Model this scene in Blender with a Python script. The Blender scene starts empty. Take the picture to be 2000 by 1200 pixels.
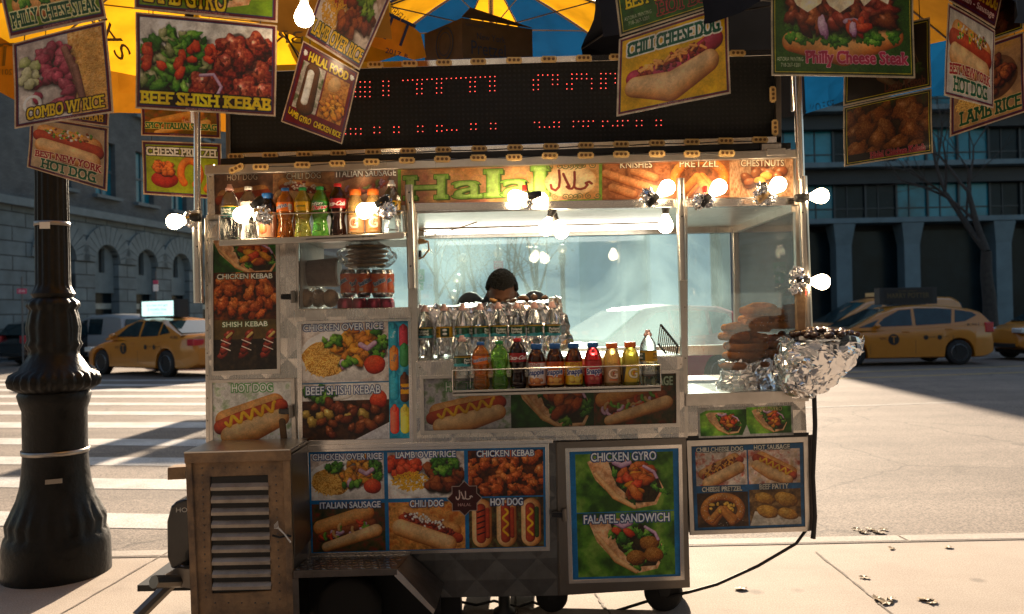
import bpy, bmesh, math, random
import numpy as np
from mathutils import Vector, Matrix
R = math.radians
scene = bpy.context.scene
COL = scene.collection

# ------------------------------------------------------------------ camera, sky, sun, exposure
F = 1600.0                                   # focal length in photo pixels (photo is 2000 wide)
CAM = Vector((0, -4, 1.5))
cd = bpy.data.cameras.new("camera"); cam = bpy.data.objects.new("camera", cd); COL.objects.link(cam)
cd.sensor_width = 36; cd.lens = 36 * F / 2000; cd.clip_start = 0.05; cd.clip_end = 2000
CM = Matrix.Rotation(R(90) + math.atan(12 / F), 3, 'X') @ Matrix.Rotation(-0.02, 3, 'Z')
cam.matrix_world = Matrix.Translation(CAM) @ CM.to_4x4()
cd.dof.use_dof = True; cd.dof.focus_distance = 4.0; cd.dof.aperture_fstop = 2.8
scene.camera = cam

SUN_EL, SUN_AZ = 20.0, 3.0
world = bpy.data.worlds.new("World"); scene.world = world; world.use_nodes = True
nt = world.node_tree; nt.nodes.clear()
sky = nt.nodes.new('ShaderNodeTexSky'); sky.sky_type = 'NISHITA'; sky.sun_disc = False
sky.sun_elevation = R(SUN_EL); sky.sun_rotation = R(SUN_AZ); sky.air_density = 1.2; sky.dust_density = 1.5; sky.ozone_density = 1.0
bg = nt.nodes.new('ShaderNodeBackground'); bg.inputs[1].default_value = 0.06
wo = nt.nodes.new('ShaderNodeOutputWorld')
nt.links.new(sky.outputs[0], bg.inputs[0]); nt.links.new(bg.outputs[0], wo.inputs[0])
sd = bpy.data.lights.new("sun", 'SUN'); sd.energy = 5.0; sd.angle = R(0.5); sd.color = (1.0, 0.81, 0.60)
sun = bpy.data.objects.new("sun", sd); COL.objects.link(sun)
sv = Vector((math.sin(R(SUN_AZ)) * math.cos(R(SUN_EL)), math.cos(R(SUN_AZ)) * math.cos(R(SUN_EL)), math.sin(R(SUN_EL))))
sun.rotation_euler = sv.to_track_quat('Z', 'Y').to_euler()
scene.view_settings.view_transform = 'Standard'; scene.view_settings.look = 'None'
scene.view_settings.gamma = 1.0; scene.view_settings.exposure = 1.62
scene.cycles.max_bounces = 12; scene.cycles.transparent_max_bounces = 24
scene.cycles.sample_clamp_indirect = 6.0
scene.cycles.caustics_reflective = False; scene.cycles.caustics_refractive = False
scene.cycles.use_denoising = True

# ------------------------------------------------------------------ photo pixel -> place
def ray(u, v):
    return CM @ Vector(((u - 1000) / F, (600 - v) / F, -1))
def P(u, v, y=0.0):                           # point of the plane Y = y seen at photo pixel (u, v)
    d = ray(u, v); return CAM + d * ((y - CAM.y) / d.y)
def G(u, v, z=0.0):                           # point of the horizontal plane Z = z
    d = ray(u, v); return CAM + d * ((z - CAM.z) / d.z)
def pxm(y):                                   # metres per photo pixel at plane Y = y
    return (y - CAM.y) / F

# ------------------------------------------------------------------ object helpers
def mesh_obj(name, bm, mat=None, parent=None, smooth=False, recalc=True):
    if recalc: bmesh.ops.recalc_face_normals(bm, faces=bm.faces)
    me = bpy.data.meshes.new(name); bm.to_mesh(me); bm.free()
    o = bpy.data.objects.new(name, me); COL.objects.link(o)
    if mat is not None:
        for m in (mat if isinstance(mat, (list, tuple)) else [mat]): me.materials.append(m)
    if smooth:
        me.polygons.foreach_set('use_smooth', [True] * len(me.polygons))
    if parent is not None: attach(o, parent)
    return o
def world_of(o):
    m = o.matrix_basis.copy(); p = o.parent
    while p:
        m = p.matrix_basis @ m; p = p.parent
    return m
def attach(o, parent):                        # parent keeping the world place (parents carry pure basis transforms)
    o.matrix_basis = world_of(parent).inverted() @ o.matrix_basis
    o.parent = parent
def child_of(o, parent):                      # parent with local coordinates
    o.parent = parent; return o
def empty(name, loc=(0, 0, 0), rz=0.0):
    o = bpy.data.objects.new(name, None); COL.objects.link(o)
    o.empty_display_size = 0.05
    o.matrix_basis = Matrix.Translation(Vector(loc)) @ Matrix.Rotation(rz, 4, 'Z')
    return o
def tag(o, label, cat, group=None):
    o['label'] = label; o['category'] = cat
    if group: o['group'] = group
    return o
def struct(o):
    o['kind'] = 'structure'; return o
def thing(name, label, cat, loc=(0, 0, 0), rz=0.0, group=None):
    return tag(empty(name, loc, rz), label, cat, group)
def copy_tree(o, parent=None):
    c = o.copy(); COL.objects.link(c)
    if parent is not None: c.parent = parent
    for ch in list(o.children): copy_tree(ch, c)
    return c

# ------------------------------------------------------------------ bmesh shape helpers
def bm_new(): return bmesh.new()
def quad_prism(bm, pts, ext):                 # four points and an extrusion vector
    a = [bm.verts.new(p) for p in pts]; b = [bm.verts.new(Vector(p) + ext) for p in pts]
    n = len(a)
    bm.faces.new(a); bm.faces.new(b[::-1])
    for i in range(n): bm.faces.new((a[i], b[i], b[(i + 1) % n], a[(i + 1) % n]))
    return bm
def box(bm, c, s, rot=None):
    c = Vector(c); hx, hy, hz = s[0] / 2, s[1] / 2, s[2] / 2
    pts = [Vector((x, -hy, z)) for x, z in ((-hx, -hz), (hx, -hz), (hx, hz), (-hx, hz))]
    e = Vector((0, s[1], 0))
    if rot is not None:
        pts = [rot @ p for p in pts]; e = rot @ e
    return quad_prism(bm, [c + p for p in pts], e)
def frame_axes(d):
    d = d.normalized()
    a = Vector((0, 0, 1)) if abs(d.z) < 0.9 else Vector((1, 0, 0))
    x = d.cross(a).normalized(); return x, d.cross(x).normalized()
def tube(bm, pts, rad, seg=10, cap=True, closed=False):
    pts = [Vector(p) for p in pts]; n = len(pts)
    rads = rad if isinstance(rad, (list, tuple)) else [rad] * n
    rings = []; px = None
    for i, p in enumerate(pts):
        if closed: d = pts[(i + 1) % n] - pts[i - 1]
        else: d = (pts[min(i + 1, n - 1)] - pts[max(i - 1, 0)])
        if d.length < 1e-9: d = Vector((0, 0, 1))
        d.normalize()
        if px is None: x, y = frame_axes(d)
        else:
            x = (px - d * px.dot(d))
            x = x.normalized() if x.length > 1e-6 else frame_axes(d)[0]
            y = d.cross(x)
        px = x
        rings.append([bm.verts.new(p + (x * math.cos(2 * math.pi * k / seg) + y * math.sin(2 * math.pi * k / seg)) * rads[i]) for k in range(seg)])
    m = n if closed else n - 1
    for i in range(m):
        a, b = rings[i], rings[(i + 1) % n]
        for k in range(seg): bm.faces.new((a[k], a[(k + 1) % seg], b[(k + 1) % seg], b[k]))
    if cap and not closed:
        bm.faces.new(rings[0][::-1]); bm.faces.new(rings[-1])
    return bm
def lathe(bm, prof, seg=24, c=(0, 0, 0), mod=None, cap=True, uv=False):
    c = Vector(c); rings = []
    for i, (r, z) in enumerate(prof):
        ring = []
        for k in range(seg):
            a = 2 * math.pi * k / seg
            rr = r if mod is None else mod(r, z, a, i)
            ring.append(bm.verts.new(c + Vector((rr * math.cos(a), rr * math.sin(a), z))))
        rings.append(ring)
    for i in range(len(rings) - 1):
        for k in range(seg):
            bm.faces.new((rings[i][k], rings[i][(k + 1) % seg], rings[i + 1][(k + 1) % seg], rings[i + 1][k]))
    if cap:
        if prof[0][0] > 1e-5: bm.faces.new(rings[0][::-1])
        if prof[-1][0] > 1e-5: bm.faces.new(rings[-1])
    return bm
def ball(bm, c, r, sub=2, sc=(1, 1, 1), rot=None):
    res = bmesh.ops.create_icosphere(bm, subdivisions=sub, radius=1.0)
    for v in res['verts']:
        p = Vector((v.co.x * sc[0] * r, v.co.y * sc[1] * r, v.co.z * sc[2] * r))
        if rot is not None: p = rot @ p
        v.co = p + Vector(c)
    return res['verts']
def bevel(o, w=0.003, seg=2):
    m = o.modifiers.new('bevel', 'BEVEL'); m.width = w; m.segments = seg; m.limit_method = 'ANGLE'; m.angle_limit = R(40)
    return o
def slab(name, px, y, depth, mat, parent=None, bev=0.0):
    """photo-pixel polygon on the plane Y = y, extruded straight back by depth metres"""
    bm = bm_new(); quad_prism(bm, [P(u, v, y) for u, v in px], Vector((0, depth, 0)))
    o = mesh_obj(name, bm, mat, parent)
    if bev: bevel(o, bev)
    return o
def rect(u0, v0, u1, v1, s0=None, s1=None):   # four corners; slope of horizontal edges follows the roll
    k = -0.022 if s0 is None else s0
    return [(u0, v0), (u1, v0 + k * (u1 - u0)), (u1, v1 + k * (u1 - u0)), (u0, v1)]
def bars(name, outer, inner, y, depth, mat, parent=None, bev=0.0):
    bm = bm_new(); n = len(outer)
    for i in range(n):
        j = (i + 1) % n
        quad_prism(bm, [P(*outer[i], y), P(*outer[j], y), P(*inner[j], y), P(*inner[i], y)], Vector((0, depth, 0)))
    bmesh.ops.remove_doubles(bm, verts=bm.verts, dist=0.0002)
    o = mesh_obj(name, bm, mat, parent)
    if bev: bevel(o, bev)
    return o
def inset(q, d):
    (a, b), (c, e), (f, g), (h, i) = q
    return [(a + d, b + d), (c - d, e + d), (f - d, g - d), (h + d, i - d)]
def picture(name, corners3d, pic, parent=None, thick=0.003, n=8, edge=None, bow=0.0):
    """flat printed card: TL, TR, BR, BL in 3D; front face carries the picture"""
    TL, TR, BR, BL = [Vector(c) for c in corners3d]
    bm = bm_new(); uvl = bm.loops.layers.uv.new('UVMap')
    nrm = (TR - TL).cross(BL - TL).normalized()
    if nrm.y > 0: nrm = -nrm
    g = []
    for j in range(n + 1):
        row = []
        for i in range(n + 1):
            s, t = i / n, j / n
            p = (TL * (1 - s) + TR * s) * (1 - t) + (BL * (1 - s) + BR * s) * t
            p = p + nrm * bow * (math.sin(math.pi * s) + 0.5 * math.sin(2.2 * math.pi * t + 1))
            row.append(bm.verts.new(p))
        g.append(row)
    for j in range(n):
        for i in range(n):
            f = bm.faces.new((g[j][i], g[j + 1][i], g[j + 1][i + 1], g[j][i + 1]))
            for l, (a, b) in zip(f.loops, ((i, j), (i, j + 1), (i + 1, j + 1), (i + 1, j))):
                l[uvl].uv = (a / n, 1 - b / n)
    front = list(bm.faces)
    back = {}
    for row in g:
        for v in row: back[v] = bm.verts.new(v.co - nrm * thick)
    for f in front:
        nf = bm.faces.new([back[v] for v in reversed(list(f.verts))]); nf.material_index = 1
    rim = [g[0][i] for i in range(n + 1)] + [g[j][n] for j in range(1, n + 1)] + [g[n][i] for i in range(n - 1, -1, -1)] + [g[j][0] for j in range(n - 1, 0, -1)]
    for i in range(len(rim)):
        a, b = rim[i], rim[(i + 1) % len(rim)]
        nf = bm.faces.new((a, b, back[b], back[a])); nf.material_index = 1
    mats = [pic if isinstance(pic, bpy.types.Material) else pic_mat(pic), edge or MAT['card_edge']]
    return mesh_obj(name, bm, mats, parent, recalc=False)
def pplane(name, px, y, pic, parent=None, thick=0.002, n=8):
    return picture(name, [P(u, v, y) for u, v in px], pic, parent, thick, n, edge=MAT['steel_dark'])

# ------------------------------------------------------------------ materials
MAT = {}
def new_mat(name):
    m = bpy.data.materials.new(name); m.use_nodes = True
    return m, m.node_tree, m.node_tree.nodes['Principled BSDF']
def N(nt, t, **kw):
    n = nt.nodes.new(t)
    for k, v in kw.items(): setattr(n, k, v)
    return n
def simple(name, col, rough=0.5, metal=0.0, noise=0.0, nscale=20.0, bump=0.0, bscale=80.0, coat=0.0, trans=0.0, ior=1.45, emit=None, estr=0.0, rvar=0.0, alpha=1.0, spec=None, dark=None, detail=6.0):
    m, nt, b = new_mat(name)
    b.inputs['Base Color'].default_value = (*col, 1); b.inputs['Roughness'].default_value = rough
    b.inputs['Metallic'].default_value = metal; b.inputs['IOR'].default_value = ior
    b.inputs['Coat Weight'].default_value = coat; b.inputs['Transmission Weight'].default_value = trans
    if spec is not None: b.inputs['Specular IOR Level'].default_value = spec
    if emit is not None:
        b.inputs['Emission Color'].default_value = (*emit, 1); b.inputs['Emission Strength'].default_value = estr
    L = nt.links.new
    tc = N(nt, 'ShaderNodeTexCoord')
    if noise or rvar:
        nz = N(nt, 'ShaderNodeTexNoise'); nz.inputs['Scale'].default_value = nscale; nz.inputs['Detail'].default_value = detail; nz.inputs['Roughness'].default_value = 0.65
        L(tc.outputs['Object'], nz.inputs['Vector'])
        rp = N(nt, 'ShaderNodeMapRange'); rp.inputs['From Min'].default_value = 0.3; rp.inputs['From Max'].default_value = 0.7
        L(nz.outputs['Fac'], rp.inputs['Value'])
        if noise:
            mx = N(nt, 'ShaderNodeMix', data_type='RGBA')
            d = dark or tuple(max(0, c * (1 - noise)) for c in col)
            mx.inputs['A'].default_value = (*d, 1); mx.inputs['B'].default_value = (*[min(1, c * (1 + noise * 0.5)) for c in col], 1)
            L(rp.outputs['Result'], mx.inputs['Factor']); L(mx.outputs['Result'], b.inputs['Base Color'])
        if rvar:
            rr = N(nt, 'ShaderNodeMapRange'); rr.inputs['To Min'].default_value = max(0.03, rough - rvar); rr.inputs['To Max'].default_value = min(1, rough + rvar)
            L(rp.outputs['Result'], rr.inputs['Value']); L(rr.outputs['Result'], b.inputs['Roughness'])
    if bump:
        n2 = N(nt, 'ShaderNodeTexNoise'); n2.inputs['Scale'].default_value = bscale; n2.inputs['Detail'].default_value = 8
        L(tc.outputs['Object'], n2.inputs['Vector'])
        bp = N(nt, 'ShaderNodeBump'); bp.inputs['Strength'].default_value = bump; bp.inputs['Distance'].default_value = 0.01
        L(n2.outputs['Fac'], bp.inputs['Height']); L(bp.outputs['Normal'], b.inputs['Normal'])
    MAT[name] = m
    return m
# ------------------------------------------------------------------ picture painter (numpy, printed matter only)
TXT = {}
def text_tris(s):
    if s in TXT: return TXT[s]
    cu = bpy.data.curves.new('lettering', 'FONT'); cu.body = s; cu.resolution_u = 3
    o = bpy.data.objects.new('lettering', cu); COL.objects.link(o)
    dg = bpy.context.evaluated_depsgraph_get()
    me = o.evaluated_get(dg).to_mesh(); me.calc_loop_triangles()
    vs = np.array([v.co[:2] for v in me.vertices]) if len(me.vertices) else np.zeros((0, 2))
    ts = np.array([t.vertices[:] for t in me.loop_triangles], int).reshape(-1, 3)
    o.evaluated_get(dg).to_mesh_clear()
    bpy.data.objects.remove(o); bpy.data.curves.remove(cu)
    TXT[s] = (vs, ts); return TXT[s]

def vnoise(h, w, cell, seed, octv=4, sx=1.0):
    rg = np.random.RandomState(seed); out = np.zeros((h, w)); amp, tot = 1.0, 0.0
    for o in range(octv):
        cw = max(1.0, cell * sx / 2 ** o); ch = max(1.0, cell / 2 ** o)
        gw, gh = int(w / cw) + 3, int(h / ch) + 3
        g = rg.rand(gh, gw)
        x = np.arange(w) / cw; y = np.arange(h) / ch
        xi = x.astype(int); yi = y.astype(int); xf = x - xi; yf = y - yi
        xf = xf * xf * (3 - 2 * xf); yf = yf * yf * (3 - 2 * yf)
        a = g[np.ix_(yi, xi)]; b = g[np.ix_(yi, xi + 1)]; c = g[np.ix_(yi + 1, xi)]; d = g[np.ix_(yi + 1, xi + 1)]
        out += amp * ((a * (1 - xf) + b * xf) * (1 - yf[:, None]) + (c * (1 - xf) + d * xf) * yf[:, None])
        tot += amp; amp *= 0.55
    return out / tot

def C(h):
    return np.array([int(h[i:i + 2], 16) / 255 for i in (0, 2, 4)])
def cl(c): return C(c) if isinstance(c, str) else np.array(c, float)
def ramp(l, cols):
    cols = [cl(c) for c in cols]; n = len(cols) - 1
    x = np.clip(l, 0, 1) * n; i = np.minimum(x.astype(int), n - 1); f = (x - i)[..., None]
    A = np.array(cols); return A[i] * (1 - f) + A[i + 1] * f

class Pic:
    def __init__(s, w, h, col='808080', seed=1):
        s.w, s.h = int(w), int(h); s.a = np.ones((s.h, s.w, 3)) * cl(col); s.seed = seed; s.rg = np.random.RandomState(seed)
    def win(s, x0, y0, x1, y1):
        x0 = max(0, int(math.floor(x0))); y0 = max(0, int(math.floor(y0))); x1 = min(s.w, int(math.ceil(x1))); y1 = min(s.h, int(math.ceil(y1)))
        if x1 <= x0 or y1 <= y0: return None
        yy, xx = np.mgrid[y0:y1, x0:x1]
        return x0, y0, x1, y1, xx + 0.5, yy + 0.5
    def put(s, W, col, al):
        x0, y0, x1, y1 = W[:4]; al = np.clip(al, 0, 1)[..., None]
        s.a[y0:y1, x0:x1] = s.a[y0:y1, x0:x1] * (1 - al) + col * al
    def fill(s, x0, y0, x1, y1, cols, cell=40, seed=None, con=1.6, sx=1.0, octv=4):
        W = s.win(x0, y0, x1, y1)
        if not W: return
        if isinstance(cols, str) or not isinstance(cols, (list, tuple)): s.put(W, cl(cols), np.ones_like(W[4])); return
        n = vnoise(W[3] - W[1], W[2] - W[0], cell, seed if seed is not None else s.rg.randint(9999), octv, sx)
        s.put(W, ramp(0.5 + (n - 0.5) * con, cols), np.ones_like(W[4]))
    def stroke(s, pts, rad, cols, L=(-0.35, -0.75), tex=0.12, al=1.0, soft=1.0, tcell=5):
        pts = np.array(pts, float); n = len(pts)
        rads = np.array(rad if hasattr(rad, '__len__') else [rad] * n, float); m = rads.max() + 2
        W = s.win(pts[:, 0].min() - m, pts[:, 1].min() - m, pts[:, 0].max() + m, pts[:, 1].max() + m)
        if not W: return
        X, Y = W[4], W[5]; best = np.full(X.shape, 1e9); nx = np.zeros_like(X); ny = np.zeros_like(X); br = np.ones_like(X)
        for i in range(max(1, n - 1)):
            a = pts[i]; b = pts[min(i + 1, n - 1)]; d = b - a; dd = max(1e-9, d @ d)
            t = np.clip(((X - a[0]) * d[0] + (Y - a[1]) * d[1]) / dd, 0, 1)
            r = rads[i] * (1 - t) + rads[min(i + 1, n - 1)] * t
            ex = (X - a[0] - t * d[0]) / r; ey = (Y - a[1] - t * d[1]) / r
            q = np.hypot(ex, ey); k = q < best
            best = np.where(k, q, best); nx = np.where(k, ex, nx); ny = np.where(k, ey, ny); br = np.where(k, r, br)
        hz = np.sqrt(np.clip(1 - best ** 2, 0, 1))
        l = 0.12 + 0.5 * hz + 0.42 * (nx * L[0] + ny * L[1])
        if tex: l = l + tex * 2 * (vnoise(X.shape[0], X.shape[1], tcell, s.rg.randint(9999), 3) - 0.5)
        s.put(W, ramp(l, cols), al * np.clip((1 - best) * br / soft + 0.5, 0, 1))
    def blob(s, cx, cy, rx, ry, rot, cols, rough=0.2, L=(-0.35, -0.75), tex=0.15, al=1.0, flat=0.0, soft=1.2, tcell=5, spec=0.0):
        m = max(rx, ry) * (1 + rough) + 2; W = s.win(cx - m, cy - m, cx + m, cy + m)
        if not W: return
        dx, dy = W[4] - cx, W[5] - cy; c, sn = math.cos(rot), math.sin(rot)
        ex, ey = (dx * c + dy * sn) / rx, (-dx * sn + dy * c) / ry
        th = np.arctan2(ey, ex); ph = s.rg.rand(4) * 6.3; rr = 1.0
        for k, q in zip((2, 3, 5, 7), ph): rr = rr + rough * 0.45 / (k ** 0.5) * np.sin(k * th + q)
        t = np.hypot(ex, ey) / np.maximum(0.2, rr)
        hz = np.sqrt(np.clip(1 - t ** 2, 0, 1)); ul = np.hypot(ex, ey) + 1e-6
        gx, gy = (ex * c - ey * sn), (ex * sn + ey * c)
        l = 0.15 + (0.48 + flat * 0.2) * hz + (1 - flat) * 0.42 * (gx * L[0] + gy * L[1]) + flat * 0.15
        if tex: l = l + tex * 2 * (vnoise(dx.shape[0], dx.shape[1], tcell, s.rg.randint(9999), 3) - 0.5)
        col = ramp(l, cols)
        if spec:
            sp = np.exp(-(((gx + 0.3) ** 2 + (gy + 0.45) ** 2) / 0.05)) * spec
            col = col + sp[..., None]
        s.put(W, np.clip(col, 0, 1), al * np.clip((1 - t) * min(rx, ry) / soft + 0.5, 0, 1))
    def pile(s, cx, cy, rx, ry, n, smin, smax, pals, aspect=1.6, rough=0.25, spec=0.0, shadow=0.5, tex=0.18, rot=None, tcell=5):
        pts = []
        for _ in range(n):
            a = s.rg.rand() * 6.283; q = math.sqrt(s.rg.rand())
            pts.append((cx + rx * q * math.cos(a), cy + ry * q * math.sin(a)))
        pts.sort(key=lambda p: p[1] + s.rg.rand() * ry * 0.5)
        for x, y in pts:
            z = smin + (smax - smin) * s.rg.rand(); ro = s.rg.rand() * 3.14 if rot is None else rot + s.rg.randn() * 0.35
            pal = pals[s.rg.randint(len(pals))]
            if shadow: s.blob(x + z * 0.1, y + z * 0.25, z * aspect * 1.1, z * 1.1, ro, ['0a0503', '0a0503'], rough, tex=0, al=shadow, soft=z * 0.5)
            s.blob(x, y, z * aspect, z, ro, pal, rough, tex=tex, spec=spec * s.rg.rand(), tcell=tcell)
    def grains(s, cx, cy, rx, ry, n, ln, wd, pal):
        for _ in range(n):
            a = s.rg.rand() * 6.283; q = math.sqrt(s.rg.rand()); x, y = cx + rx * q * math.cos(a), cy + ry * q * math.sin(a); b = s.rg.rand() * 3.14
            s.stroke([(x, y), (x + ln * math.cos(b), y + ln * math.sin(b))], wd, pal, tex=0, soft=1.2)
    def poly(s, pts, cols, cell=14, soft=1.2, al=1.0, con=1.6, sx=1.0):
        pts = np.array(pts, float); W = s.win(pts[:, 0].min() - 2, pts[:, 1].min() - 2, pts[:, 0].max() + 2, pts[:, 1].max() + 2)
        if not W: return
        X, Y = W[4], W[5]; ins = np.zeros(X.shape, bool); d = np.full(X.shape, 1e9); n = len(pts)
        for i in range(n):
            a, b = pts[i], pts[(i + 1) % n]
            if a[1] != b[1]:
                k = (a[1] > Y) != (b[1] > Y); ins ^= k & (X < (b[0] - a[0]) * (Y - a[1]) / (b[1] - a[1]) + a[0])
            e = b - a; t = np.clip(((X - a[0]) * e[0] + (Y - a[1]) * e[1]) / max(1e-9, e @ e), 0, 1)
            d = np.minimum(d, np.hypot(X - a[0] - t * e[0], Y - a[1] - t * e[1]))
        sdv = np.where(ins, d, -d)
        if isinstance(cols, (list, tuple)): col = ramp(0.5 + (vnoise(X.shape[0], X.shape[1], cell, s.rg.randint(9999), 4, sx) - 0.5) * con, cols)
        else: col = cl(cols)
        s.put(W, col, al * np.clip(sdv / soft + 0.5, 0, 1))
    def mask_text(s, txt, x0, y0, x1, y1, bold=0.0, serif=0.0, slope=0.0, arc=0.0, mirror=False, rot=0.0, italic=0.0):
        vs, ts = text_tris(txt)
        if not len(vs): return None
        lo, hi = vs.min(0), vs.max(0); q = (vs - lo) / np.maximum(hi - lo, 1e-6)
        if italic: q[:, 0] = q[:, 0] + italic * (q[:, 1] - 0.5)
        if mirror: q[:, 0] = 1 - q[:, 0]
        X = x0 + q[:, 0] * (x1 - x0); Y = y1 - q[:, 1] * (y1 - y0)
        Y = Y + slope * (q[:, 0] - 0.5) * (x1 - x0) - arc * (1 - (2 * q[:, 0] - 1) ** 2) * (y1 - y0)
        if rot:
            mx, my = (x0 + x1) / 2, (y0 + y1) / 2; c, sn = math.cos(rot), math.sin(rot)
            X, Y = mx + (X - mx) * c - (Y - my) * sn, my + (X - mx) * sn + (Y - my) * c
        pad = 6 + bold + serif
        ox, oy = math.floor(X.min() - pad), math.floor(Y.min() - pad); SS = 3
        w, h = int((X.max() + pad - ox) * SS) + 2, int((Y.max() + pad - oy) * SS) + 2
        M = np.zeros((h, w), bool); Xs, Ys = (X - ox) * SS, (Y - oy) * SS
        for t in ts:
            ax, bx, cx = Xs[t]; ay, by, cy = Ys[t]
            i0, i1 = int(max(0, min(ax, bx, cx))), int(min(w, max(ax, bx, cx) + 2)); j0, j1 = int(max(0, min(ay, by, cy))), int(min(h, max(ay, by, cy) + 2))
            den = (by - cy) * (ax - cx) + (cx - bx) * (ay - cy)
            if abs(den) < 1e-9 or i1 <= i0 or j1 <= j0: continue
            xx = np.arange(i0, i1)[None] + 0.5; yy = np.arange(j0, j1)[:, None] + 0.5
            l0 = ((by - cy) * (xx - cx) + (cx - bx) * (yy - cy)) / den; l1 = ((cy - ay) * (xx - cx) + (ax - cx) * (yy - cy)) / den
            M[j0:j1, i0:i1] |= (l0 >= -0.001) & (l1 >= -0.001) & (l0 + l1 <= 1.001)
        if serif:
            k = int(serif * SS); band = max(2, int((y1 - y0) * 0.13 * SS)); rows = np.arange(h)[:, None]; cols = (np.arange(w) / SS + ox - x0) / max(1, x1 - x0)
            off = (slope * (cols - 0.5) * (x1 - x0) - arc * (1 - (2 * cols - 1) ** 2) * (y1 - y0)) * SS
            top, bot = (y0 - oy) * SS + off, (y1 - oy) * SS + off
            sel = ((rows < top + band) & (rows > top - 3)) | ((rows > bot - band) & (rows < bot + 3))
            S = M & sel; D = S.copy()
            for d in range(1, k + 1):
                D[:, d:] |= S[:, :-d]; D[:, :-d] |= S[:, d:]
            M |= D & sel
        if bold: M = dil(M, bold * SS)
        return M, ox, oy, SS
    def stamp(s, M, ox, oy, SS, col, al=1.0):
        h, w = M.shape; h2, w2 = h // SS, w // SS
        A = M[:h2 * SS, :w2 * SS].reshape(h2, SS, w2, SS).mean((1, 3))
        x0, y0 = max(0, ox), max(0, oy); x1, y1 = min(s.w, ox + w2), min(s.h, oy + h2)
        if x1 <= x0 or y1 <= y0: return
        A = A[y0 - oy:y1 - oy, x0 - ox:x1 - ox, None] * al
        s.a[y0:y1, x0:x1] = s.a[y0:y1, x0:x1] * (1 - A) + cl(col) * A
    def text(s, txt, x0, y0, x1, y1, col, out=None, ow=2.0, out2=None, ow2=0, **kw):
        r = s.mask_text(txt, x0, y0, x1, y1, **kw)
        if r is None: return
        M, ox, oy, SS = r
        if out2 is not None: s.stamp(dil(M, ow2 * SS), ox, oy, SS, out2)
        if out is not None: s.stamp(dil(M, ow * SS), ox, oy, SS, out)
        s.stamp(M, ox, oy, SS, col)
    def border(s, widths, cols):
        d = 0
        for wd, c in zip(widths, cols):
            for (a, b, e, f) in ((d, d, s.w - d, d + wd), (d, s.h - d - wd, s.w - d, s.h - d), (d, d, d + wd, s.h - d), (s.w - d - wd, d, s.w - d, s.h - d)):
                s.fill(a, b, e, f, c)
            d += wd
    def wear(s, amt=0.12, cell=30):
        n = vnoise(s.h, s.w, cell, s.rg.randint(9999), 5); s.a = np.clip(s.a * (1 - amt * np.clip((n - 0.45) * 3, -1, 1)[..., None]), 0, 1); return s
    def grade(s, sat=1.02, g=.10):
        n = vnoise(s.h, s.w, 5, s.rg.randint(9999), 3) - .5; m = vnoise(s.h, s.w, 60, s.rg.randint(9999), 4) - .5
        s.a = s.a * (1 + g * 2 * n[..., None]) * (1.06 + .3 * m[..., None]); y = s.a.mean(2, keepdims=True); s.a = np.clip(y + (s.a - y) * sat, 0, 1); return s
    def fade(s, col, f): s.a = s.a * (1 - f) + cl(col) * f; return s
def dil(M, r):
    r = max(1, int(round(r))); D = M.copy()
    # octagonal dilation by shifted ors
    for k in range(r):
        E = D.copy()
        E[1:] |= D[:-1]; E[:-1] |= D[1:]; E[:, 1:] |= D[:, :-1]; E[:, :-1] |= D[:, 1:]
        if k % 2:
            E[1:, 1:] |= D[:-1, :-1]; E[1:, :-1] |= D[:-1, 1:]; E[:-1, 1:] |= D[1:, :-1]; E[:-1, :-1] |= D[1:, 1:]
        D = E
    return D
def to_image(pic, name='printed_picture'):
    im = bpy.data.images.new(name, pic.w, pic.h); px = np.ones((pic.h, pic.w, 4), np.float32)
    px[..., :3] = np.clip(pic.a[::-1], 0, 1); im.pixels.foreach_set(px.ravel()); im.update(); im.pack(); return im
def pic_mat(pic, name='printed_card', rough=0.35, spec=0.5, coat=0.0, bump=0.0, trans=0.0, emit=0.0):
    m, nt, b = new_mat(name); t = N(nt, 'ShaderNodeTexImage'); t.image = to_image(pic); t.extension = 'EXTEND'
    uv = N(nt, 'ShaderNodeUVMap'); nt.links.new(uv.outputs[0], t.inputs[0])
    nt.links.new(t.outputs[0], b.inputs['Base Color']); b.inputs['Roughness'].default_value = rough; b.inputs['Specular IOR Level'].default_value = spec
    b.inputs['Coat Weight'].default_value = coat; b.inputs['Coat Roughness'].default_value = 0.1
    nz = N(nt, 'ShaderNodeTexNoise'); nz.inputs['Scale'].default_value = 9; nz.inputs['Detail'].default_value = 6
    mr = N(nt, 'ShaderNodeMapRange'); mr.inputs['To Min'].default_value = rough - 0.12; mr.inputs['To Max'].default_value = rough + 0.25
    tc = N(nt, 'ShaderNodeTexCoord'); nt.links.new(tc.outputs['Object'], nz.inputs['Vector'])
    nt.links.new(nz.outputs['Fac'], mr.inputs['Value']); nt.links.new(mr.outputs['Result'], b.inputs['Roughness'])
    if emit:
        nt.links.new(t.outputs[0], b.inputs['Emission Color']); b.inputs['Emission Strength'].default_value = emit
    if trans:
        tr = N(nt, 'ShaderNodeBsdfTranslucent'); mx = N(nt, 'ShaderNodeMixShader'); mx.inputs[0].default_value = trans
        nt.links.new(t.outputs[0], tr.inputs[0]); nt.links.new(b.outputs[0], mx.inputs[1]); nt.links.new(tr.outputs[0], mx.inputs[2])
        nt.links.new(mx.outputs[0], nt.nodes['Material Output'].inputs[0])
    return m

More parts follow.
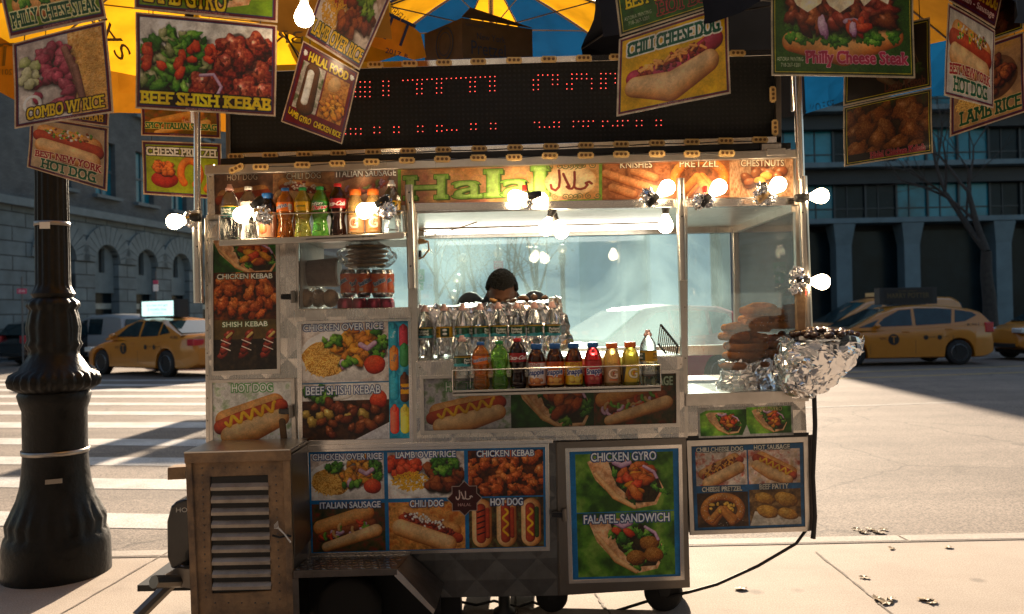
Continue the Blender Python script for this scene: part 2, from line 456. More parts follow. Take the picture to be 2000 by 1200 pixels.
# ------------------------------------------------------------------ printed food
BUN = ['7a3a10', 'b8682a', 'dca05a', 'f0cf98']; BUN2 = ['8a4a20', 'c98a4a', 'e8c08a', 'f8e2bc']
SAUS = ['4a0c08', '8e2414', 'b84524', 'e0885a']; MUST = ['b87a08', 'e8b020', 'f8d048']
MEAT = [['1c0805', '52200e', '8a4420', 'c07a48'], ['200a06', '602412', '9c5226', 'd08a50'], ['140504', '401208', '74301a', 'a8603a']]
MEATR = [['260808', '6a1a16', 'a03a28', 'd88058'], ['1c0606', '581410', '8c2c1e', 'c86a44']]
CHICK = [['6a3208', 'b86a14', 'e09a2c', 'f8cc70'], ['7a3c0a', 'c87c1c', 'e8a838', 'fad880'], ['5a2408', 'a0521a', 'd08432', 'f0b868']]
ORNG = [['4a1604', '96380c', 'c8642a', 'ea9c5a'], ['3a1004', '802c0a', 'b45220', 'dc8a4c'], ['5a1e06', 'a84a14', 'd47a34', 'f0b070']]
LETT = [['12300a', '2c6414', '5a962a', '9cc85a'], ['1a3c0c', '3c7a1c', '78ac38', 'b8d878'], ['0c2408', '1e4c10', '3e7a22', '70a848']]
TOM = [['5a0c06', 'a82814', 'd8502a', 'f09068']]; ONI = [['6a3a60', 'a878a0', 'd8b8d0', 'f4e8f0']]
RICE = ['9a5a14', 'd89a3c', 'f0c870', 'fae4a8']; WHITE = ['b0a8a0', 'd8d4cc', 'f4f2ee', 'ffffff']

def sub(p, fn, x0, y0, x1, y1, *a, **k):
    q = Pic(max(8, x1 - x0), max(8, y1 - y0), '808080', p.rg.randint(99999)); fn(q, *a, **k)
    X0, Y0 = int(x0), int(y0); h = min(q.h, p.h - Y0); w = min(q.w, p.w - X0); p.a[Y0:Y0 + h, X0:X0 + w] = q.a[:h, :w]
def f_hotdog(p, bgc=('c8c8c0', 'e8e8e4', '9ab48a'), ang=-0.28, must=True, top=0.0):
    w, h = p.w, p.h; p.fill(0, 0, w, h, list(bgc), 30)
    cx, cy = w / 2, h * (0.56 + top); L = w * 0.33; c, s = math.cos(ang), math.sin(ang); T = lambda x, y: (cx + x * c - y * s, cy + x * s + y * c); r = h * 0.17
    p.stroke([T(-L, -r * 0.75), T(L, -r * 0.75)], r * 0.95, BUN)
    p.stroke([T(-L * 1.22, -r * 0.2), T(-L * .5, -r * 0.35), T(L * 1.18, -r * 0.3)], r * 0.72, SAUS, tex=0.06)
    p.stroke([T(-L * 1.0, r * 0.85), T(0, r * 1.0), T(L * 1.05, r * 0.75)], [r * 0.9, r * 1.1, r * 0.85], BUN2, tex=0.05)
    if must:
        p.stroke([T(-L + 2 * L * i / 40, -r * 0.45 + r * 0.42 * math.sin(i * 0.75)) for i in range(41)], r * 0.17, MUST, tex=0)
def f_chili(p, bgc=('8a5020', 'd89a4c', 'b85a20'), ang=0.35, cheese=False):
    w, h = p.w, p.h; p.fill(0, 0, w, h, list(bgc), 24); cx, cy = w * 0.5, h * 0.58; L = w * 0.34; c, s = math.cos(ang), math.sin(ang); T = lambda x, y: (cx + x * c - y * s, cy + x * s + y * c); r = h * 0.17
    p.stroke([T(-L, -r * 0.9), T(L, -r * 0.9)], r * 0.9, BUN); p.stroke([T(-L, -r * .3), T(L * 1.25, -r * 0.2)], r * 0.6, SAUS)
    for i in range(60):
        x, y = T((p.rg.rand() * 2 - 1) * L, -r * 0.7 + p.rg.randn() * r * 0.3); p.blob(x, y, r * .28, r * .2, p.rg.rand() * 3, MEATR[i % 2] if not cheese else MEAT[i % 3], 0.3)
    if cheese:
        for i in range(26):
            x, y = T((p.rg.rand() * 2 - 1) * L, -r * 0.8 + p.rg.randn() * r * 0.25); b = p.rg.rand() * 3; p.stroke([(x, y), (x + r * .5 * math.cos(b), y + r * .5 * math.sin(b))], r * 0.09, ['b86a10', 'f0a838', 'fcd078'], tex=0)
    else:
        for i in range(40):
            x, y = T((p.rg.rand() * 1.6 - 1) * L, -r * 1.0 + p.rg.randn() * r * 0.25); p.blob(x, y, r * .17, r * .13, p.rg.rand() * 3, WHITE, 0.3)
    p.stroke([T(-L, r * 0.85), T(L * 0.95, r * 0.85)], r * 1.05, BUN2, tex=0.05)
def f_gyro(p, bgc=('1e4a10', '4a8a24', '86b83c'), falafel=False, sc=1.0):
    w, h = p.w, p.h; p.fill(0, 0, w, h, list(bgc), 70, con=2.4); X = lambda x: w * (0.5 + (x - 0.5) * sc); Y = lambda y: h * (0.5 + (y - 0.5) * sc)
    p.poly([(X(.12), Y(.14)), (X(.2), Y(.08)), (X(.5), Y(.1)), (X(.8), Y(.3)), (X(.9), Y(.62)), (X(.82), Y(.9)), (X(.62), Y(.96)), (X(.4), Y(.8)), (X(.2), Y(.45))], ['b8784a', 'dca878', 'f0cca0'], 16)
    p.poly([(X(.34), Y(.16)), (X(.6), Y(.14)), (X(.82), Y(.34)), (X(.88), Y(.62)), (X(.8), Y(.85)), (X(.62), Y(.86)), (X(.42), Y(.56))], ['120a04', '2a2008', '3a3010'], 10)
    for a in range(34):
        t = p.rg.rand(); side = a % 2
        x, y = (.36 + .28 * t, .24 + .62 * t) if side else (.6 + .28 * t, .16 + .55 * t)
        p.blob(X(x + p.rg.randn() * .025), Y(y + p.rg.randn() * .03), w * .05 * sc, h * .045 * sc, p.rg.rand() * 3, LETT[p.rg.randint(3)], 0.7, tex=0.3, tcell=4)
    if falafel:
        for x, y in ((.6, .72), (.74, .5), (.78, .68)): p.blob(X(x), Y(y), w * .1 * sc, h * .12 * sc, 0, ['3a1c06', '7a4414', 'a8702c', 'c89450'], 0.08, tex=0.4, tcell=3)
        p.pile(X(.48), Y(.34), w * .1, h * .1, 8, w * .03, w * .045, TOM + LETT)
    else:
        p.pile(X(.62), Y(.46), w * .15 * sc, h * .26 * sc, 22, w * .035 * sc, w * .055 * sc, CHICK[:1] + ORNG + TOM, 1.8)
    p.stroke([(X(.4), Y(.16)), (X(.47), Y(.22)), (X(.55), Y(.17))], w * .028, ONI[0]); p.stroke([(X(.7), Y(.24)), (X(.8), Y(.34)), (X(.83), Y(.44))], w * .016, ONI[0])
    p.stroke([(X(.2), Y(.35)), (X(.4), Y(.74)), (X(.6), Y(.94))], [w * .02, w * .035, w * .02], BUN2, tex=.05)
def f_rice(p, lamb=False):
    w, h = p.w, p.h; p.fill(0, 0, w, h, ['a8968c', 'd8cfc8', 'efe9e4'], 40); p.blob(w * .5, h * .55, w * .52, h * .44, 0, ['c8c4c0', 'e8e6e2', 'ffffff'], 0.03, tex=0)
    if lamb:
        p.pile(w * .2, h * .35, w * .2, h * .22, 14, w * .05, w * .08, TOM, 1.3); p.grains(w * .3, h * .62, w * .24, h * .2, 260, w * .025, w * .008, ['a86a08', 'e0a820', 'f8d860'])
        p.pile(w * .68, h * .6, w * .28, h * .25, 26, w * .05, w * .08, MEAT, 1.4); p.pile(w * .75, h * .28, w * .2, h * .16, 26, w * .03, w * .05, LETT, 1.4, 0.6)
    else:
        p.blob(w * .28, h * .6, w * .26, h * .3, 0, ['a8701c', 'd89a40'], 0.1); p.grains(w * .27, h * .6, w * .25, h * .29, 380, w * .022, w * .007, RICE)
        p.pile(w * .66, h * .42, w * .26, h * .3, 40, w * .03, w * .05, CHICK, 1.9); p.pile(w * .88, h * .4, w * .08, h * .3, 16, w * .03, w * .05, LETT, 1.3, .6); p.pile(w * .34, h * .32, w * .1, h * .08, 8, w * .03, w * .05, LETT, 1.3, .5)
        p.blob(w * .84, h * .72, w * .12, h * .16, 0, TOM[0], .05); p.pile(w * .56, h * .66, w * .12, h * .1, 6, w * .03, w * .04, ONI + LETT, 1.6)
        p.stroke([(w * .68, h * .38), (w * .76, h * .45), (w * .84, h * .36)], w * .03, ONI[0])
def f_kebab(p, bgc=('1a0a04', '4a2008', '7a3c14'), pal=ORNG, n=46, s=.06):
    w, h = p.w, p.h; p.fill(0, 0, w, h, list(bgc), 20); p.pile(w * .5, h * .5, w * .55, h * .5, n, h * s, h * s * 2.0, pal, 1.5, .4, .25, tex=.35)
def f_shish(p):
    w, h = p.w, p.h; p.fill(0, 0, w, h, ['0a0806', '201812', '3a2c1c'], 18); p.fill(0, 0, w, h * .38, ['4a3a1c', '6a5426'], 30)
    for i, x in enumerate((.2, .52, .86)):
        for k in range(5): p.blob(w * (x - .05 + .025 * k), h * (.68 - .1 * k), w * .085, h * .075, -.5, MEATR[i % 2], .25, spec=.3)
        p.stroke([(w * (x + .09), h * .26), (w * (x + .02), h * .34)], w * .02, ['a8903c', 'e0d090'])
        for q in (.55, .42): p.stroke([(w * (x - .07), h * (q - .03)), (w * (x + .07), h * (q + .05))], w * .008, ['d8c8b8', 'f4e8dc'], tex=0)
def f_beef(p, salad=True):
    w, h = p.w, p.h; p.fill(0, 0, w, h, ['b8b0a8', 'dcd8d2', 'f4f2ee'], 50)
    if salad:
        p.fill(0, h * .55, w, h, ['140c06', '2a1c0e', '3c2812'], 24)
        p.pile(w * .27, h * .5, w * .3, h * .36, 90, h * .035, h * .06, LETT + [['3a4a20', '6a7a40', 'a8a878', 'd8d0b0']], 2.0, .5, .2); p.pile(w * .3, h * .42, w * .28, h * .28, 14, h * .04, h * .06, TOM, 1.5)
        for q in range(70): p.blob(w * (.58 + .42 * p.rg.rand()), h * (.2 + .75 * p.rg.rand()), w * .05, h * .05, p.rg.rand() * 3, MEATR[q % 2], .6, tex=.4)
        for x, y, r in ((.72, .26, .11), (.88, .25, .1), (.68, .5, .13), (.9, .58, .13), (.78, .4, .1), (.52, .76, .15), (.8, .8, .12), (.95, .78, .1)):
            p.blob(w * x + 3, h * y + 6, w * r * 1.05, h * r * 1.55, .4, ['060202', '060202'], .15, tex=0, al=.6, soft=8)
            p.blob(w * x, h * y, w * r, h * r * 1.45, p.rg.rand() * 3, MEATR[p.rg.randint(2)], .5, tex=.5, spec=.4, tcell=11)
            for k in range(9): p.blob(w * (x + p.rg.randn() * r * .4), h * (y + p.rg.randn() * r * .6), w * r * .3, h * r * .2, p.rg.rand() * 3, [['1c0605', '3a0e0a', '6a2416'], ['4a1008', '9a4028', 'd88860'], ['3a0a06', '7a2a18', 'b8603a']][k % 3], .6, al=.75)
        p.stroke([(w * .46, h * .62), (w * .56, h * .6), (w * .62, h * .74), (w * .58, h * .88)], w * .012, ONI[0])
    else:
        p.fill(0, h * .3, w, h, ['1c0c06', '3a2010', '5a3418'], 20); p.blob(w * .4, h * .2, w * .18, h * .1, 0, WHITE, .05); p.pile(w * .2, h * .2, w * .2, h * .12, 14, h * .05, h * .07, LETT, 1.4, .5); p.blob(w * .88, h * .3, w * .1, h * .16, 0, TOM[0], .1)
        p.pile(w * .45, h * .62, w * .46, h * .3, 34, h * .06, h * .1, MEAT + MEAT + [['4a3410', '8a6a24', 'c8a850', 'e8d890']], 1.3, .3, .3); p.poly([(w * .6, h), (w, h * .7), (w, h)], ['c8c8d0', 'f0f0f4'])
def f_sausage(p, ang=-.25):
    w, h = p.w, p.h; p.fill(0, 0, w, h, ['1a2a0c', '4a3a18', '7a2a14'], 22); cx, cy = w / 2, h * .55; c, s = math.cos(ang), math.sin(ang); T = lambda x, y: (cx + x * c - y * s, cy + x * s + y * c)
    p.stroke([T(-w * .36, -h * .2), T(w * .3, -h * .24)], h * .16, BUN); p.stroke([T(-w * .38, h * .0), T(w * .34, 0)], h * .1, MEAT[0])
    for i in range(26):
        x, y = T((p.rg.rand() * 2 - 1) * w * .36, p.rg.randn() * h * .06); b = p.rg.rand() * 3
        p.stroke([(x + h * .09 * math.cos(b + k * .5), y + h * .09 * math.sin(b + k * .5)) for k in range(4)], h * .03, [ONI[0], TOM[0], LETT[1], ['8a5a2c', 'c89a5c', 'e8d0a0']][i % 4], tex=.05)
    p.stroke([T(-w * .36, h * .22), T(w * .36, h * .16)], [h * .1, h * .13], BUN2, tex=.08)
def f_pretzel(p, bgc=('4a2c16', '7a4a24', '9a6a3c'), sc=1.0, cheese=False):
    w, h = p.w, p.h; p.fill(0, 0, w, h, list(bgc), 20); cx, cy = w * .5, h * .52; a, b = w * .33 * sc, h * .36 * sc
    loop = [(cx + a * math.cos(t), cy + b * math.sin(t)) for t in np.linspace(-4.2, 1.05, 30)]
    P1 = [(cx - .1 * w, cy + b * .2)] + loop
    p.stroke(loop, h * .105 * sc, ['5a2408', 'a0521a', 'd08a3c', 'f0c080'], tex=.1)
    p.stroke([loop[0], (cx + a * .1, cy - b * .1), (cx + a * .62, cy + b * .66)], h * .09 * sc, ['5a2408', 'a0521a', 'd08a3c', 'f0c080']); p.stroke([loop[-1], (cx - a * .1, cy - b * .1), (cx - a * .62, cy + b * .66)], h * .09 * sc, ['6a2c0a', 'b0601e', 'd89444', 'f4c888'])
    for _ in range(80):
        t = p.rg.rand() * 6.28; q = 1 + p.rg.randn() * .1; p.blob(cx + a * q * math.cos(t), cy + b * q * math.sin(t), 1.4, 1.2, 0, WHITE, .2, tex=0)
    if cheese: p.pile(cx, cy - b * .3, a * .7, b * .4, 12, h * .03, h * .05, [['c88a10', 'f0c040', 'fae090']])
def f_knish(p):
    w, h = p.w, p.h; p.fill(0, 0, w, h, ['6a3a20', 'a86a44', '5a2c14'], 26)
    for i, (x, y) in enumerate(((.2, .45), (.45, .6), (.72, .75), (.3, .8), (.62, .4))): p.stroke([(w * (x - .14), h * (y - .1)), (w * (x + .16), h * (y + .08))], h * .11, ['5a2408', 'a0582a', 'd0905c', 'e8b890'])
def f_chestnut(p):
    w, h = p.w, p.h; p.fill(0, 0, w, h, ['7a5438', 'b08a68', 'c8a888'], 14, sx=.3); p.pile(w * .5, h * .45, w * .36, h * .3, 14, h * .1, h * .15, [['240c06', '5a2814', '8c4c28', 'c89068'], ['2c1008', '6a3418', 'a0603a', 'd8a880']], 1.4, .1, .6, tex=.06)
    p.pile(w * .5, h * .5, w * .3, h * .2, 4, h * .08, h * .1, [['a86a18', 'e0a840', 'f8dc90']], 1.5, .1)
def f_patty(p):
    w, h = p.w, p.h; p.fill(0, 0, w, h, ['3a2410', '6a4a24', 'a08050'], 20); p.poly([(0, h), (w * .1, h * .6), (w, h * .8), (w, h)], ['b8b0a0', 'e0dcd4'])
    for x, y, r in ((.3, .25, .2), (.72, .3, .24), (.35, .62, .22), (.74, .7, .2)): p.blob(w * x, h * y, w * r, h * r * .8, .3, ['5a3008', 'a06a1c', 'cc9838', 'e8c878'], .1, tex=.3)
def f_philly(p, bgc=('1a3408', '2c5010', '3c641a')):
    w, h = p.w, p.h; p.fill(0, 0, w, h, list(bgc), 4, con=1.0); T = lambda x, y: (w * x, h * y)
    p.stroke([T(.12, .74), T(.5, .82), T(.88, .68)], [h * .09, h * .13, h * .09], BUN, tex=.06)
    for _ in range(60): p.blob(w * (.1 + .8 * p.rg.rand()), h * (.62 + .07 * math.sin(p.rg.rand() * 6) + .06 * p.rg.rand()), w * .035, h * .05, p.rg.rand() * 3, LETT[p.rg.randint(2)], .6, tex=.3)
    p.pile(w * .5, h * .47, w * .4, h * .15, 60, h * .045, h * .075, MEAT + MEATR, 1.7, .4, .3); p.pile(w * .55, h * .6, w * .2, h * .04, 8, h * .03, h * .05, TOM + ONI, 2.2)
    for x in (.22, .46, .72): p.poly([T(x - .14, .26), T(x + .16, .22), T(x + .12, .4), T(x + .02, .34 + .14 * (x < .5)), T(x - .06, .42)], ['e8d8b0', 'f8f0dc'], 20)
    p.stroke([T(.12, .2), T(.5, .12), T(.9, .2)], [h * .13, h * .18, h * .13], BUN2, tex=.06)
def f_combo(p):
    w, h = p.w, p.h; p.fill(0, 0, w, h, ['b0a098', 'd8d0c8'], 30); p.fill(w * .6, 0, w, h, ['b8762c', 'dca458', 'ecc888'], 8); p.grains(w * .82, h * .5, w * .2, h * .48, 320, w * .04, w * .007, ['a8641c', 'e0a850', 'f8dca0'])
    p.pile(w * .4, h * .5, w * .24, h * .42, 34, w * .05, w * .085, [['4a0c1c', '8a2440', 'b84a60', 'e09098'], ['3a0a18', '7a2038', 'a8485c', 'd88890']], 1.4, .3, .2)
    for k in range(3): p.stroke([(w * (.56 + .05 * k), h * (.18 + .12 * k)), (w * (.68 + .02 * k), h * (.6 + .1 * k))], w * .04, ['2a1410', '6a4034', '9a6c5c', 'c8a090'])
    p.stroke([(w * (.16 + .09 * math.cos(t)), h * (.78 + .1 * math.sin(t))) for t in np.linspace(0, 6.3, 20)], w * .02, WHITE, tex=0); p.pile(w * .12, h * .4, w * .09, h * .2, 8, w * .05, w * .07, [['6a7a3c', 'a8b070', 'e0e0b8'], ['8a8a5a', 'c8c898', 'f0f0d8']], 1.2)
def bgreen(p): p.fill(0, 0, p.w, p.h, ['0c3c0c', '2a6a1c', '4a8a30'], 30)
def label_on(p, s, x0, y0, x1, y1, out='1c3c78', col='e8f0fa', ow=2.0, **k): p.text(s, x0, y0, x1, y1, col, out, ow, bold=1.0, **k)
# ------------------------------------------------------------------ material library
def steel_mat(name, col, rough, quilt=0.0, brush=0.0, dirt=0.35, dirtcol=(0.16, 0.12, 0.09), brushdir=(40, 40, 1)):
    m, nt, b = new_mat(name); L = nt.links.new; tc = N(nt, 'ShaderNodeTexCoord')
    b.inputs['Metallic'].default_value = 1.0
    n1 = N(nt, 'ShaderNodeTexNoise'); n1.inputs['Scale'].default_value = 5; n1.inputs['Detail'].default_value = 9; n1.inputs['Roughness'].default_value = .7
    L(tc.outputs['Object'], n1.inputs['Vector'])
    r1 = N(nt, 'ShaderNodeMapRange'); r1.inputs['From Min'].default_value = .42; r1.inputs['From Max'].default_value = .75; r1.inputs['To Max'].default_value = dirt
    L(n1.outputs['Fac'], r1.inputs['Value'])
    mx = N(nt, 'ShaderNodeMix', data_type='RGBA'); mx.inputs['A'].default_value = (*col, 1); mx.inputs['B'].default_value = (*dirtcol, 1)
    L(r1.outputs['Result'], mx.inputs['Factor']); L(mx.outputs['Result'], b.inputs['Base Color'])
    mp = N(nt, 'ShaderNodeMapping'); mp.inputs['Scale'].default_value = brushdir; L(tc.outputs['Object'], mp.inputs['Vector'])
    n2 = N(nt, 'ShaderNodeTexNoise'); n2.inputs['Scale'].default_value = 9; n2.inputs['Detail'].default_value = 4; L(mp.outputs[0], n2.inputs['Vector'])
    r2 = N(nt, 'ShaderNodeMapRange'); r2.inputs['To Min'].default_value = max(.05, rough - .12); r2.inputs['To Max'].default_value = rough + .22
    ad = N(nt, 'ShaderNodeMath', operation='MULTIPLY_ADD'); ad.inputs[1].default_value = .5
    L(n2.outputs['Fac'], ad.inputs[0]); 
    hf = N(nt, 'ShaderNodeMath', operation='MULTIPLY'); hf.inputs[1].default_value = .5; L(n1.outputs['Fac'], hf.inputs[0]); L(hf.outputs[0], ad.inputs[2])
    L(ad.outputs[0], r2.inputs['Value']); L(r2.outputs['Result'], b.inputs['Roughness'])
    bp = N(nt, 'ShaderNodeBump'); bp.inputs['Distance'].default_value = .004; bp.inputs['Strength'].default_value = .25
    L(n1.outputs['Fac'], bp.inputs['Height'])
    if quilt:
        sx = N(nt, 'ShaderNodeSeparateXYZ'); L(tc.outputs['Object'], sx.inputs[0])
        o2 = []
        for op in ('ADD', 'SUBTRACT'):
            a = N(nt, 'ShaderNodeMath', operation=op); L(sx.outputs['X'], a.inputs[0]); L(sx.outputs['Z'], a.inputs[1])
            pp = N(nt, 'ShaderNodeMath', operation='PINGPONG'); pp.inputs[1].default_value = quilt; L(a.outputs[0], pp.inputs[0]); o2.append(pp)
        mn = N(nt, 'ShaderNodeMath', operation='MINIMUM'); L(o2[0].outputs[0], mn.inputs[0]); L(o2[1].outputs[0], mn.inputs[1])
        b2 = N(nt, 'ShaderNodeBump'); b2.inputs['Strength'].default_value = 1.0; b2.inputs['Distance'].default_value = .06
        L(mn.outputs[0], b2.inputs['Height']); L(bp.outputs[0], b2.inputs['Normal']); bp = b2
    L(bp.outputs[0], b.inputs['Normal']); MAT[name] = m; return m
steel_mat('steel', (0.62, 0.58, 0.53), 0.26)
steel_mat('steel_quilt', (0.60, 0.57, 0.53), 0.22, quilt=0.10)
steel_mat('quilt_dark', (0.17, 0.17, 0.17), 0.36, quilt=0.10, dirt=.7, dirtcol=(.06, .055, .05))  # darker, blotchier quilted steel for the lower body
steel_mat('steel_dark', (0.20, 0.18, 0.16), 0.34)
steel_mat('steel_side', (0.34, 0.32, 0.30), 0.34, dirt=.7)
steel_mat('chrome', (0.75, 0.71, 0.66), 0.14, dirt=.25)
steel_mat('tread', (0.16, 0.14, 0.13), 0.38, dirt=.8, dirtcol=(.05, .04, .035))
simple('black', (0.012, 0.012, 0.013), 0.5); simple('black_gloss', (0.01, 0.01, 0.011), 0.2, coat=.3)
simple('sign_face', (0.008, 0.008, 0.009), 0.55, noise=.5, nscale=60)
simple('rubber', (0.016, 0.015, 0.015), 0.75, bump=.2); simple('card_edge', (0.45, 0.4, 0.34), 0.35)
simple('ceramic', (0.75, 0.72, 0.66), 0.4); simple('aged_wood', (0.36, 0.22, 0.11), 0.62, noise=.75, nscale=7, bump=.35, bscale=45, dark=(.10, .07, .055))
simple('slat_metal', (0.42, 0.36, 0.30), 0.42, metal=.6, noise=.4, nscale=9)
simple('red_plastic', (0.5, 0.03, 0.02), 0.4); simple('white_paint', (0.55, 0.52, 0.48), .5, noise=.15)
simple('foil', (0.86, 0.86, 0.87), 0.16, metal=1.0, rvar=.08, nscale=40)
simple('led_lens', (0.75, 0.5, 0.2), 0.4, noise=.2); simple('led_ring', (0.16, 0.08, 0.03), 0.35)
simple('led_red', (0.9, 0.1, 0.08), .4, emit=(1.0, 0.09, 0.07), estr=1.0)
simple('bulb_glass', (1, .95, .85), .3, emit=(1.0, 0.74, 0.44), estr=13.0)
simple('tube_glow', (1, .97, .9), .3, emit=(1.0, 0.93, 0.80), estr=2.2)
simple('cord', (0.012, 0.011, 0.011), .5); simple('cord_tan', (0.45, 0.28, 0.12), .5)
simple('cardboard', (0.17, 0.105, 0.055), .8, noise=.2, nscale=12)
simple('skin', (.14, .062, .035), .55, noise=.12, nscale=30, spec=.3); simple('hair', (0.004, 0.0035, 0.003), .9, bump=1.0, bscale=160)
simple('jacket', (0.014, 0.014, 0.017), .75, noise=.3); simple('denim', (0.03, 0.04, 0.07), .85)
simple('eye_white', (.7, .68, .64), .3)

def glass_pane_mat(name, tint=(1, 1, 1), dirt=0.12, dcol=(0.7, 0.85, 0.9), trans_w=0.7, cell=2.2, lo=.3, hi=.75, gloss=1.0):
    m, nt, b = new_mat(name); nt.nodes.remove(b); L = nt.links.new; out = nt.nodes['Material Output']
    tr = N(nt, 'ShaderNodeBsdfTransparent'); tr.inputs[0].default_value = (*tint, 1)
    gl = N(nt, 'ShaderNodeBsdfGlossy'); gl.inputs['Roughness'].default_value = .02
    fr = N(nt, 'ShaderNodeFresnel'); fr.inputs[0].default_value = 1.45
    fm = N(nt, 'ShaderNodeMath', operation='MULTIPLY'); fm.inputs[1].default_value = gloss; L(fr.outputs[0], fm.inputs[0])
    m1 = N(nt, 'ShaderNodeMixShader'); L(fm.outputs[0], m1.inputs[0]); L(tr.outputs[0], m1.inputs[1]); L(gl.outputs[0], m1.inputs[2])
    tl = N(nt, 'ShaderNodeBsdfTranslucent'); tl.inputs[0].default_value = (*dcol, 1); df = N(nt, 'ShaderNodeBsdfDiffuse'); df.inputs[0].default_value = (*[c * .6 for c in dcol], 1)
    m2 = N(nt, 'ShaderNodeMixShader'); m2.inputs[0].default_value = trans_w; L(df.outputs[0], m2.inputs[1]); L(tl.outputs[0], m2.inputs[2])
    tc = N(nt, 'ShaderNodeTexCoord'); nz = N(nt, 'ShaderNodeTexNoise'); nz.inputs['Scale'].default_value = cell; nz.inputs['Detail'].default_value = 6; nz.inputs['Distortion'].default_value = .8
    L(tc.outputs['Object'], nz.inputs['Vector'])
    mr = N(nt, 'ShaderNodeMapRange'); mr.inputs['From Min'].default_value = lo; mr.inputs['From Max'].default_value = hi; mr.inputs['To Min'].default_value = dirt * .35; mr.inputs['To Max'].default_value = dirt * 1.5
    L(nz.outputs['Fac'], mr.inputs['Value'])
    m3 = N(nt, 'ShaderNodeMixShader'); L(mr.outputs['Result'], m3.inputs[0]); L(m1.outputs[0], m3.inputs[1]); L(m2.outputs[0], m3.inputs[2]); L(m3.outputs[0], out.inputs[0])
    MAT[name] = m; return m
glass_pane_mat('pane', dirt=.04); glass_pane_mat('pane_dusty', dirt=.022, dcol=(.8, .82, .8))
glass_pane_mat('pane_steam', tint=(.84, .97, 1.0), dirt=.125, dcol=(.70, .95, 1.0), cell=1.3, lo=.42, hi=.66)

# ------------------------------------------------------------------ ground
def ground_mat(name, c0, c1, scale, speck, bump, patch=.6, tracks=0.0, cracks=0.0, spots=0.0):
    m, nt, b = new_mat(name); L = nt.links.new; tc = N(nt, 'ShaderNodeTexCoord')
    a = N(nt, 'ShaderNodeTexNoise'); a.inputs['Scale'].default_value = patch; a.inputs['Detail'].default_value = 10; a.inputs['Roughness'].default_value = .65; L(tc.outputs['Object'], a.inputs['Vector'])
    f = N(nt, 'ShaderNodeTexNoise'); f.inputs['Scale'].default_value = scale; f.inputs['Detail'].default_value = 3; L(tc.outputs['Object'], f.inputs['Vector'])
    mx = N(nt, 'ShaderNodeMix', data_type='RGBA'); mx.inputs['A'].default_value = (*c0, 1); mx.inputs['B'].default_value = (*c1, 1)
    r = N(nt, 'ShaderNodeMapRange'); r.inputs['From Min'].default_value = .32; r.inputs['From Max'].default_value = .68; L(a.outputs['Fac'], r.inputs['Value']); L(r.outputs['Result'], mx.inputs['Factor'])
    m2 = N(nt, 'ShaderNodeMix', data_type='RGBA', blend_type='MULTIPLY'); m2.inputs['Factor'].default_value = 1
    r2 = N(nt, 'ShaderNodeMapRange'); r2.inputs['From Min'].default_value = .35; r2.inputs['From Max'].default_value = .65; r2.inputs['To Min'].default_value = 1 - speck; r2.inputs['To Max'].default_value = 1 + speck * .5
    L(f.outputs['Fac'], r2.inputs['Value']); L(mx.outputs['Result'], m2.inputs['A']); L(r2.outputs['Result'], m2.inputs['B']); fin = m2.outputs['Result']
    def mul(fac_socket, lo, hi, tlo, thi, prev):
        q = N(nt, 'ShaderNodeMapRange'); q.inputs['From Min'].default_value = lo; q.inputs['From Max'].default_value = hi; q.inputs['To Min'].default_value = tlo; q.inputs['To Max'].default_value = thi; L(fac_socket, q.inputs['Value'])
        w = N(nt, 'ShaderNodeMix', data_type='RGBA', blend_type='MULTIPLY'); w.inputs['Factor'].default_value = 1; L(prev, w.inputs['A']); L(q.outputs['Result'], w.inputs['B']); return w.outputs['Result']
    if tracks:                                            # worn wheel tracks and tar stains along the street
        mp = N(nt, 'ShaderNodeMapping'); mp.inputs['Scale'].default_value = (.07, 1.5, 1); mp.inputs['Rotation'].default_value = (0, 0, .03); L(tc.outputs['Object'], mp.inputs['Vector'])
        t1 = N(nt, 'ShaderNodeTexNoise'); t1.inputs['Scale'].default_value = 1.0; t1.inputs['Detail'].default_value = 8; t1.inputs['Roughness'].default_value = .7; L(mp.outputs[0], t1.inputs['Vector']); fin = mul(t1.outputs['Fac'], .35, .65, 1 - tracks, 1 + tracks * .7, fin)
        t2 = N(nt, 'ShaderNodeTexNoise'); t2.inputs['Scale'].default_value = 1.7; t2.inputs['Detail'].default_value = 9; t2.inputs['Distortion'].default_value = 1.5; L(tc.outputs['Object'], t2.inputs['Vector']); fin = mul(t2.outputs['Fac'], .60, .72, 1.0, 1 - tracks * 1.1, fin)
    if cracks:
        wv = N(nt, 'ShaderNodeTexNoise'); wv.inputs['Scale'].default_value = 3; wv.inputs['Detail'].default_value = 5; L(tc.outputs['Object'], wv.inputs['Vector'])
        wm = N(nt, 'ShaderNodeMix', data_type='RGBA', blend_type='ADD'); wm.inputs['Factor'].default_value = .35; L(tc.outputs['Object'], wm.inputs['A']); L(wv.outputs['Color'], wm.inputs['B'])
        vo = N(nt, 'ShaderNodeTexVoronoi', feature='DISTANCE_TO_EDGE'); vo.inputs['Scale'].default_value = cracks; L(wm.outputs['Result'], vo.inputs['Vector']); fin = mul(vo.outputs['Distance'], 0.0, .010, .45, 1.0, fin)
    if spots:
        v2 = N(nt, 'ShaderNodeTexVoronoi'); v2.inputs['Scale'].default_value = spots; v2.inputs['Randomness'].default_value = 1; L(tc.outputs['Object'], v2.inputs['Vector']); fin = mul(v2.outputs['Distance'], .05, .12, .60, 1.0, fin)
    L(fin, b.inputs['Base Color'])
    bp = N(nt, 'ShaderNodeBump'); bp.inputs['Strength'].default_value = bump; bp.inputs['Distance'].default_value = .006; L(f.outputs['Fac'], bp.inputs['Height']); L(bp.outputs[0], b.inputs['Normal'])
    b.inputs['Roughness'].default_value = .85; MAT[name] = m; return m
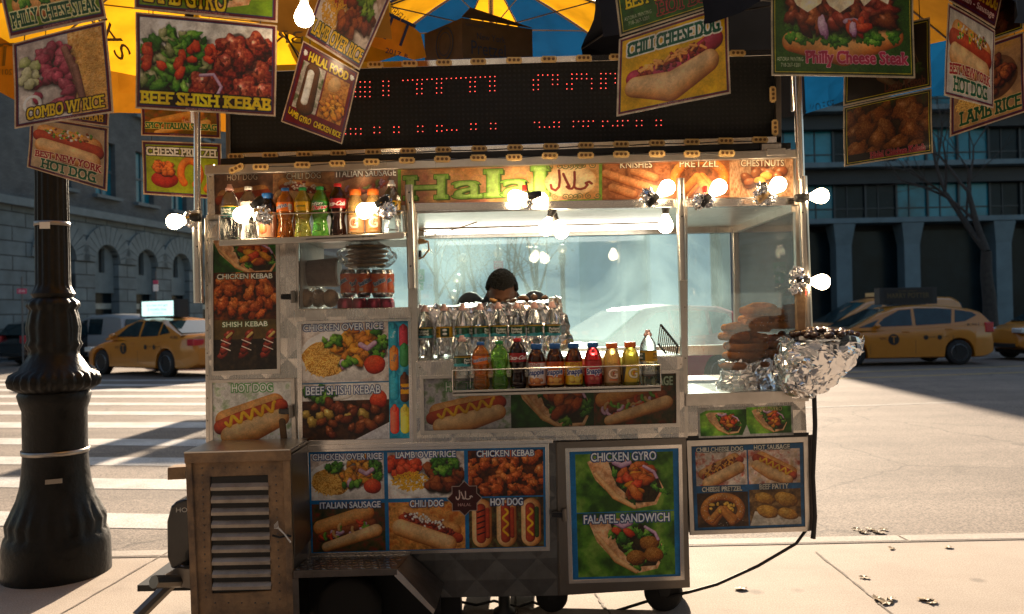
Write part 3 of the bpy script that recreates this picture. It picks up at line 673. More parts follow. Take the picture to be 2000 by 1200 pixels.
ground_mat('asphalt', (.18, .14, .11), (.265, .212, .17), 75, .62, .7, tracks=.22, cracks=.42); ground_mat('concrete', (.33, .265, .21), (.43, .36, .295), 130, .25, .3, 1.1, tracks=.10, spots=2.3)
ground_mat('curb_stone', (.30, .26, .22), (.40, .35, .30), 60, .25, .4, 2); ground_mat('marking', (.42, .38, .34), (.62, .59, .55), 70, .35, .3, 2.5)
ground_mat('yellow_line', (.45, .28, .05), (.6, .4, .08), 70, .3, .2, 2); ground_mat('joint', (.10, .075, .055), (.17, .13, .10), 60, .4, .3, 3)
RZ = -0.10
bm = bm_new(); quad_prism(bm, [Vector((-400, -60, RZ)), Vector((400, -60, RZ)), Vector((400, 700, RZ)), Vector((-400, 700, RZ))], Vector((0, 0, -.2)))
struct(mesh_obj('road', bm, MAT['asphalt']))
CURB = 1.22
bm = bm_new(); quad_prism(bm, [Vector((-60, -60, 0)), Vector((60, -60, 0)), Vector((60, CURB - .016, 0)), Vector((-60, CURB - .016, 0))], Vector((0, 0, -.095)))
struct(mesh_obj('sidewalk', bm, MAT['concrete']))
bm = bm_new()
for i in range(-14, 14):
    x0 = i * 2.1 + .4; quad_prism(bm, [Vector((x0, CURB, .004)), Vector((x0 + 2.09, CURB, .004)), Vector((x0 + 2.09, CURB + .16, -.002)), Vector((x0, CURB + .16, -.002))], Vector((0, .006, -.2)))
o = mesh_obj('curb', bm, MAT['curb_stone']); bevel(o, .012, 2); struct(o)
def strip(bm, a, b, w, z):
    a, b = Vector((a[0], a[1], z)), Vector((b[0], b[1], z)); n = (b - a).normalized().cross(Vector((0, 0, 1))) * w / 2
    bm.faces.new([bm.verts.new(p) for p in (a - n, b - n, b + n, a + n)])
bm = bm_new(); rnd = random.Random(3)
def wiggle(a, b, w, z, k=24, j=.006):
    pr = None
    for i in range(k + 1):
        t = i / k; p = (a.x * (1 - t) + b.x * t + rnd.uniform(-j, j), a.y * (1 - t) + b.y * t + rnd.uniform(-j, j))
        if pr: strip(bm, pr, p, w * rnd.uniform(.5, 1.3), z)
        pr = p
for a, b in (((1594, 1079), (1742, 1200)), ((330, 1078), (140, 1188)), ((1162, 1160), (1190, 1200)), ((1000, 1085), (1010, 1200))):
    wiggle(G(*a, 0), G(*b, 0) + (G(*b, 0) - G(*a, 0)) * .6, .012, .004)
for x in (-6.5, 4.2, 5.8, 7.4): wiggle(Vector((x, CURB, 0)), Vector((x - .2, -8, 0)), .012, .004)
for y in (-.95, -3): wiggle(Vector((-14, y, 0)), Vector((14, y, 0)), .012, .004, 60)
struct(mesh_obj('sidewalk_joints', bm, MAT['joint']))
bm = bm_new(); strip(bm, (-60, CURB - .008), (60, CURB - .008), .03, .0035); struct(mesh_obj('curb_joint', bm, MAT['joint']))
bm = bm_new(); strip(bm, (-60, CURB + .30), (60, CURB + .30), .26, RZ + .004); struct(mesh_obj('gutter', bm, MAT['joint']))
# crosswalk stripes: (left v at x=0, right v at x=320) top and bottom edges
bm = bm_new()
for (a0, a1, b0, b1) in ((999, 1004, 1027, 1033), (932, 936, 952, 956), (892, 894, 907, 910), (856, 858, 868, 871), (825, 825, 836, 836), (803, 804, 810, 811), (786, 787, 791, 792), (772, 772, 777, 777), (760, 760, 764, 765), (750, 751, 754, 754), (742, 742, 745, 744)):
    z = RZ + .004; e = lambda u, v0, v1: G(u, v0 + (v1 - v0) * u / 320, z)
    n = 14
    for i in range(n):
        ua, ub = -400 + 1000 * i / n, -400 + 1000 * (i + 1) / n
        bm.faces.new([bm.verts.new(p) for p in (e(ua, b0, b1), e(ub, b0, b1), e(ub, a0, a1), e(ua, a0, a1))])
struct(mesh_obj('crosswalk', bm, MAT['marking']))
bm = bm_new(); z = RZ + .004
for a, b, w in (((1560, 797), (1872, 786), .07), ((1800, 702), (2300, 690), .12)): strip(bm, G(*a, z), G(*b, z), w, z)
struct(mesh_obj('lane_markings', bm, MAT['marking']))
bm = bm_new()
for a, b in (((1400, 737), (2300, 704)), ((1400, 748), (2300, 717))): strip(bm, G(*a, z), G(*b, z), .11, z)
struct(mesh_obj('centre_lines', bm, MAT['yellow_line']))

# ------------------------------------------------------------------ buildings
def wall_holes(outer, holes, depth, bm=None):
    """polygon (x, z) with holes, front at y = 0, reveals going back by depth"""
    bm = bm or bm_new(); E = []; loops = []
    for lp in [outer] + holes:
        vs = [bm.verts.new((x, 0, z)) for x, z in lp]; loops.append(vs)
        for i in range(len(vs)): E.append(bm.edges.new((vs[i], vs[(i + 1) % len(vs)])))
    bmesh.ops.triangle_fill(bm, edges=E, use_beauty=True)
    for vs in loops:
        bk = [bm.verts.new(v.co + Vector((0, depth, 0))) for v in vs]
        for i in range(len(vs)): bm.faces.new((vs[i], vs[(i + 1) % len(vs)], bk[(i + 1) % len(vs)], bk[i]))
    return bm
def rc(x0, z0, x1, z1): return [(x0, z0), (x1, z0), (x1, z1), (x0, z1)]
def arch(x0, z0, x1, zs, n=12):
    r = (x1 - x0) / 2; c = (x0 + x1) / 2
    return [(x0, z0), (x1, z0)] + [(c + r * math.cos(math.pi * k / n), zs + r * math.sin(math.pi * k / n)) for k in range(n + 1)]
def brick_mat(name, c1, c2, mortar, bw, bh, msize, bump=.6, dist=.03):
    m, nt, b = new_mat(name); L = nt.links.new; tc = N(nt, 'ShaderNodeTexCoord'); sx = N(nt, 'ShaderNodeSeparateXYZ'); cx = N(nt, 'ShaderNodeCombineXYZ')
    L(tc.outputs['Object'], sx.inputs[0]); L(sx.outputs['X'], cx.inputs['X']); L(sx.outputs['Z'], cx.inputs['Y'])
    br = N(nt, 'ShaderNodeTexBrick'); br.inputs['Scale'].default_value = 1; br.inputs['Color1'].default_value = (*c1, 1); br.inputs['Color2'].default_value = (*c2, 1); br.inputs['Mortar'].default_value = (*mortar, 1)
    br.inputs['Brick Width'].default_value = bw; br.inputs['Row Height'].default_value = bh; br.inputs['Mortar Size'].default_value = msize; L(cx.outputs[0], br.inputs['Vector'])
    nz = N(nt, 'ShaderNodeTexNoise'); nz.inputs['Scale'].default_value = 1.3; nz.inputs['Detail'].default_value = 8; L(tc.outputs['Object'], nz.inputs['Vector'])
    mx = N(nt, 'ShaderNodeMix', data_type='RGBA', blend_type='MULTIPLY'); mx.inputs['Factor'].default_value = .7; L(br.outputs['Color'], mx.inputs['A']); L(nz.outputs['Color'], mx.inputs['B'])
    mr = N(nt, 'ShaderNodeMapRange'); mr.inputs['From Min'].default_value = .3; mr.inputs['From Max'].default_value = .7; mr.inputs['To Min'].default_value = .6; mr.inputs['To Max'].default_value = 1.25; L(nz.outputs['Fac'], mr.inputs['Value']); L(mr.outputs['Result'], mx.inputs['B'])
    L(mx.outputs['Result'], b.inputs['Base Color']); bp = N(nt, 'ShaderNodeBump'); bp.inputs['Strength'].default_value = bump; bp.inputs['Distance'].default_value = dist; bp.invert = True
    L(br.outputs['Fac'], bp.inputs['Height']); L(bp.outputs[0], b.inputs['Normal']); b.inputs['Roughness'].default_value = .85; MAT[name] = m; return m
brick_mat('rusticated', (.13, .175, .19), (.155, .205, .22), (.04, .055, .06), 1.5, .62, .03); brick_mat('brick_upper', (.075, .092, .10), (.10, .118, .125), (.06, .07, .075), .24, .085, .008, .3, .01)
simple('stone_trim', (.15, .20, .215), .8, noise=.2, nscale=2); simple('window_dark', (.006, .014, .018), .25, noise=.5, nscale=.8, spec=.15); simple('window_teal', (.012, .16, .215), .12, spec=.3, noise=.7, nscale=.35, detail=8)
simple('dark_clad', (.016, .020, .022), .6, noise=.4, nscale=.5); simple('pale_stone', (.10, .145, .165), .7, noise=.25, nscale=.8); simple('mullion', (.02, .025, .028), .5)
simple('shade_toned_stone', (.065, .055, .05), .85, noise=.3, nscale=.6); simple('shop_glow', (.3, .35, .33), .4, noise=.6, nscale=1.5)  # stone colour darkened to stand for a shaded facade

brick_mat('sign_face', (.011, .011, .012), (.008, .008, .009), (.004, .004, .004), .0234, .0234, .007, .5, .004); MAT['sign_face'].node_tree.nodes['Brick Texture'].offset = 0
# stone building on the left, front plane through two points, local x along the front
SA, SC_ = Vector((-21.1, 29.7, 0)), Vector((-18.6, 43.3, 0)); sdv = (SC_ - SA).normalized(); sang = math.atan2(sdv.y, sdv.x); snv = Vector((sdv.y, -sdv.x, 0))
def SF(u, v):                                  # photo pixel -> (x along front, height)
    d = ray(u, v); t = (SA - CAM).dot(snv) / d.dot(snv); p = CAM + d * t
    return (p - SA).dot(sdv), p.z
root = thing('stone_building', 'grey rusticated stone building with arched openings behind the left yellow taxi', 'building')
zc = SF(138, 420)[1]; x_end = SF(430, 500)[0] + 26
arches = []
for uc, ua, ub, vt in ((207, 184, 234, 474), (289, 268, 310, 489), (352, 337, 368, 500)):
    xa, _ = SF(ua, 550); xb, _ = SF(ub, 550); zt = SF(uc, vt)[1]; arches.append([xa, xb, zt])
ax = [sum(a[:2]) / 2 for a in arches]; st = (ax[2] - ax[0]) / 2; wd = sum(a[1] - a[0] for a in arches) / 3; zt = sum(a[2] for a in arches) / 3
cent = [ax[0] + st * k for k in range(-1, 7)]
holes = [arch(c - wd / 2, -.1, c + wd / 2, zt - wd / 2) for c in cent]
mesh_obj('wall', wall_holes(rc(-14, -.12, x_end, zc), holes, .45), MAT['rusticated'], root)
mesh_obj('upper_wall', wall_holes(rc(-14, zc + .35, x_end, zc + 16), [rc(c - .75 + q, zc + 1.2 + f, c + .75 + q, zc + 3.9 + f) for c in cent for q in (0,) for f in (0, 4.6, 9.2)] , .35), MAT['brick_upper'], root)
bm = bm_new(); box(bm, ((x_end - 14) / 2, -.05, zc + .175), (x_end + 14, .6, .35)); mesh_obj('cornice', bm, MAT['stone_trim'], root)
bm = bm_new(); box(bm, ((x_end - 14) / 2, 5.5, 11), (x_end + 13.9, 10, 22)); mesh_obj('body', bm, MAT['dark_clad'], root)
for c in cent:
    bm = bm_new(); zs = zt - wd / 2; n = 13                                   # voussoir ring
    for k in range(n):
        a0, a1 = math.pi * k / n + .012, math.pi * (k + 1) / n - .012; r0, r1 = wd / 2 + .02, wd / 2 + .95
        quad_prism(bm, [Vector((c + r * math.cos(a), -.09, zs + r * math.sin(a))) for r, a in ((r0, a0), (r1, a0), (r1, a1), (r0, a1))], Vector((0, .085, 0)))
    mesh_obj('arch_ring', bm, MAT['stone_trim'], root)
    bm = bm_new(); box(bm, (c, .40, zs / 2 + 1.2 + zt * .1), (wd - .02, .08, zt)); o = mesh_obj('arch_infill', wall_holes(rc(c - wd / 2 - .05, 2.9, c + wd / 2 + .05, zt + .1), [rc(c - .22, 3.9, c + .22, 5.1)], .2), MAT['stone_trim'], root); bm.free(); o.matrix_basis.translation.y += .3
    bm = bm_new(); box(bm, (c, .48, 1.4), (wd + .05, .04, 3.0)); mesh_obj('shop_window', bm, MAT['window_dark'], root)
    bm = bm_new(); box(bm, (c, .40, 2.25), (wd * .9, .05, .28)); mesh_obj('shop_lights', bm, MAT['shop_glow'], root)
    for f in (0, 4.6, 9.2):
        bm = bm_new(); box(bm, (c, .3, zc + 2.55 + f), (1.5, .04, 2.7)); w_ = mesh_obj('window', bm, MAT['window_teal'], root)
        bm = bm_new(); box(bm, (c, .25, zc + 2.5 + f), (1.5, .06, .1)); box(bm, (c, .245, zc + 2.55 + f), (.08, .06, 2.7)); box(bm, (c, -.1, zc + 1.12 + f), (1.9, .35, .16)); mesh_obj('window_frame', bm, MAT['pale_stone'], w_)
root.matrix_basis = Matrix.Translation(SA) @ Matrix.Rotation(sang, 4, 'Z')
bmx = None
# dark office building on the right, front plane Y = 46
BY = 46.0
def BP(u, v): p = P(u, v, BY); return p.x, p.z
root = thing('office_building', 'dark modern office building with teal window bands behind the right taxis', 'building')
X0, X1 = BP(1393, 500)[0], BP(2500, 500)[0]; zf = lambda v: BP(1760, v)[1]
bm = bm_new(); box(bm, ((9.9 + X1) / 2, BY + 9.2, 16), (X1 - 9.9, 16, 32.0)); mesh_obj('core', bm, MAT['dark_clad'], root)
lev = [zf(428), zf(318), zf(212)]; dz = (lev[2] - lev[0]) / 2
for k in range(7):
    z0 = lev[0] + dz * k
    bm = bm_new(); box(bm, ((X0 + X1) / 2, BY + .1, z0 - .12), (X1 - X0 + .4, 1.8, .30)); mesh_obj('floor_edge', bm, MAT['pale_stone'], root)
    bm = bm_new(); box(bm, ((X0 + X1) / 2, BY + .5, z0 + dz - .75), (X1 - X0, .9, .85)); mesh_obj('spandrel', bm, MAT['dark_clad'], root)
    nw = 18; pw = (X1 - X0) / nw
    for i in range(nw):
        bm = bm_new(); box(bm, (X0 + pw * (i + .5), BY + .7, z0 + .03 + (dz - 1.2) / 2), (pw - .12, .05, dz - 1.22))
        dk = (i * 7 + k * 5) % 5 in (0, 3)
        w_ = mesh_obj('window', bm, MAT['window_dark' if dk else 'window_teal'], root)
        bm = bm_new(); box(bm, (X0 + pw * i, BY + .62, z0 + .03 + (dz - 1.2) / 2), (.12, .2, dz - 1.22)); box(bm, (X0 + pw * (i + .5), BY + .64, z0 + .75), (pw - .13, .06, .07)); box(bm, (X0 + pw * (i + .42), BY + .645, z0 + .03 + (dz - 1.2) / 2), (.06, .06, dz - 1.24))
        mesh_obj('mullion', bm, MAT['mullion'], w_)
for u in (1420, 1532, 1641, 1773, 1950, 2070, 2200):
    x = BP(u, 500)[0]; z1 = lev[0] - .3; bm = bm_new()
    q = lambda w, z: [Vector((x + a * w, BY + b * w - .1, z)) for a, b in ((-1, -1), (1, -1), (1, 1), (-1, 1))]
    lo = [bm.verts.new(p) for p in q(.47, -.1)]; mi = [bm.verts.new(p) for p in q(.47, z1 * .8)]; hi = [bm.verts.new(p) for p in q(.66, z1)]
    for A, B in ((lo, mi), (mi, hi)):
        for i in range(4): bm.faces.new((A[i], A[(i + 1) % 4], B[(i + 1) % 4], B[i]))
    mesh_obj('column', bm, MAT['pale_stone'], root)
bm = bm_new(); box(bm, ((X0 + X1) / 2, BY + .9, lev[0] / 2 - .3), (X1 - X0 - .2, .04, lev[0] - .7)); mesh_obj('ground_floor_glass', bm, MAT['window_dark'], root)
# low arcade seen through the cart window; haze put into its pale colours
root = thing('arcade_building', 'low pale vaulted arcade seen through the steamy cart window', 'building')
XA, XB = BP(1085, 500)[0], X0 - .3; zt_ = 11.0
cs = [XA + 1.2 + 5.2 * k for k in range(2)]
mesh_obj('front_wall', wall_holes(rc(XA - .6, -.1, XB, zt_), [arch(c + .2, -.05, c + 4.5, 6.6) for c in cs if c + 4.5 < XB], 1.2), simple('arcade_hazed_stone', (.60, .78, .84), .8, noise=.2, nscale=.5), root).matrix_basis.translation.y = BY - .5
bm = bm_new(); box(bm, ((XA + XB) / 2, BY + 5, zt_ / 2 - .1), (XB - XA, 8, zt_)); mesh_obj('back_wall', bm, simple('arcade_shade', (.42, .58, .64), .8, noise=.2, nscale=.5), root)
root = thing('far_building', 'distant flat building block beyond the park trees, coloured pale for haze', 'building')
bm = bm_new(); box(bm, (-28, 122, 7), (70, 12, 14)); mesh_obj('wall', bm, simple('far_hazed_stone', (.70, .90, .95), .9, noise=.25, nscale=.2), root)  # haze of the distance put into the pale wall colour
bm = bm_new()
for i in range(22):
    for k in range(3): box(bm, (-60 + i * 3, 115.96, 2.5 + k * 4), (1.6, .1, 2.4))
mesh_obj('window_pane', bm, simple('far_hazed_pane', (.50, .68, .74), .6), root)  # panes paled by the same painted haze
# unseen facade added behind the camera for steel reflections; shade put into its colour
root = thing('unseen_building', 'unseen building added across the pavement behind the camera, coloured dark for shade', 'building')
mesh_obj('wall', wall_holes(rc(-26, 0, 26, 16), [rc(-24 + 4 * i, .5, -21.2 + 4 * i, 3.2) for i in range(12)] + [rc(-24 + 4 * i, 4.5 + 3.6 * f, -22 + 4 * i, 6.7 + 3.6 * f) for i in range(12) for f in range(3)], .4), MAT['shade_toned_stone'], root).matrix_basis = Matrix.Translation((0, -11, 0)) @ Matrix.Rotation(math.pi, 4, 'Z')
bm = bm_new(); box(bm, (0, -12.2, 7.9), (51, 1.5, 15.7)); mesh_obj('glazing', bm, MAT['window_dark'], root)

# ------------------------------------------------------------------ trees
simple('bark', (.045, .038, .032), .9, noise=.4, nscale=8, bump=.6, bscale=25); simple('twig', (.05, .04, .034), .9)
simple('dry_leaf', (.30, .20, .09), .6, noise=.4, nscale=14)
def tree(name, label, base, h, r, seed, spread=.55, depth=5, leaves=0, group=None, lean=0.0):
    rg = random.Random(seed); tr = bm_new(); cr = bm_new(); tips = []
    def grow(p, d, ln, rad, lv):
        n = 4; pts = [p.copy()]; rads = [rad]
        for i in range(n):
            d = (d + Vector((rg.uniform(-1, 1), rg.uniform(-1, 1), rg.uniform(-.5, .8))) * .13).normalized(); pts.append(pts[-1] + d * ln / n); rads.append(rad * (1 - .38 * (i + 1) / n))
        tube(tr if lv <= 1 else cr, pts, rads, 8 if lv <= 1 else (5 if lv < 4 else 3), cap=lv > 1)
        if lv >= depth: tips.extend(pts[1:]); return
        k = 3 if lv < 2 else rg.choice((2, 3, 3))
        for i in range(k):
            a = rg.uniform(0, 6.28); x, y = frame_axes(d); nd = (d + (x * math.cos(a) + y * math.sin(a)) * spread * rg.uniform(.7, 1.4)).normalized()
            grow(pts[-1 - (i % 2) * rg.randint(0, 2)], nd, ln * rg.uniform(.62, .85), rads[-1] * rg.uniform(.6, .8), lv + 1)
    grow(Vector((0, 0, 0)), Vector((lean, 0, 1)).normalized(), h * .3, r, 0)
    t = thing(name, label, 'tree', group=group); mesh_obj('trunk', tr, MAT['bark'], t, smooth=True); mesh_obj('crown', cr, MAT['twig'], t)
    if leaves:
        lb = bm_new()
        for _ in range(leaves):
            p = rg.choice(tips) + Vector((rg.gauss(0, .12), rg.gauss(0, .12), rg.gauss(0, .12))); a = Vector((rg.gauss(0, 1), rg.gauss(0, 1), rg.gauss(0, 1))).normalized(); b2 = a.orthogonal().normalized(); s_ = rg.uniform(.03, .06)
            lb.faces.new([lb.verts.new(p + q) for q in (a * s_, b2 * s_ * .6, -a * s_, -b2 * s_ * .6)])
        mesh_obj('leaves', lb, MAT['dry_leaf'], t, recalc=False)
    t.matrix_basis = Matrix.Translation(base)
    return t
tree('street_tree', 'bare dark street tree in front of the office building', Vector((P(1935, 600, 27).x, 27, RZ)), 12, .30, 11, depth=7, spread=.62)
for i, (u, y, s_) in enumerate(((845, 21, 5), (925, 27, 8), (1010, 34, 21), (880, 38, 34), (1055, 26, 55), (1040, 42, 13), (965, 46, 71))):
    tree('park_tree', ('slim bare park tree with few dry leaves seen left of the vendor', 'bare park tree with a forked stem above the vendor', 'pale hazy park tree seen right of the vendor', 'far thin park tree behind the bicycle sign', 'small bare tree beside the globe lamps', 'hazy park tree in front of the arcade edge', 'distant park tree rising over the vendor')[i], Vector((P(u, 600, y).x, y, RZ)), 7 + (i % 3) * 1.5, .13, s_, depth=5, leaves=420, group='bare park trees')
# ------------------------------------------------------------------ the cart
cart = thing('food_cart', 'stainless steel street food cart covered in food pictures with a halal banner', 'food cart', P(1000, 1210, .2))
S, SQ, SD_, CH = MAT['steel'], MAT['steel_quilt'], MAT['steel_dark'], MAT['chrome']
def part(name, px, y, d, mat=None, par=None, bev=.002): return slab(name, px, y, d, mat or S, par or cart, bev)
XL, XR = P(403, 600, 0).x, P(1557, 600, 0).x
BACK = 1.10
# closed lower bodies
part('left_cabinet', [(404, 424), (577, 420), (581, 872), (406, 876)], .012, .53, SQ)
part('middle_cabinet', [(577, 604), (806, 600), (811, 868), (581, 872)], .012, .53, SQ)
part('counter_body', [(811, 704), (1337, 694), (1341, 852), (811, 868)], .012, .53, SQ)
part('lower_body', [(590, 874), (1086, 862), (1090, 1164), (604, 1172)], .012, .48, MAT['quilt_dark'])
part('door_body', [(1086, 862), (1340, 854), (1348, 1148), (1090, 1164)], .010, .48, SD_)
part('right_shelf_body', [(1340, 770), (1572, 764), (1576, 848), (1342, 856)], .0, BACK, SQ)
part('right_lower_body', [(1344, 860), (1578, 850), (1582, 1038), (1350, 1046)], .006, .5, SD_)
part('right_lower_side', [(1575, 850), (1587, 849), (1590, 1036), (1580, 1038)], -.004, .5, MAT['tread'])
# frames around panels
fr = lambda name, o, i, y=-.006, d=.02, m=S: bars(name, o, i, y, d, m, cart, .002)
fr('door_frame', [(405, 428), (577, 424), (580, 738), (408, 742)], [(413, 468), (541, 466), (543, 724), (415, 728)], m=SQ)
fr('picture_frame', [(411, 464), (545, 462), (547, 730), (413, 734)], [(416, 470), (539, 468), (541, 721), (417, 725)], -.010, .02)
fr('door_frame', [(406, 742), (575, 739), (579, 870), (407, 874)], [(415, 748), (568, 745), (571, 860), (416, 864)])
fr('window_frame', [(575, 462), (806, 452), (808, 604), (577, 608)], [(583, 474), (797, 464), (797, 602), (584, 604)], -.004, .03)
part('sill_bar', [(574, 606), (801, 600), (803, 622), (575, 628)], -.03, .05, SQ)
fr('door_frame', [(579, 626), (803, 620), (808, 868), (583, 872)], [(589, 634), (797, 627), (800, 856), (591, 861)], -.008, .02, CH)
fr('counter_frame', [(812, 706), (1335, 696), (1338, 846), (814, 866)], [(824, 738), (1322, 727), (1324, 830), (826, 845)], -.006, .02, SQ)
fr('picture_frame', [(820, 734), (1327, 722), (1329, 834), (822, 849)], [(827, 741), (1320, 730), (1321, 827), (829, 842)], -.010, .02)
part('quilted_strip', [(815, 849), (1054, 843), (1054, 862), (815, 869)], -.004, .02, SQ); part('quilted_strip', [(1062, 842), (1336, 834), (1337, 855), (1062, 862)], -.004, .02, SQ)
part('chrome_trim', [(592, 870), (1080, 859), (1080, 866), (592, 880)], -.012, .02, CH)
fr('door_frame', [(1088, 864), (1340, 855), (1347, 1146), (1093, 1162)], [(1110, 882), (1326, 874), (1331, 1127), (1117, 1135)], -.008, .02, SD_)
fr('picture_frame', [(1104, 876), (1332, 868), (1337, 1133), (1111, 1141)], [(1112, 883), (1325, 876), (1330, 1126), (1119, 1133)], -.012, .02, CH)
fr('picture_frame', [(594, 876), (1072, 866), (1074, 1076), (601, 1088)], [(602, 884), (1065, 874), (1067, 1069), (608, 1081)], -.006, .02, CH)
fr('panel_frame', [(1342, 862), (1578, 853), (1582, 1038), (1348, 1046)], [(1350, 872), (1569, 864), (1573, 1029), (1356, 1037)], -.006, .02)
part('shelf_lip', [(1340, 770), (1580, 762), (1580, 784), (1340, 794)], -.02, .03, S); part('dark_gap', [(1342, 852), (1580, 845), (1580, 853), (1342, 861)], -.002, .01, MAT['black'])
# posts
part('left_post', [(403, 322), (417, 321), (420, 426), (405, 428)], -.004, .05, CH); part('outer_edge', [(399, 426), (406, 426), (409, 874), (402, 874)], -.008, .3, S)
part('post', [(798, 398), (815, 397), (817, 868), (802, 868)], -.002, .04, S); part('post', [(1323, 384), (1343, 383), (1344, 856), (1336, 856)], -.002, .04, S)
part('post', [(1551, 308), (1566, 307), (1577, 768), (1561, 768)], -.002, .04, S)
def pxtube(name, pts, rpx, y, mat, par=None, seg=14, top=False):
    bm = bm_new(); tube(bm, [P(u, v, y) for u, v in pts], [r * pxm(y) for r in rpx] if isinstance(rpx, (list, tuple)) else rpx * pxm(y), seg)
    return mesh_obj(name, bm, mat, None if top else (par or cart), smooth=False)
def smooth(o, ang=40):
    for f in o.data.polygons: f.use_smooth = True
    o.data.set_sharp_from_angle(angle=R(ang)); return o
def bolts(name, pts, y, r=.006, mat=None, par=None):
    bm = bm_new()
    for u, v in pts: ball(bm, P(u, v, y), r, 1, (1, .5, 1))
    return mesh_obj(name, bm, mat or MAT['black'], par or cart, smooth=True)
for pts, bl in (([(799, 362), (805, 564)], [(799, 376), (800, 396), (802, 520)]), ([(1329, 349), (1334, 548)], [(1331, 380), (1332, 423)])):
    t = smooth(pxtube('sleeve_tube', pts, 8.5, -.055, S)); bolts('rivet', bl, -.078, .005, par=t)
# roof, sign, ceiling
part('roof_body', [(405, 326), (1556, 296), (1557, 398), (406, 428)], .006, BACK, S)
o = part('ceiling', [(815, 413), (1552, 394), (1552, 400), (815, 419)], .05, BACK - .1, MAT['white_paint'])
part('roof_rail', [(400, 323), (1557, 292), (1557, 308), (400, 341)], -.03, .06, S)
part('roof_gap', [(430, 310), (1545, 279), (1545, 291), (430, 322)], .02, .6, MAT['black'])
part('lower_rail', [(403, 420), (815, 400), (815, 413), (403, 434)], -.006, .04, S); part('window_rail', [(800, 397), (1562, 386), (1562, 401), (800, 413)], -.02, .05, CH)
sign = part('led_sign', [(446, 134), (1523, 100), (1524, 279), (447, 310)], .06, .26, MAT['sign_face'])
part('sign_rail', [(444, 130), (1524, 96), (1524, 108), (444, 143)], .035, .06, CH, sign); part('sign_rail', [(444, 300), (1526, 266), (1526, 279), (444, 314)], .035, .06, CH, sign)
part('sign_end', [(440, 132), (449, 132), (450, 312), (441, 312)], .035, .08, SD_, sign); part('sign_end', [(1515, 98), (1525, 98), (1527, 280), (1516, 280)], .035, .08, SD_, sign)
part('bracket', [(1488, 281), (1526, 280), (1526, 293), (1488, 294)], -.005, .05, S); part('bracket', [(1498, 290), (1535, 289), (1535, 303), (1498, 304)], -.034, .05, S)
Z2 = lambda x, y: (500 + x * .35, y * .35); Z3 = lambda x, y: (1000 + x / 3.75, y / 3.75)
dots = []
for x in (555, 582, 608, 635): dots += [Z2(x, y) for y in (458, 487, 513, 540)]
for x in (710, 740): dots += [Z2(x, y) for y in (455, 480, 507, 533)]
for i in range(20): dots.append(Z2(820 + 27 * i, 450 - i * 1.15))
for x in (898, 925, 1008, 1035, 1195, 1222, 1305, 1332): dots += [Z2(x, y - (x - 900) * .04) for y in (470, 497, 524)]
dots += [Z2(x, 420) for x in (1575, 1600, 1628, 1656, 1684)] + [Z2(*q) for q in ((1548, 447), (1575, 447), (1548, 475), (1575, 475), (1548, 502), (1575, 500), (1655, 445), (1683, 445), (1655, 472), (1683, 472), (1763, 415), (1790, 415), (1817, 415), (1845, 415), (1763, 440), (1790, 440), (1817, 440), (1845, 440), (1873, 440), (1735, 470), (1763, 470), (1873, 467), (1735, 497), (1763, 497), (1873, 495), (1925, 412), (1952, 412), (1978, 412), (2005, 412), (1925, 440), (1952, 440), (1925, 466), (1952, 466), (1925, 493), (1952, 493), (2005, 438), (2005, 463))]
for x in (500, 528, 556, 585): dots += [Z2(x, y) for y in (720, 748)]
for x, y in ((660, 712), (690, 712), (770, 710), (797, 710), (903, 706), (930, 706), (1010, 703), (1037, 703), (1200, 693), (1227, 693), (1310, 690), (1337, 690)): dots += [Z2(x, y), Z2(x, y + 29)]
dots += [Z2(x, 727) for x in (1065, 1093, 1120)]
dots += [Z3(*q) for q in ((165, 898), (200, 898), (202, 932), (238, 932), (274, 932), (308, 897), (345, 897), (308, 930), (345, 930), (450, 891), (487, 891), (523, 890), (560, 889), (595, 888), (450, 928), (522, 926), (558, 926), (665, 890), (700, 890), (665, 925), (738, 922), (773, 888), (810, 886), (848, 885), (773, 922), (810, 920), (912, 885), (950, 885), (912, 922), (950, 920), (1057, 883), (1092, 883), (1057, 920), (1092, 918))]
bm = bm_new()
for u, v in dots: ball(bm, P(u, v, .058), .0026, 1, (1, .5, 1))
mesh_obj('dot_lettering', bm, MAT['led_red'], sign)
def led_module(u, v, y, par, rot=-.02):
    w, h = .078, .030; c = P(u, v, y); bm = bm_new(); Rm = Matrix.Rotation(-rot, 3, 'Y')
    pts = [(-.5, -.3), (-.42, -.3), (-.42, -.5), (.42, -.5), (.42, -.3), (.5, -.3), (.5, .3), (.42, .3), (.42, .5), (-.42, .5), (-.42, .3), (-.5, .3)]
    quad_prism(bm, [c + Rm @ Vector((a * w, -.008, b * h)) for a, b in pts], Vector((0, .008, 0)))
    o = mesh_obj('light_module', bm, MAT['led_lens'], par); bm = bm_new()
    for k in (-1, 0, 1):
        p = c + Rm @ Vector((k * .021, -.009, 0)); tube(bm, [p, p + Vector((0, -.003, 0))], .0075, 10)
    mesh_obj('lens', bm, MAT['led_ring'], o)
mods = [(510, 326), (591, 322), (659, 319), (726, 316), (795, 313), (864, 310.5), (934, 308), (1004, 307), (1074, 304), (1144, 303), (1213, 301), (1283, 300), (1351, 300), (1419, 299)]
for u, v in mods: led_module(u, v + 1, -.031, cart)
led_module(462, 330, -.033, cart, .45)
top = [(733, 124), (800, 122), (867, 119), (934, 115), (1004, 113), (1072, 110), (1140, 108), (1205, 106), (1290, 104), (1360, 103), (1440, 101)]
bot = [(461, 303), (528, 299), (595, 296), (661, 292), (729, 289), (797, 286), (866, 283), (936, 281), (1006, 279), (1076, 277.5), (1144, 275), (1213, 274), (1283, 273), (1351, 272), (1417, 272), (1484, 271)]
kx = lambda u, a, b: a + (b - a) * (u - 444) / 1080
for u, v in top: led_module(u, kx(u, 136.5, 102), .034, sign)
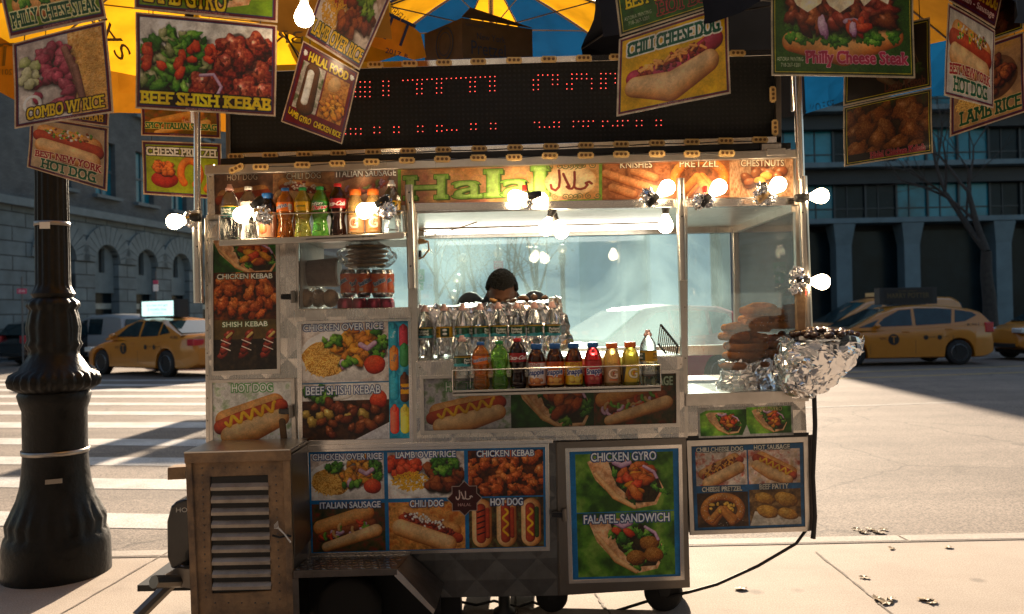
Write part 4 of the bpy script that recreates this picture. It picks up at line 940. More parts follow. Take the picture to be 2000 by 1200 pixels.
for u, v in bot: led_module(u, kx(u, 307, 272.5), .034, sign)
for u, v in ((1509, 185), (1513, 250)): led_module(u, v, .034, sign, math.pi / 2)
for ls, y, par in ((mods, -.033, cart),):
    bm = bm_new(); tube(bm, [P(u, v + 2.5 * (i % 2), y) for i, (u, v) in enumerate(ls)], .0022, 5); mesh_obj('module_wire', bm, MAT['cord'], par)
bm = bm_new(); tube(bm, [P(u, kx(u, 308, 273) + (i % 2) * 2, .032) for i, (u, v) in enumerate(bot)], .0022, 5); mesh_obj('module_wire', bm, MAT['cord'], sign)

# glass and the frame of the stall
def world_quad(name, pts, mat, th=(0, .004, 0), par=None):
    bm = bm_new(); quad_prism(bm, [Vector(p) for p in pts], Vector(th)); return mesh_obj(name, bm, mat, par or cart)
part('glass_pane', [(583, 472), (798, 462), (798, 604), (584, 606)], .006, .004, MAT['pane_dusty'], bev=0)
part('glass_pane', [(1343, 402), (1556, 396), (1570, 766), (1343, 772)], .008, .004, MAT['pane_dusty'], bev=0)
zt, zb, zs = P(1450, 398, 0).z, P(1450, 768, 0).z, P(1450, 704, 0).z
world_quad('side_glass', [(XR, .03, zb), (XR, BACK - .03, zb), (XR, BACK - .03, zt), (XR, .03, zt)], MAT['pane'], (.004, 0, 0))
world_quad('rear_glass', [(XL + .5, BACK - .012, zs + .02), (XR - .03, BACK - .012, zs + .02), (XR - .03, BACK - .012, zt - .02), (XL + .5, BACK - .012, zt - .02)], MAT['pane_steam'])
for x in (XR, XL + .5):
    bm = bm_new(); box(bm, (x, BACK - .02, (zb + zt) / 2), (.035, .035, zt - zb)); bevel(mesh_obj('rear_post', bm, S, cart), .004)
bm = bm_new(); box(bm, (XR, .5 * BACK, zt - .02), (.035, BACK, .05)); box(bm, ((XL + XR) / 2, BACK - .02, zt - .015), (XR - XL, .04, .05)); mesh_obj('top_frame', bm, S, cart)
bm = bm_new(); box(bm, ((XL + .5 + XR) / 2, BACK - .02, zs), (XR - XL - .5, .05, .06)); mesh_obj('rear_sill', bm, S, cart)
bm = bm_new(); box(bm, (P(1070, 600, 0).x, .28, zs - .012), (P(1340, 600, 0).x - P(812, 600, 0).x, .5, .022)); mesh_obj('countertop', bm, S, cart)
# strip lamp under the ceiling
lp = part('strip_lamp', [(818, 436), (1312, 424), (1312, 436), (818, 450)], .70, .09, MAT['white_paint'])
bm = bm_new(); tube(bm, [P(832, 453, .72), P(1296, 441, .72)], .019, 12); mesh_obj('lamp_tube', bm, MAT['tube_glow'], lp, smooth=True)
for q in ((824, 452), (1304, 440)): bm = bm_new(); box(bm, P(*q, .72), (.03, .05, .06)); mesh_obj('tube_holder', bm, MAT['ceramic'], lp)
for a, b in (((812, 447), (932, 434)),): pxtube('ceiling_wire', [a, (850, 458), (895, 446), b], 1.2, .3, MAT['cord_tan'])
pxtube('wire_loop', [(812, 466), (836, 472), (838, 488), (826, 503), (812, 508)], 1.8, .1, MAT['cord_tan']); part('wire_box', [(812, 490), (822, 489), (822, 502), (812, 503)], .08, .04, MAT['black'])
part('amber_lamp', [(812, 465), (828, 467), (834, 474), (812, 478)], .08, .04, MAT['cord_tan'])

# ------------------------------------------------------------------ pictures on the cart
def lp_(p, s, x0, y0, x1, y1, **k): label_on(p, s, p.w * x0, p.h * y0, p.w * x1, p.h * y1, **k)
def finish(p, w=.10): p.grade(); p.wear(w, 26); return p
p = Pic(304, 608, '203010', 5)
sub(p, f_gyro, 0, -60, 304, 160, ('123c0c', '2c6a1c', '5a9a34'), False, 1.25) if False else sub(p, f_gyro, 0, 0, 304, 152, ('123c0c', '2c6a1c', '5a9a34'), False, 1.3)
sub(p, f_kebab, 0, 152, 304, 372); sub(p, f_shish, 0, 372, 304, 608)
lp_(p, 'CHICKEN KEBAB', .07, .262, .93, .30, out='2a3a20', col='f0f0e0'); lp_(p, 'SHISH KEBAB', .15, .628, .85, .665, out='2c5a24', col='e4f0d8')
pplane('left_picture', [(415, 469), (540, 467), (542, 722), (416, 726)], -.002, finish(p), cart)
p = Pic(380, 280, seed=8); f_hotdog(p, ang=-.3, top=.06); p.stroke([(332, 190), (338, 270)], 16, ['2a1c10', '5a4028', '7a6040']); lp_(p, 'HOT DOG', .25, .04, .76, .17, out='4a9a44', col='f4faf0', ow=4)
pplane('hot_dog_picture', [(414, 747), (569, 744), (572, 861), (415, 865)], -.002, finish(p), cart)
p = Pic(500, 560, 'dcdcdc', 9); sub(p, f_rice, 0, 0, 405, 284); sub(p, lambda q: f_beef(q, False), 0, 290, 405, 560); p.fill(405, 0, 500, 560, ['0c6a8a', '1c9ac0', '6ac8d8'], 30); p.fill(0, 284, 405, 290, '2a6a9a')
lp_(p, 'CHICKEN OVER RICE', .02, .01, .76, .065, ow=3); lp_(p, 'BEEF SHISH KEBAB', .04, .54, .73, .61, ow=3)
for x, y, hh, cs_, tx in ((428, 70, 50, ['04506a', '0a7a98', '3ab0c8', 'a0e0ec'], 'Sprite'), (475, 75, 46, ['4a0810', '8a1424', 'c84454', 'f0a0a0'], ''), (430, 180, 50, ['8a3404', 'd06a14', 'f0a04c', 'f8d8a8'], 'Sunkist'), (478, 165, 46, ['0c3a14', '1c6a2c', '4a9a5c', 'b0d8b8'], ''), (430, 310, 60, ['04607a', '0c94b8', '4cc4dc', 'b0ecf4'], ''), (478, 320, 62, ['1c0c06', '3a1c0c', '7a4424', 'c89a6a'], ''), (430, 470, 60, ['a80c0c', 'e83424', 'f47a5c', 'fcd0c0'], ''), (478, 470, 60, ['a89404', 'e8d020', 'f8e86c', 'fffad0'], '')):
    p.stroke([(x, y - hh * .75), (x, y + hh * .75)], 21, cs_, L=(-.6, 0), tex=.05); p.stroke([(x, y - hh * 1.1), (x, y - hh * .8)], 9, cs_, L=(-.6, 0), tex=0)
    if tx: p.text(tx, x - 17, y - 14, x + 19, y + 4, 'ffffff' if tx == 'Sprite' else '1c5a9a', rot=-1.2)
p.fill(459, 300, 500, 348, 'e0a020'); p.text('Snapple', 458, 312, 500, 330, '1c2c6a', bold=.6)
pplane('menu_picture', [(588, 633), (798, 626), (801, 857), (590, 862)], -.003, finish(p, .06), cart)
p = Pic(1100, 230, seed=10); sub(p, f_hotdog, 0, 0, 380, 230, ('9a9aa0', 'c8c8cc', '6a8a5a'), -.2, True, .1); sub(p, f_gyro, 380, 0, 740, 230, ('0c2c08', '1c4c14', '3a7a24'), False, 1.2); sub(p, f_sausage, 740, 0, 1100, 230)
lp_(p, 'HOT DOG', .09, .08, .24, .25, out='4a9a44', col='f0f6ec', ow=4); lp_(p, 'SAUSAGE', .86, .06, .985, .23, out='2c4a2c', col='c8dcc0', ow=3); p.fade('080808', .22)
pplane('counter_picture', [(826, 740), (1321, 729), (1322, 828), (828, 843)], -.003, finish(p), cart)
p = Pic(1000, 430, '0c6ca8', 11)
for i, (x0, x1) in enumerate(((10, 318), (334, 656), (672, 988))):
    sub(p, (f_rice, lambda q: f_rice(q, True), lambda q: f_kebab(q, n=60))[i], x0, 10, x1, 206)
    if i < 2: sub(p, (f_sausage, f_chili)[i], x0, 222, x1, 424)
    else:
        p.fill(x0, 212, x1, 424, ['1c1408', '4a3418', '5a6a3a'], 18)
        for k in range(3):
            cx = x0 + 55 + k * 104; p.stroke([(cx, 258), (cx, 380)], 42, BUN2, L=(-.7, 0), tex=.04); p.stroke([(cx - 4, 256), (cx - 4, 384)], 20, SAUS, L=(-.6, 0)); p.stroke([(cx + 24, 262), (cx + 24, 376)], 9, ['14240c', '2c4418', '5a7a34'] if k == 2 else SAUS)
            if k: p.stroke([(cx - 4 + 10 * math.sin(t), 262 + 8 * t) for t in np.linspace(0, 14, 40)], 5, MUST, tex=0)
            else:
                for t in range(5): p.stroke([(cx - 18, 272 + t * 24), (cx + 10, 262 + t * 24)], 3, ['1c0606', '3a0c0a'], tex=0)
for s_, x0, y0, x1, y1 in (('CHICKEN OVER RICE', .02, .025, .31, .085), ('LAMB OVER RICE', .37, .02, .62, .08), ('CHICKEN KEBAB', .71, .025, .95, .085), ('ITALIAN SAUSAGE', .045, .50, .30, .56), ('CHILI DOG', .425, .50, .565, .565), ('HOT DOG', .765, .50, .90, .57)): lp_(p, s_, x0, y0, x1, y1, ow=3)
cx, cy = 655, 212
for k, (r, c_) in enumerate(((76, 'a89890'), (71, '3c0c0e'))):
    for a in (0, math.pi / 4): p.poly([(cx + r * math.cos(a + math.pi / 4 + q * math.pi / 2), cy + r * math.sin(a + math.pi / 4 + q * math.pi / 2)) for q in range(4)], c_)
def arabic_halal(p, x, y, w, col, r, cols=None):
    T = lambda pts: [(x + a * w, y + b * w) for a, b in pts]; cc = cols or [col, col]
    kw = dict(tex=0, L=(0, 0))
    p.stroke(T([(.96, .02), (.90, -.03), (.82, .0), (.86, .05), (.80, .13), (.70, .16), (.60, .14), (.54, .08)]), r, cc, **kw)          # hah
    p.stroke(T([(.56, -.30), (.565, -.1), (.55, .08), (.50, .14), (.43, .13), (.38, .08)]), r, cc, **kw)                                   # lam
    p.stroke(T([(.30, -.26), (.36, -.1), (.44, .08)]), r, cc, **kw)                                                                      # alef
    p.stroke(T([(.20, -.36), (.22, -.1), (.20, .08), (.12, .17), (.03, .12), (.01, .02)]), r, cc, **kw)                                    # lam
arabic_halal(p, cx - 36, cy - 8, 72, 'd8c8c0', 2.6); p.text('HALAL', cx - 28, cy + 20, cx + 28, cy + 33, 'c8a8a0')
pplane('lower_menu_picture', [(601, 883), (1066, 873), (1068, 1070), (607, 1082)], -.002, finish(p, .08), cart)
p = Pic(470, 560, '0c6ca8', 12); sub(p, f_gyro, 26, 14, 444, 268, ('264a10', '4c7e1e', '789c3c')); sub(p, lambda q: f_gyro(q, ('264a10', '4c7e1e', '789c3c'), True), 26, 272, 444, 548)
lp_(p, 'CHICKEN GYRO', .20, .02, .79, .085, ow=4); lp_(p, 'FALAFEL SANDWICH', .12, .50, .90, .565, ow=4)
pplane('gyro_picture', [(1111, 882), (1326, 875), (1331, 1127), (1118, 1134)], -.006, finish(p, .06), cart)
p = Pic(420, 140, 'a8a8a4', 13); sub(p, f_gyro, 8, 12, 214, 132); sub(p, f_gyro, 214, 4, 412, 128); p.poly([(190, 140), (214, 84), (232, 140)], 'b0b0ac'); p.poly([(0, 0), (60, 0), (0, 30)], 'b0b0ac'); p.text('LAMB GYRO', 262, 6, 372, 24, 'd8cc90', '3a3a1c', 1.5)
pplane('torn_picture', [(1363, 798), (1548, 791), (1550, 850), (1365, 856)], -.004, finish(p, .2), cart)
p = Pic(460, 350, '0c5a90', 14); sub(p, lambda q: f_chili(q, ('c8b0a0', 'e8dcd0', 'b83a24'), -.45, True), 14, 22, 226, 166); sub(p, lambda q: f_hotdog(q, ('b8402c', 'e8d4c8', 'c8a070'), .5), 232, 22, 446, 166); sub(p, lambda q: f_pretzel(q, ('1c1008', '3a2414', '5a3c20'), 1.1, True), 14, 196, 226, 340); sub(p, f_patty, 232, 190, 446, 340)
for s_, x0, y0, x1, y1 in (('CHILI CHEESE DOG', .04, .015, .46, .07), ('HOT SAUSAGE', .56, .01, .88, .065), ('CHEESE PRETZEL', .08, .49, .44, .545), ('BEEF PATTY', .60, .48, .86, .54)): lp_(p, s_, x0, y0, x1, y1, out='1c3040', col='d8d8cc', ow=2)
p.fade('1c1408', .18); pplane('corner_picture', [(1351, 873), (1568, 865), (1572, 1028), (1357, 1036)], -.003, finish(p, .2), cart)
# banner row under the roof
edge = [(419, 338, 419), (533, 334, 415), (653, 330, 410), (777, 327, 404), (1176, 313, 391), (1308, 310, 388), (1425, 309, 386), (1549, 308, 384)]
def seg(i, p, nm):
    a, b = edge[i], edge[i + 1]; pplane(nm, [(a[0], a[1]), (b[0], b[1]), (b[0], b[2]), (a[0], a[2])], .0, finish(p, .12), cart)
p = Pic(280, 200, seed=20); f_hotdog(p, ('3a2820', '6a4c3c', '8a6a50'), -.1, False, .1); p.fade('4a2c1c', .35); p.text('HOT DOG', 60, 10, 205, 40, 'c8b49c', '3a2c20', 3); seg(0, p, 'banner_picture')
p = Pic(280, 200, seed=21); f_chili(p, ('6a4430', 'a87c54', '8a5030'), .2); p.fade('8a6a4c', .25); p.text('CHILI DOG', 62, 14, 218, 44, 'dcd0b8', '4a3c2c', 3); seg(1, p, 'banner_picture')
p = Pic(280, 200, seed=22); f_sausage(p); p.fade('b08c98', .42); p.text('ITALIAN SAUSAGE', 8, 8, 272, 42, 'f0ece4', '5a5048', 2.5, bold=.6); seg(2, p, 'banner_picture')
p = Pic(900, 200, '7aa03c', 23); p.fill(14, 8, 886, 194, ['c88a50', 'd8a468', 'c89468', 'b8785c'], 90, con=2.2)
for i in range(9):
    x = 60 + i * 95; c_ = [(x + (12 + t * 4) * math.cos(t), 90 + 20 * math.sin(i * 2) + (12 + t * 4) * math.sin(t)) for t in np.linspace(0, 9, 40)]; p.stroke(c_, 2.5, ['c88068', 'd09078'], tex=0, al=.5)
for s_, x0, x1, y0 in (('H', 40, 205, 48), ('a', 250, 370, 84), ('l', 395, 445, 30), ('a', 465, 580, 84), ('l', 602, 650, 22)):
    p.text(s_, x0 + 9, y0 + 7, x1 + 9, 172, '5a6a30', bold=4, serif=14); p.text(s_, x0, y0, x1, 166, '8ab84a', '3c5a24', 2.5, bold=4, serif=14); p.text(s_, x0 + 3, y0 + 3, x1 - 3, 163, 'b0d070', serif=5)
p.blob(760, 100, 115, 78, 0, ['c88c50', 'e8c088', 'f4d8a8'], .05, tex=.05, flat=1)
for sx in (0, 1):
    for k in range(8):
        ox, oy = (650 + 22 * k if not sx else 880 - 20 * k, 24 if k % 2 else 178); p.stroke([(ox + (2 + t * 1.6) * math.cos(t + k), oy + (2 + t * 1.6) * math.sin(t + k)) for t in np.linspace(0, 9, 24)], 2.2, ['5a5a34', '7a7a4c'], tex=0)
arabic_halal(p, 672, 112, 190, '5a1c18', 5.5, ['3a1410', '7a2a20', 'a04a34']); seg(3, p, 'halal_banner')
for i, (fn, tx, x0, x1) in enumerate(((f_knish, 'KNISHES', 78, 214), (lambda q: f_pretzel(q, ('6a3c24', '8a5030', '3a2418'), 1.25), 'PRETZEL', 48, 236), (f_chestnut, 'CHESTNUTS', 52, 248))):
    p = Pic(290, 195, seed=30 + i); fn(p); p.fade('d07a40', .16); p.text(tx, x0, 10, x1, 42, 'ecdcc0', '5a3c28', 2.5, bold=.5); seg(4 + i, p, 'banner_picture')

# latches, bolts
for u, v in ((562, 580), (558, 804), (1092, 1006)):
    lt = part('latch', [(u - 14, v - 5), (u + 8, v - 6), (u + 8, v + 6), (u - 14, v + 5)], -.034, .03, MAT['black_gloss'], bev=.003)
    pxtube('latch_bar', [(u + 10, v - 12), (u + 11, v + 12)], 4.5, -.03, SD_, lt)
bolts('rivet', [(410, 345 + 26 * i) for i in range(3)] + [(405, 470 + 44 * i) for i in range(9)] + [(1338, 600), (1339, 700), (1330, 712), (820, 718), (1340, 900), (1344, 1010), (1346, 1110), (1097, 900), (1101, 1110)], -.008, .004, SD_)

# ------------------------------------------------------------------ shelves for bottles
def tray(name, l0, l1, lt, rail0, rail1, yf, yb):
    (ua, va), (ub, vb) = l0, l1
    t = part(name, [(ua, va), (ub, vb), (ub, vb + lt), (ua, va + lt)], yf, .004, S)
    a, b = P(ua, va + lt * .35, yf), P(ub, vb + lt * .35, yf); bm = bm_new()
    quad_prism(bm, [a, b, b + Vector((0, 0, -.006)), a + Vector((0, 0, -.006))], Vector((0, yb - yf, 0))); mesh_obj('tray_floor', bm, S, t)
    bm = bm_new(); tube(bm, [P(ua, va, yb), P(rail0[0], rail0[1] , yb), P(*rail0, yf), P(*rail1, yf), P(rail1[0], rail1[1], yb)], .0032, 8); tube(bm, [P(*rail0, yf), P(ua, va, yf)], .0032, 8); tube(bm, [P(*rail1, yf), P(ub, vb, yf)], .0032, 8)
    mesh_obj('guard_rail', bm, CH, t)
    for u, v, r in ((ua, va, rail0), (ub, vb, rail1)):
        bm = bm_new(); quad_prism(bm, [P(u, v, yf), P(r[0], r[1], yf), P(r[0], r[1], yf) + Vector((0, yb - yf, 0)), P(u, v, yf) + Vector((0, yb - yf, 0))], Vector((.003, 0, 0))); mesh_obj('end_plate', bm, MAT['pane'], t)
    return a, b
TA = tray('upper_tray', (428, 469), (789, 454), 12, (428, 421), (786, 412), -.19, -.006)
TB = tray('front_tray', (884, 763), (1291, 752), 12, (884, 724), (1290, 713), -.19, -.012)

# ------------------------------------------------------------------ louvred cabinet, hitch, fender, wheels, legs
CY = -.32; AW = MAT['aged_wood']
cab = part('louvred_cabinet', [(363, 888), (564, 882), (576, 1240), (376, 1240)], CY + .012, .3, MAT['steel_side'])
bars('cabinet_frame', [(361, 888), (564, 882), (577, 1240), (376, 1240)], [(410, 932), (523, 928), (530, 1154), (414, 1160)], CY, .018, AW, cab, .003)
part('cabinet_post', [(361, 889), (373, 888), (389, 1240), (377, 1240)], CY - .012, .02, AW, cab, .003); part('cabinet_post', [(552, 883), (564, 882), (576, 1240), (563, 1240)], CY - .012, .02, AW, cab, .003)
part('cabinet_top_rail', [(359, 886), (566, 880), (567, 900), (360, 906)], CY - .016, .02, AW, cab, .003); part('cabinet_inside', [(410, 932), (523, 928), (530, 1154), (414, 1160)], CY + .008, .003, MAT['black'], cab, 0)
bm = bm_new(); quad_prism(bm, [P(359, 886, CY - .016), P(566, 880, CY - .016), P(566, 880, CY - .016) + Vector((.0, .33, .0)), P(359, 886, CY - .016) + Vector((0, .33, 0))], Vector((0, 0, .006))); mesh_obj('cabinet_lid', bm, S, cab)
for k in range(9):
    v0 = 938 + 24.3 * k; u0, u1 = 411 + k * .4, 524 + k * .6; bm = bm_new()
    a, b = P(u0, v0 + 15, CY - .008), P(u1, v0 + 13, CY - .008); up = Vector((0, .028, .028))
    quad_prism(bm, [a, b, b + up, a + up], Vector((0, .002, -.002))); quad_prism(bm, [a, b, b + Vector((0, 0, -.014)), a + Vector((0, 0, -.014))], Vector((0, .003, 0)))
    o = mesh_obj('louvre', bm, [MAT['slat_metal']], cab)
bolts('rivet', [(395 + .03 * (v - 930), v) for v in range(915, 1180, 14)] + [(538 + .035 * (v - 930), v) for v in range(915, 1180, 16)] + [(368 + .045 * (v - 890), v) for v in range(905, 1200, 24)] + [(x, 915 - (x - 400) * .02) for x in range(415, 530, 24)] + [(x, 1178) for x in range(420, 545, 26)], CY - .003, .0045, SD_, cab)
p = Pic(120, 420, '140c06', 41)
for k in range(4): sub(p, lambda q: f_chili(q, ('2c1408', '5a2410', '4a5a1c'), -.9), 6, 6 + 103 * k, 114, 104 + 103 * k)
p.fade('100804', .35); c0 = P(565, 884, CY); X_ = c0.x + .001
zz = lambda v: P(565, v, CY).z
picture('side_picture', [(X_, CY + .005, zz(890)), (X_, -.015, zz(890)), (X_ + .012, -.015, zz(1090)), (X_ + .012, CY + .005, zz(1090))], finish(p), cab, .003, 6, MAT['steel_dark'])
# plastic fork tucked in the latch
fk = thing('plastic_fork', 'white plastic fork tucked into the latch of the louvred cabinet', 'fork')
bm = bm_new(); q = lambda u, v: P(u, v, CY - .03); tube(bm, [q(545, 1033), (q(556, 1044)), q(568, 1060)], [.004, .003, .004], 6)
for k in range(4): tube(bm, [q(545, 1033), q(541 - k * 2.4 + 2, 1029 - 1 + k * 1.5), q(538 - k * 2 + 4, 1018 + k * 2.2)], .0016, 5)
mesh_obj('fork_body', bm, MAT['ceramic'], fk)
pxtube('fork_tie', [(532, 1046), (546, 1050), (562, 1046), (569, 1048)], 2, CY - .02, MAT['cord'], cab)
part('wood_stub', [(327, 914), (362, 912), (362, 936), (327, 938)], -.05, .08, AW)
# diamond-plate fender over the wheel
FY = -.36
fd = part('fender', [(573, 1116), (776, 1112), (776, 1124), (573, 1130)], FY, .004, MAT['tread'])
tp = lambda u0, v0, u1, v1, yb, nm: None
def sheet(name, a, b, c, d, mat, par, t=.004):
    bm = bm_new(); n = (b - a).cross(d - a).normalized(); quad_prism(bm, [a, b, c, d], n * t); return mesh_obj(name, bm, mat, par)
sheet('fender_top', P(573, 1117, FY), P(776, 1113, FY), P(801, 1084, 0), P(604, 1088, 0), MAT['tread'], fd); sheet('fender_slope', P(776, 1113, FY), P(850, 1192, FY), P(866, 1142, 0), P(801, 1084, 0), MAT['tread'], fd)
sheet('fender_slope_lip', P(776, 1113, FY), P(850, 1192, FY), P(846, 1200, FY), P(770, 1125, FY), CH, fd); part('fender_leg', [(571, 1130), (583, 1130), (586, 1240), (574, 1240)], FY, .01, MAT['tread'], fd, 0)
bm = bm_new()                                                     # raised lozenges of the tread plate
for i in range(15):
    for j in range(6):
        s_, t_ = (i + .5 + .5 * (j % 2)) / 16, (j + .5) / 6; a = P(573, 1117, FY) * (1 - s_) * (1 - t_) + P(776, 1113, FY) * s_ * (1 - t_) + P(801, 1084, 0) * s_ * t_ + P(604, 1088, 0) * (1 - s_) * t_
        box(bm, a + Vector((0, 0, .005)), (.026, .005, .003), Matrix.Rotation(.6 if (i + j) % 2 else -.6, 3, 'Z'))
mesh_obj('tread_pattern', bm, CH, fd)
whl = empty('wheel'); bm = bm_new()
lathe(bm, [(.10, -.09), (.18, -.09), (.255, -.085), (.285, -.06), (.29, 0), (.285, .06), (.255, .085), (.18, .09), (.10, .09)], 40); mesh_obj('tyre', bm, MAT['rubber'], whl, smooth=True)
bm = bm_new(); lathe(bm, [(0, -.06), (.05, -.07), (.10, -.05), (.16, -.07), (.18, -.08)], 28, cap=False); mesh_obj('rim', bm, SD_, whl, smooth=True)
attach(whl, cart); whl.matrix_basis = world_of(cart).inverted() @ Matrix.Translation(Vector((P(680, 1100, -.2).x, -.19, .15))) @ Matrix.Rotation(math.pi / 2, 4, 'X') @ Matrix.Scale(.52, 4)
part('wheel_well', [(586, 1096), (800, 1092), (860, 1150), (860, 1205), (588, 1205)], -.04, .03, MAT['black'])
def caster(u, y, r=.075):
    c = empty('caster'); bm = bm_new(); lathe(bm, [(.0, -.022), (r * .8, -.024), (r, -.012), (r, .012), (r * .8, .024), (0, .022)], 24); w_ = mesh_obj('wheel', bm, MAT['rubber'], c, smooth=True); w_.matrix_basis = Matrix.Rotation(math.pi / 2, 4, 'X')
    bm = bm_new(); h = .20
    for s_ in (-1, 1): quad_prism(bm, [Vector((-.02, s_ * .032, -.01)), Vector((.02, s_ * .032, -.01)), Vector((.06, s_ * .032, h - r)), Vector((-.05, s_ * .032, h - r))], Vector((0, .004 * s_, 0)))
    box(bm, (0, 0, h - r + .003), (.14, .11, .008)); mesh_obj('fork', bm, MAT['black'], c)
    attach(c, cart); c.matrix_basis = world_of(cart).inverted() @ Matrix.Translation(Vector((P(u, 1180, y).x, y, r)))
caster(1296, .10, .095); caster(1296, .42, .095); caster(1078, .12, .08)
for u0, u1, w_ in ((985, 1005, .06),):
    bm = bm_new(); x = P(u0, 1180, .12).x; lathe(bm, [(.055, 0), (.055, .015), (.03, .03), (.028, .16), (.05, .19)], 14, (x, .12, 0)); mesh_obj('jack_leg', bm, MAT['black'], cart, smooth=True)
bm = bm_new(); x = P(870, 1180, .1).x; box(bm, (x, .1, .11), (.16, .1, .21)); mesh_obj('axle_block', bm, MAT['black'], cart)
bm = bm_new()
for a, b in (((362, 1112), (268, 1205)), ((362, 1135), (300, 1137))): tube(bm, [P(*a, -.05), P(*b, -.22)], .03, 8)
quad_prism(bm, [P(298, 1137, -.1), P(345, 1110, -.1), P(372, 1112, -.1), P(372, 1150, -.1)], Vector((0, .05, 0))); mesh_obj('tow_bar', bm, MAT['steel_dark'], cart)
# black generator behind the cabinet
gen = thing('generator', 'black portable generator behind the louvred cabinet of the cart', 'generator')
bm = bm_new(); quad_prism(bm, [P(u, v, -.0) for u, v in ((333, 990), (342, 981), (358, 976), (480, 976), (490, 1112), (334, 1112), (326, 1090), (325, 1020))], Vector((0, .3, 0))); bevel(mesh_obj('casing', bm, MAT['black_gloss'], gen), .012, 3)
def text_mesh(name, s, TL, dx, dz, mat, par, depth=.001, bold=0):
    """flat raised lettering; TL = lower left corner, dx = advance vector, dz = height vector"""
    vs, ts = text_tris(s); lo, hi = vs.min(0), vs.max(0); q = (vs - lo) / (hi - lo); bm = bm_new()
    V = [bm.verts.new(Vector(TL) + Vector(dx) * a + Vector(dz) * b) for a, b in q]
    for t in ts:
        try: bm.faces.new([V[i] for i in t])
        except ValueError: pass
    return mesh_obj(name, bm, mat, par, recalc=False)
text_mesh('lettering', 'HONDA', P(344, 1001, -.002), P(400, 1000, -.002) - P(344, 1001, -.002), P(344, 992, -.002) - P(344, 1001, -.002), MAT['ceramic'], gen)
bm = bm_new(); box(bm, P(400, 1114, .15) + Vector((0, 0, -.02)), (.5, .4, .03)); mesh_obj('generator_rack', bm, MAT['black'], cart)
# power cables
cb = tag(pxtube('power_cable', [(1590, 772), (1592, 830), (1588, 930), (1592, 1010), (1588, 1052)], [4.5, 4.5, 4, 4, 5], -.03, MAT['cord'], top=True), 'thick black cable hanging down beside the chestnut bowl', 'cable')
bm = bm_new(); tube(bm, [P(1574, 1036, .02), P(1555, 1062, .02), P(1480, 1106, .02), P(1400, 1142, .02), P(1345, 1157, .05), P(1260, 1176, .12), P(1160, 1207, .14)], .008, 8)
tag(mesh_obj('power_cable', bm, MAT['cord'], smooth=True), 'black cable sagging from the cart corner down to the pavement', 'cable')
bm = bm_new(); tube(bm, [P(900, 1176, .2), P(930, 1182, .2), P(965, 1174, .2), P(1010, 1186, .2), P(1040, 1176, .2), P(1075, 1190, .2)], .007, 7); tube(bm, [P(900, 1190, .2), P(960, 1196, .2)], .005, 7)
tag(mesh_obj('power_cable', bm, MAT['cord'], smooth=True), 'tangled black cable lying under the middle of the cart', 'cable')
# ------------------------------------------------------------------ bottles
def liquid(name, col, dens=1.0, rough=.04):
    m, nt, b = new_mat(name); b.inputs['Base Color'].default_value = (*col, 1); b.inputs['Transmission Weight'].default_value = dens; b.inputs['Roughness'].default_value = rough; b.inputs['IOR'].default_value = 1.33
    b.inputs['Coat Weight'].default_value = .3; MAT[name] = m
liquid('water', (.93, .97, .98)); liquid('orange_soda', (.95, .30, .05), .75); liquid('green_soda', (.30, .78, .10), .85); liquid('cola', (.035, .012, .008), .5); liquid('tea', (.16, .05, .015), .8)
liquid('red_juice', (.85, .05, .06), .8); liquid('pale_orange', (.98, .62, .22), .7, .15); liquid('yellow_juice', (.98, .80, .12), .7, .15); liquid('lemon', (.85, .70, .12), .8); liquid('dark_drink', (.02, .015, .02), .4); liquid('clear_plastic', (.95, .97, .98))
for n_, c_ in (('cap_pink', (.75, .42, .36)), ('cap_white', (.75, .72, .68)), ('cap_blue', (.02, .12, .38)), ('cap_green', (.02, .26, .06)), ('cap_red', (.55, .02, .02)), ('cap_orange', (.80, .16, .02))): simple(n_, c_, .4, trans=.0)
MAT['cap_pink'].node_tree.nodes['Principled BSDF'].inputs['Transmission Weight'].default_value = .35
PROF = {'water': [(.0, .0), (.80, .0), (.95, .02), (.98, .10), (.92, .15), (.97, .20), (.92, .25), (.97, .30), (.95, .38), (.99, .42), (.99, .62), (.96, .645), (.95, .68), (.80, .765), (.52, .84), (.40, .865), (.38, .895), (.0, .895)],
        'soda': [(.0, .0), (.62, .0), (.86, .02), (.97, .09), (.93, .20), (.80, .30), (.80, .36), (.92, .45), (1.0, .52), (1.0, .72), (.93, .78), (.70, .85), (.46, .90), (.40, .925), (.40, .94), (.0, .94)],
        'tea': [(.0, .0), (.85, .0), (.97, .02), (1.0, .06), (1.0, .62), (.97, .68), (.85, .77), (.62, .84), (.53, .87), (.53, .90), (.0, .90)],
        'sport': [(.0, .0), (.82, .0), (.97, .03), (.97, .16), (.86, .30), (.86, .34), (.97, .46), (.99, .50), (.97, .66), (.90, .74), (.68, .83), (.58, .86), (.58, .88), (.0, .88)]}
CAPS = {'water': [(.44, .885), (.46, .89), (.46, .925), (.34, .94), (.30, .965), (.26, .97), (.26, .995), (.0, 1.0)], 'soda': [(.42, .935), (.44, .94), (.44, .995), (.38, 1.0), (.0, 1.0)], 'tea': [(.60, .885), (.63, .89), (.63, .985), (.58, 1.0), (.0, 1.0)], 'sport': [(.64, .875), (.66, .88), (.66, .985), (.60, 1.0), (.0, 1.0)]}
LBL = {'water': (.44, .615), 'soda': (.54, .715), 'tea': (.08, .60), 'sport': (.10, .46)}
LM = {}
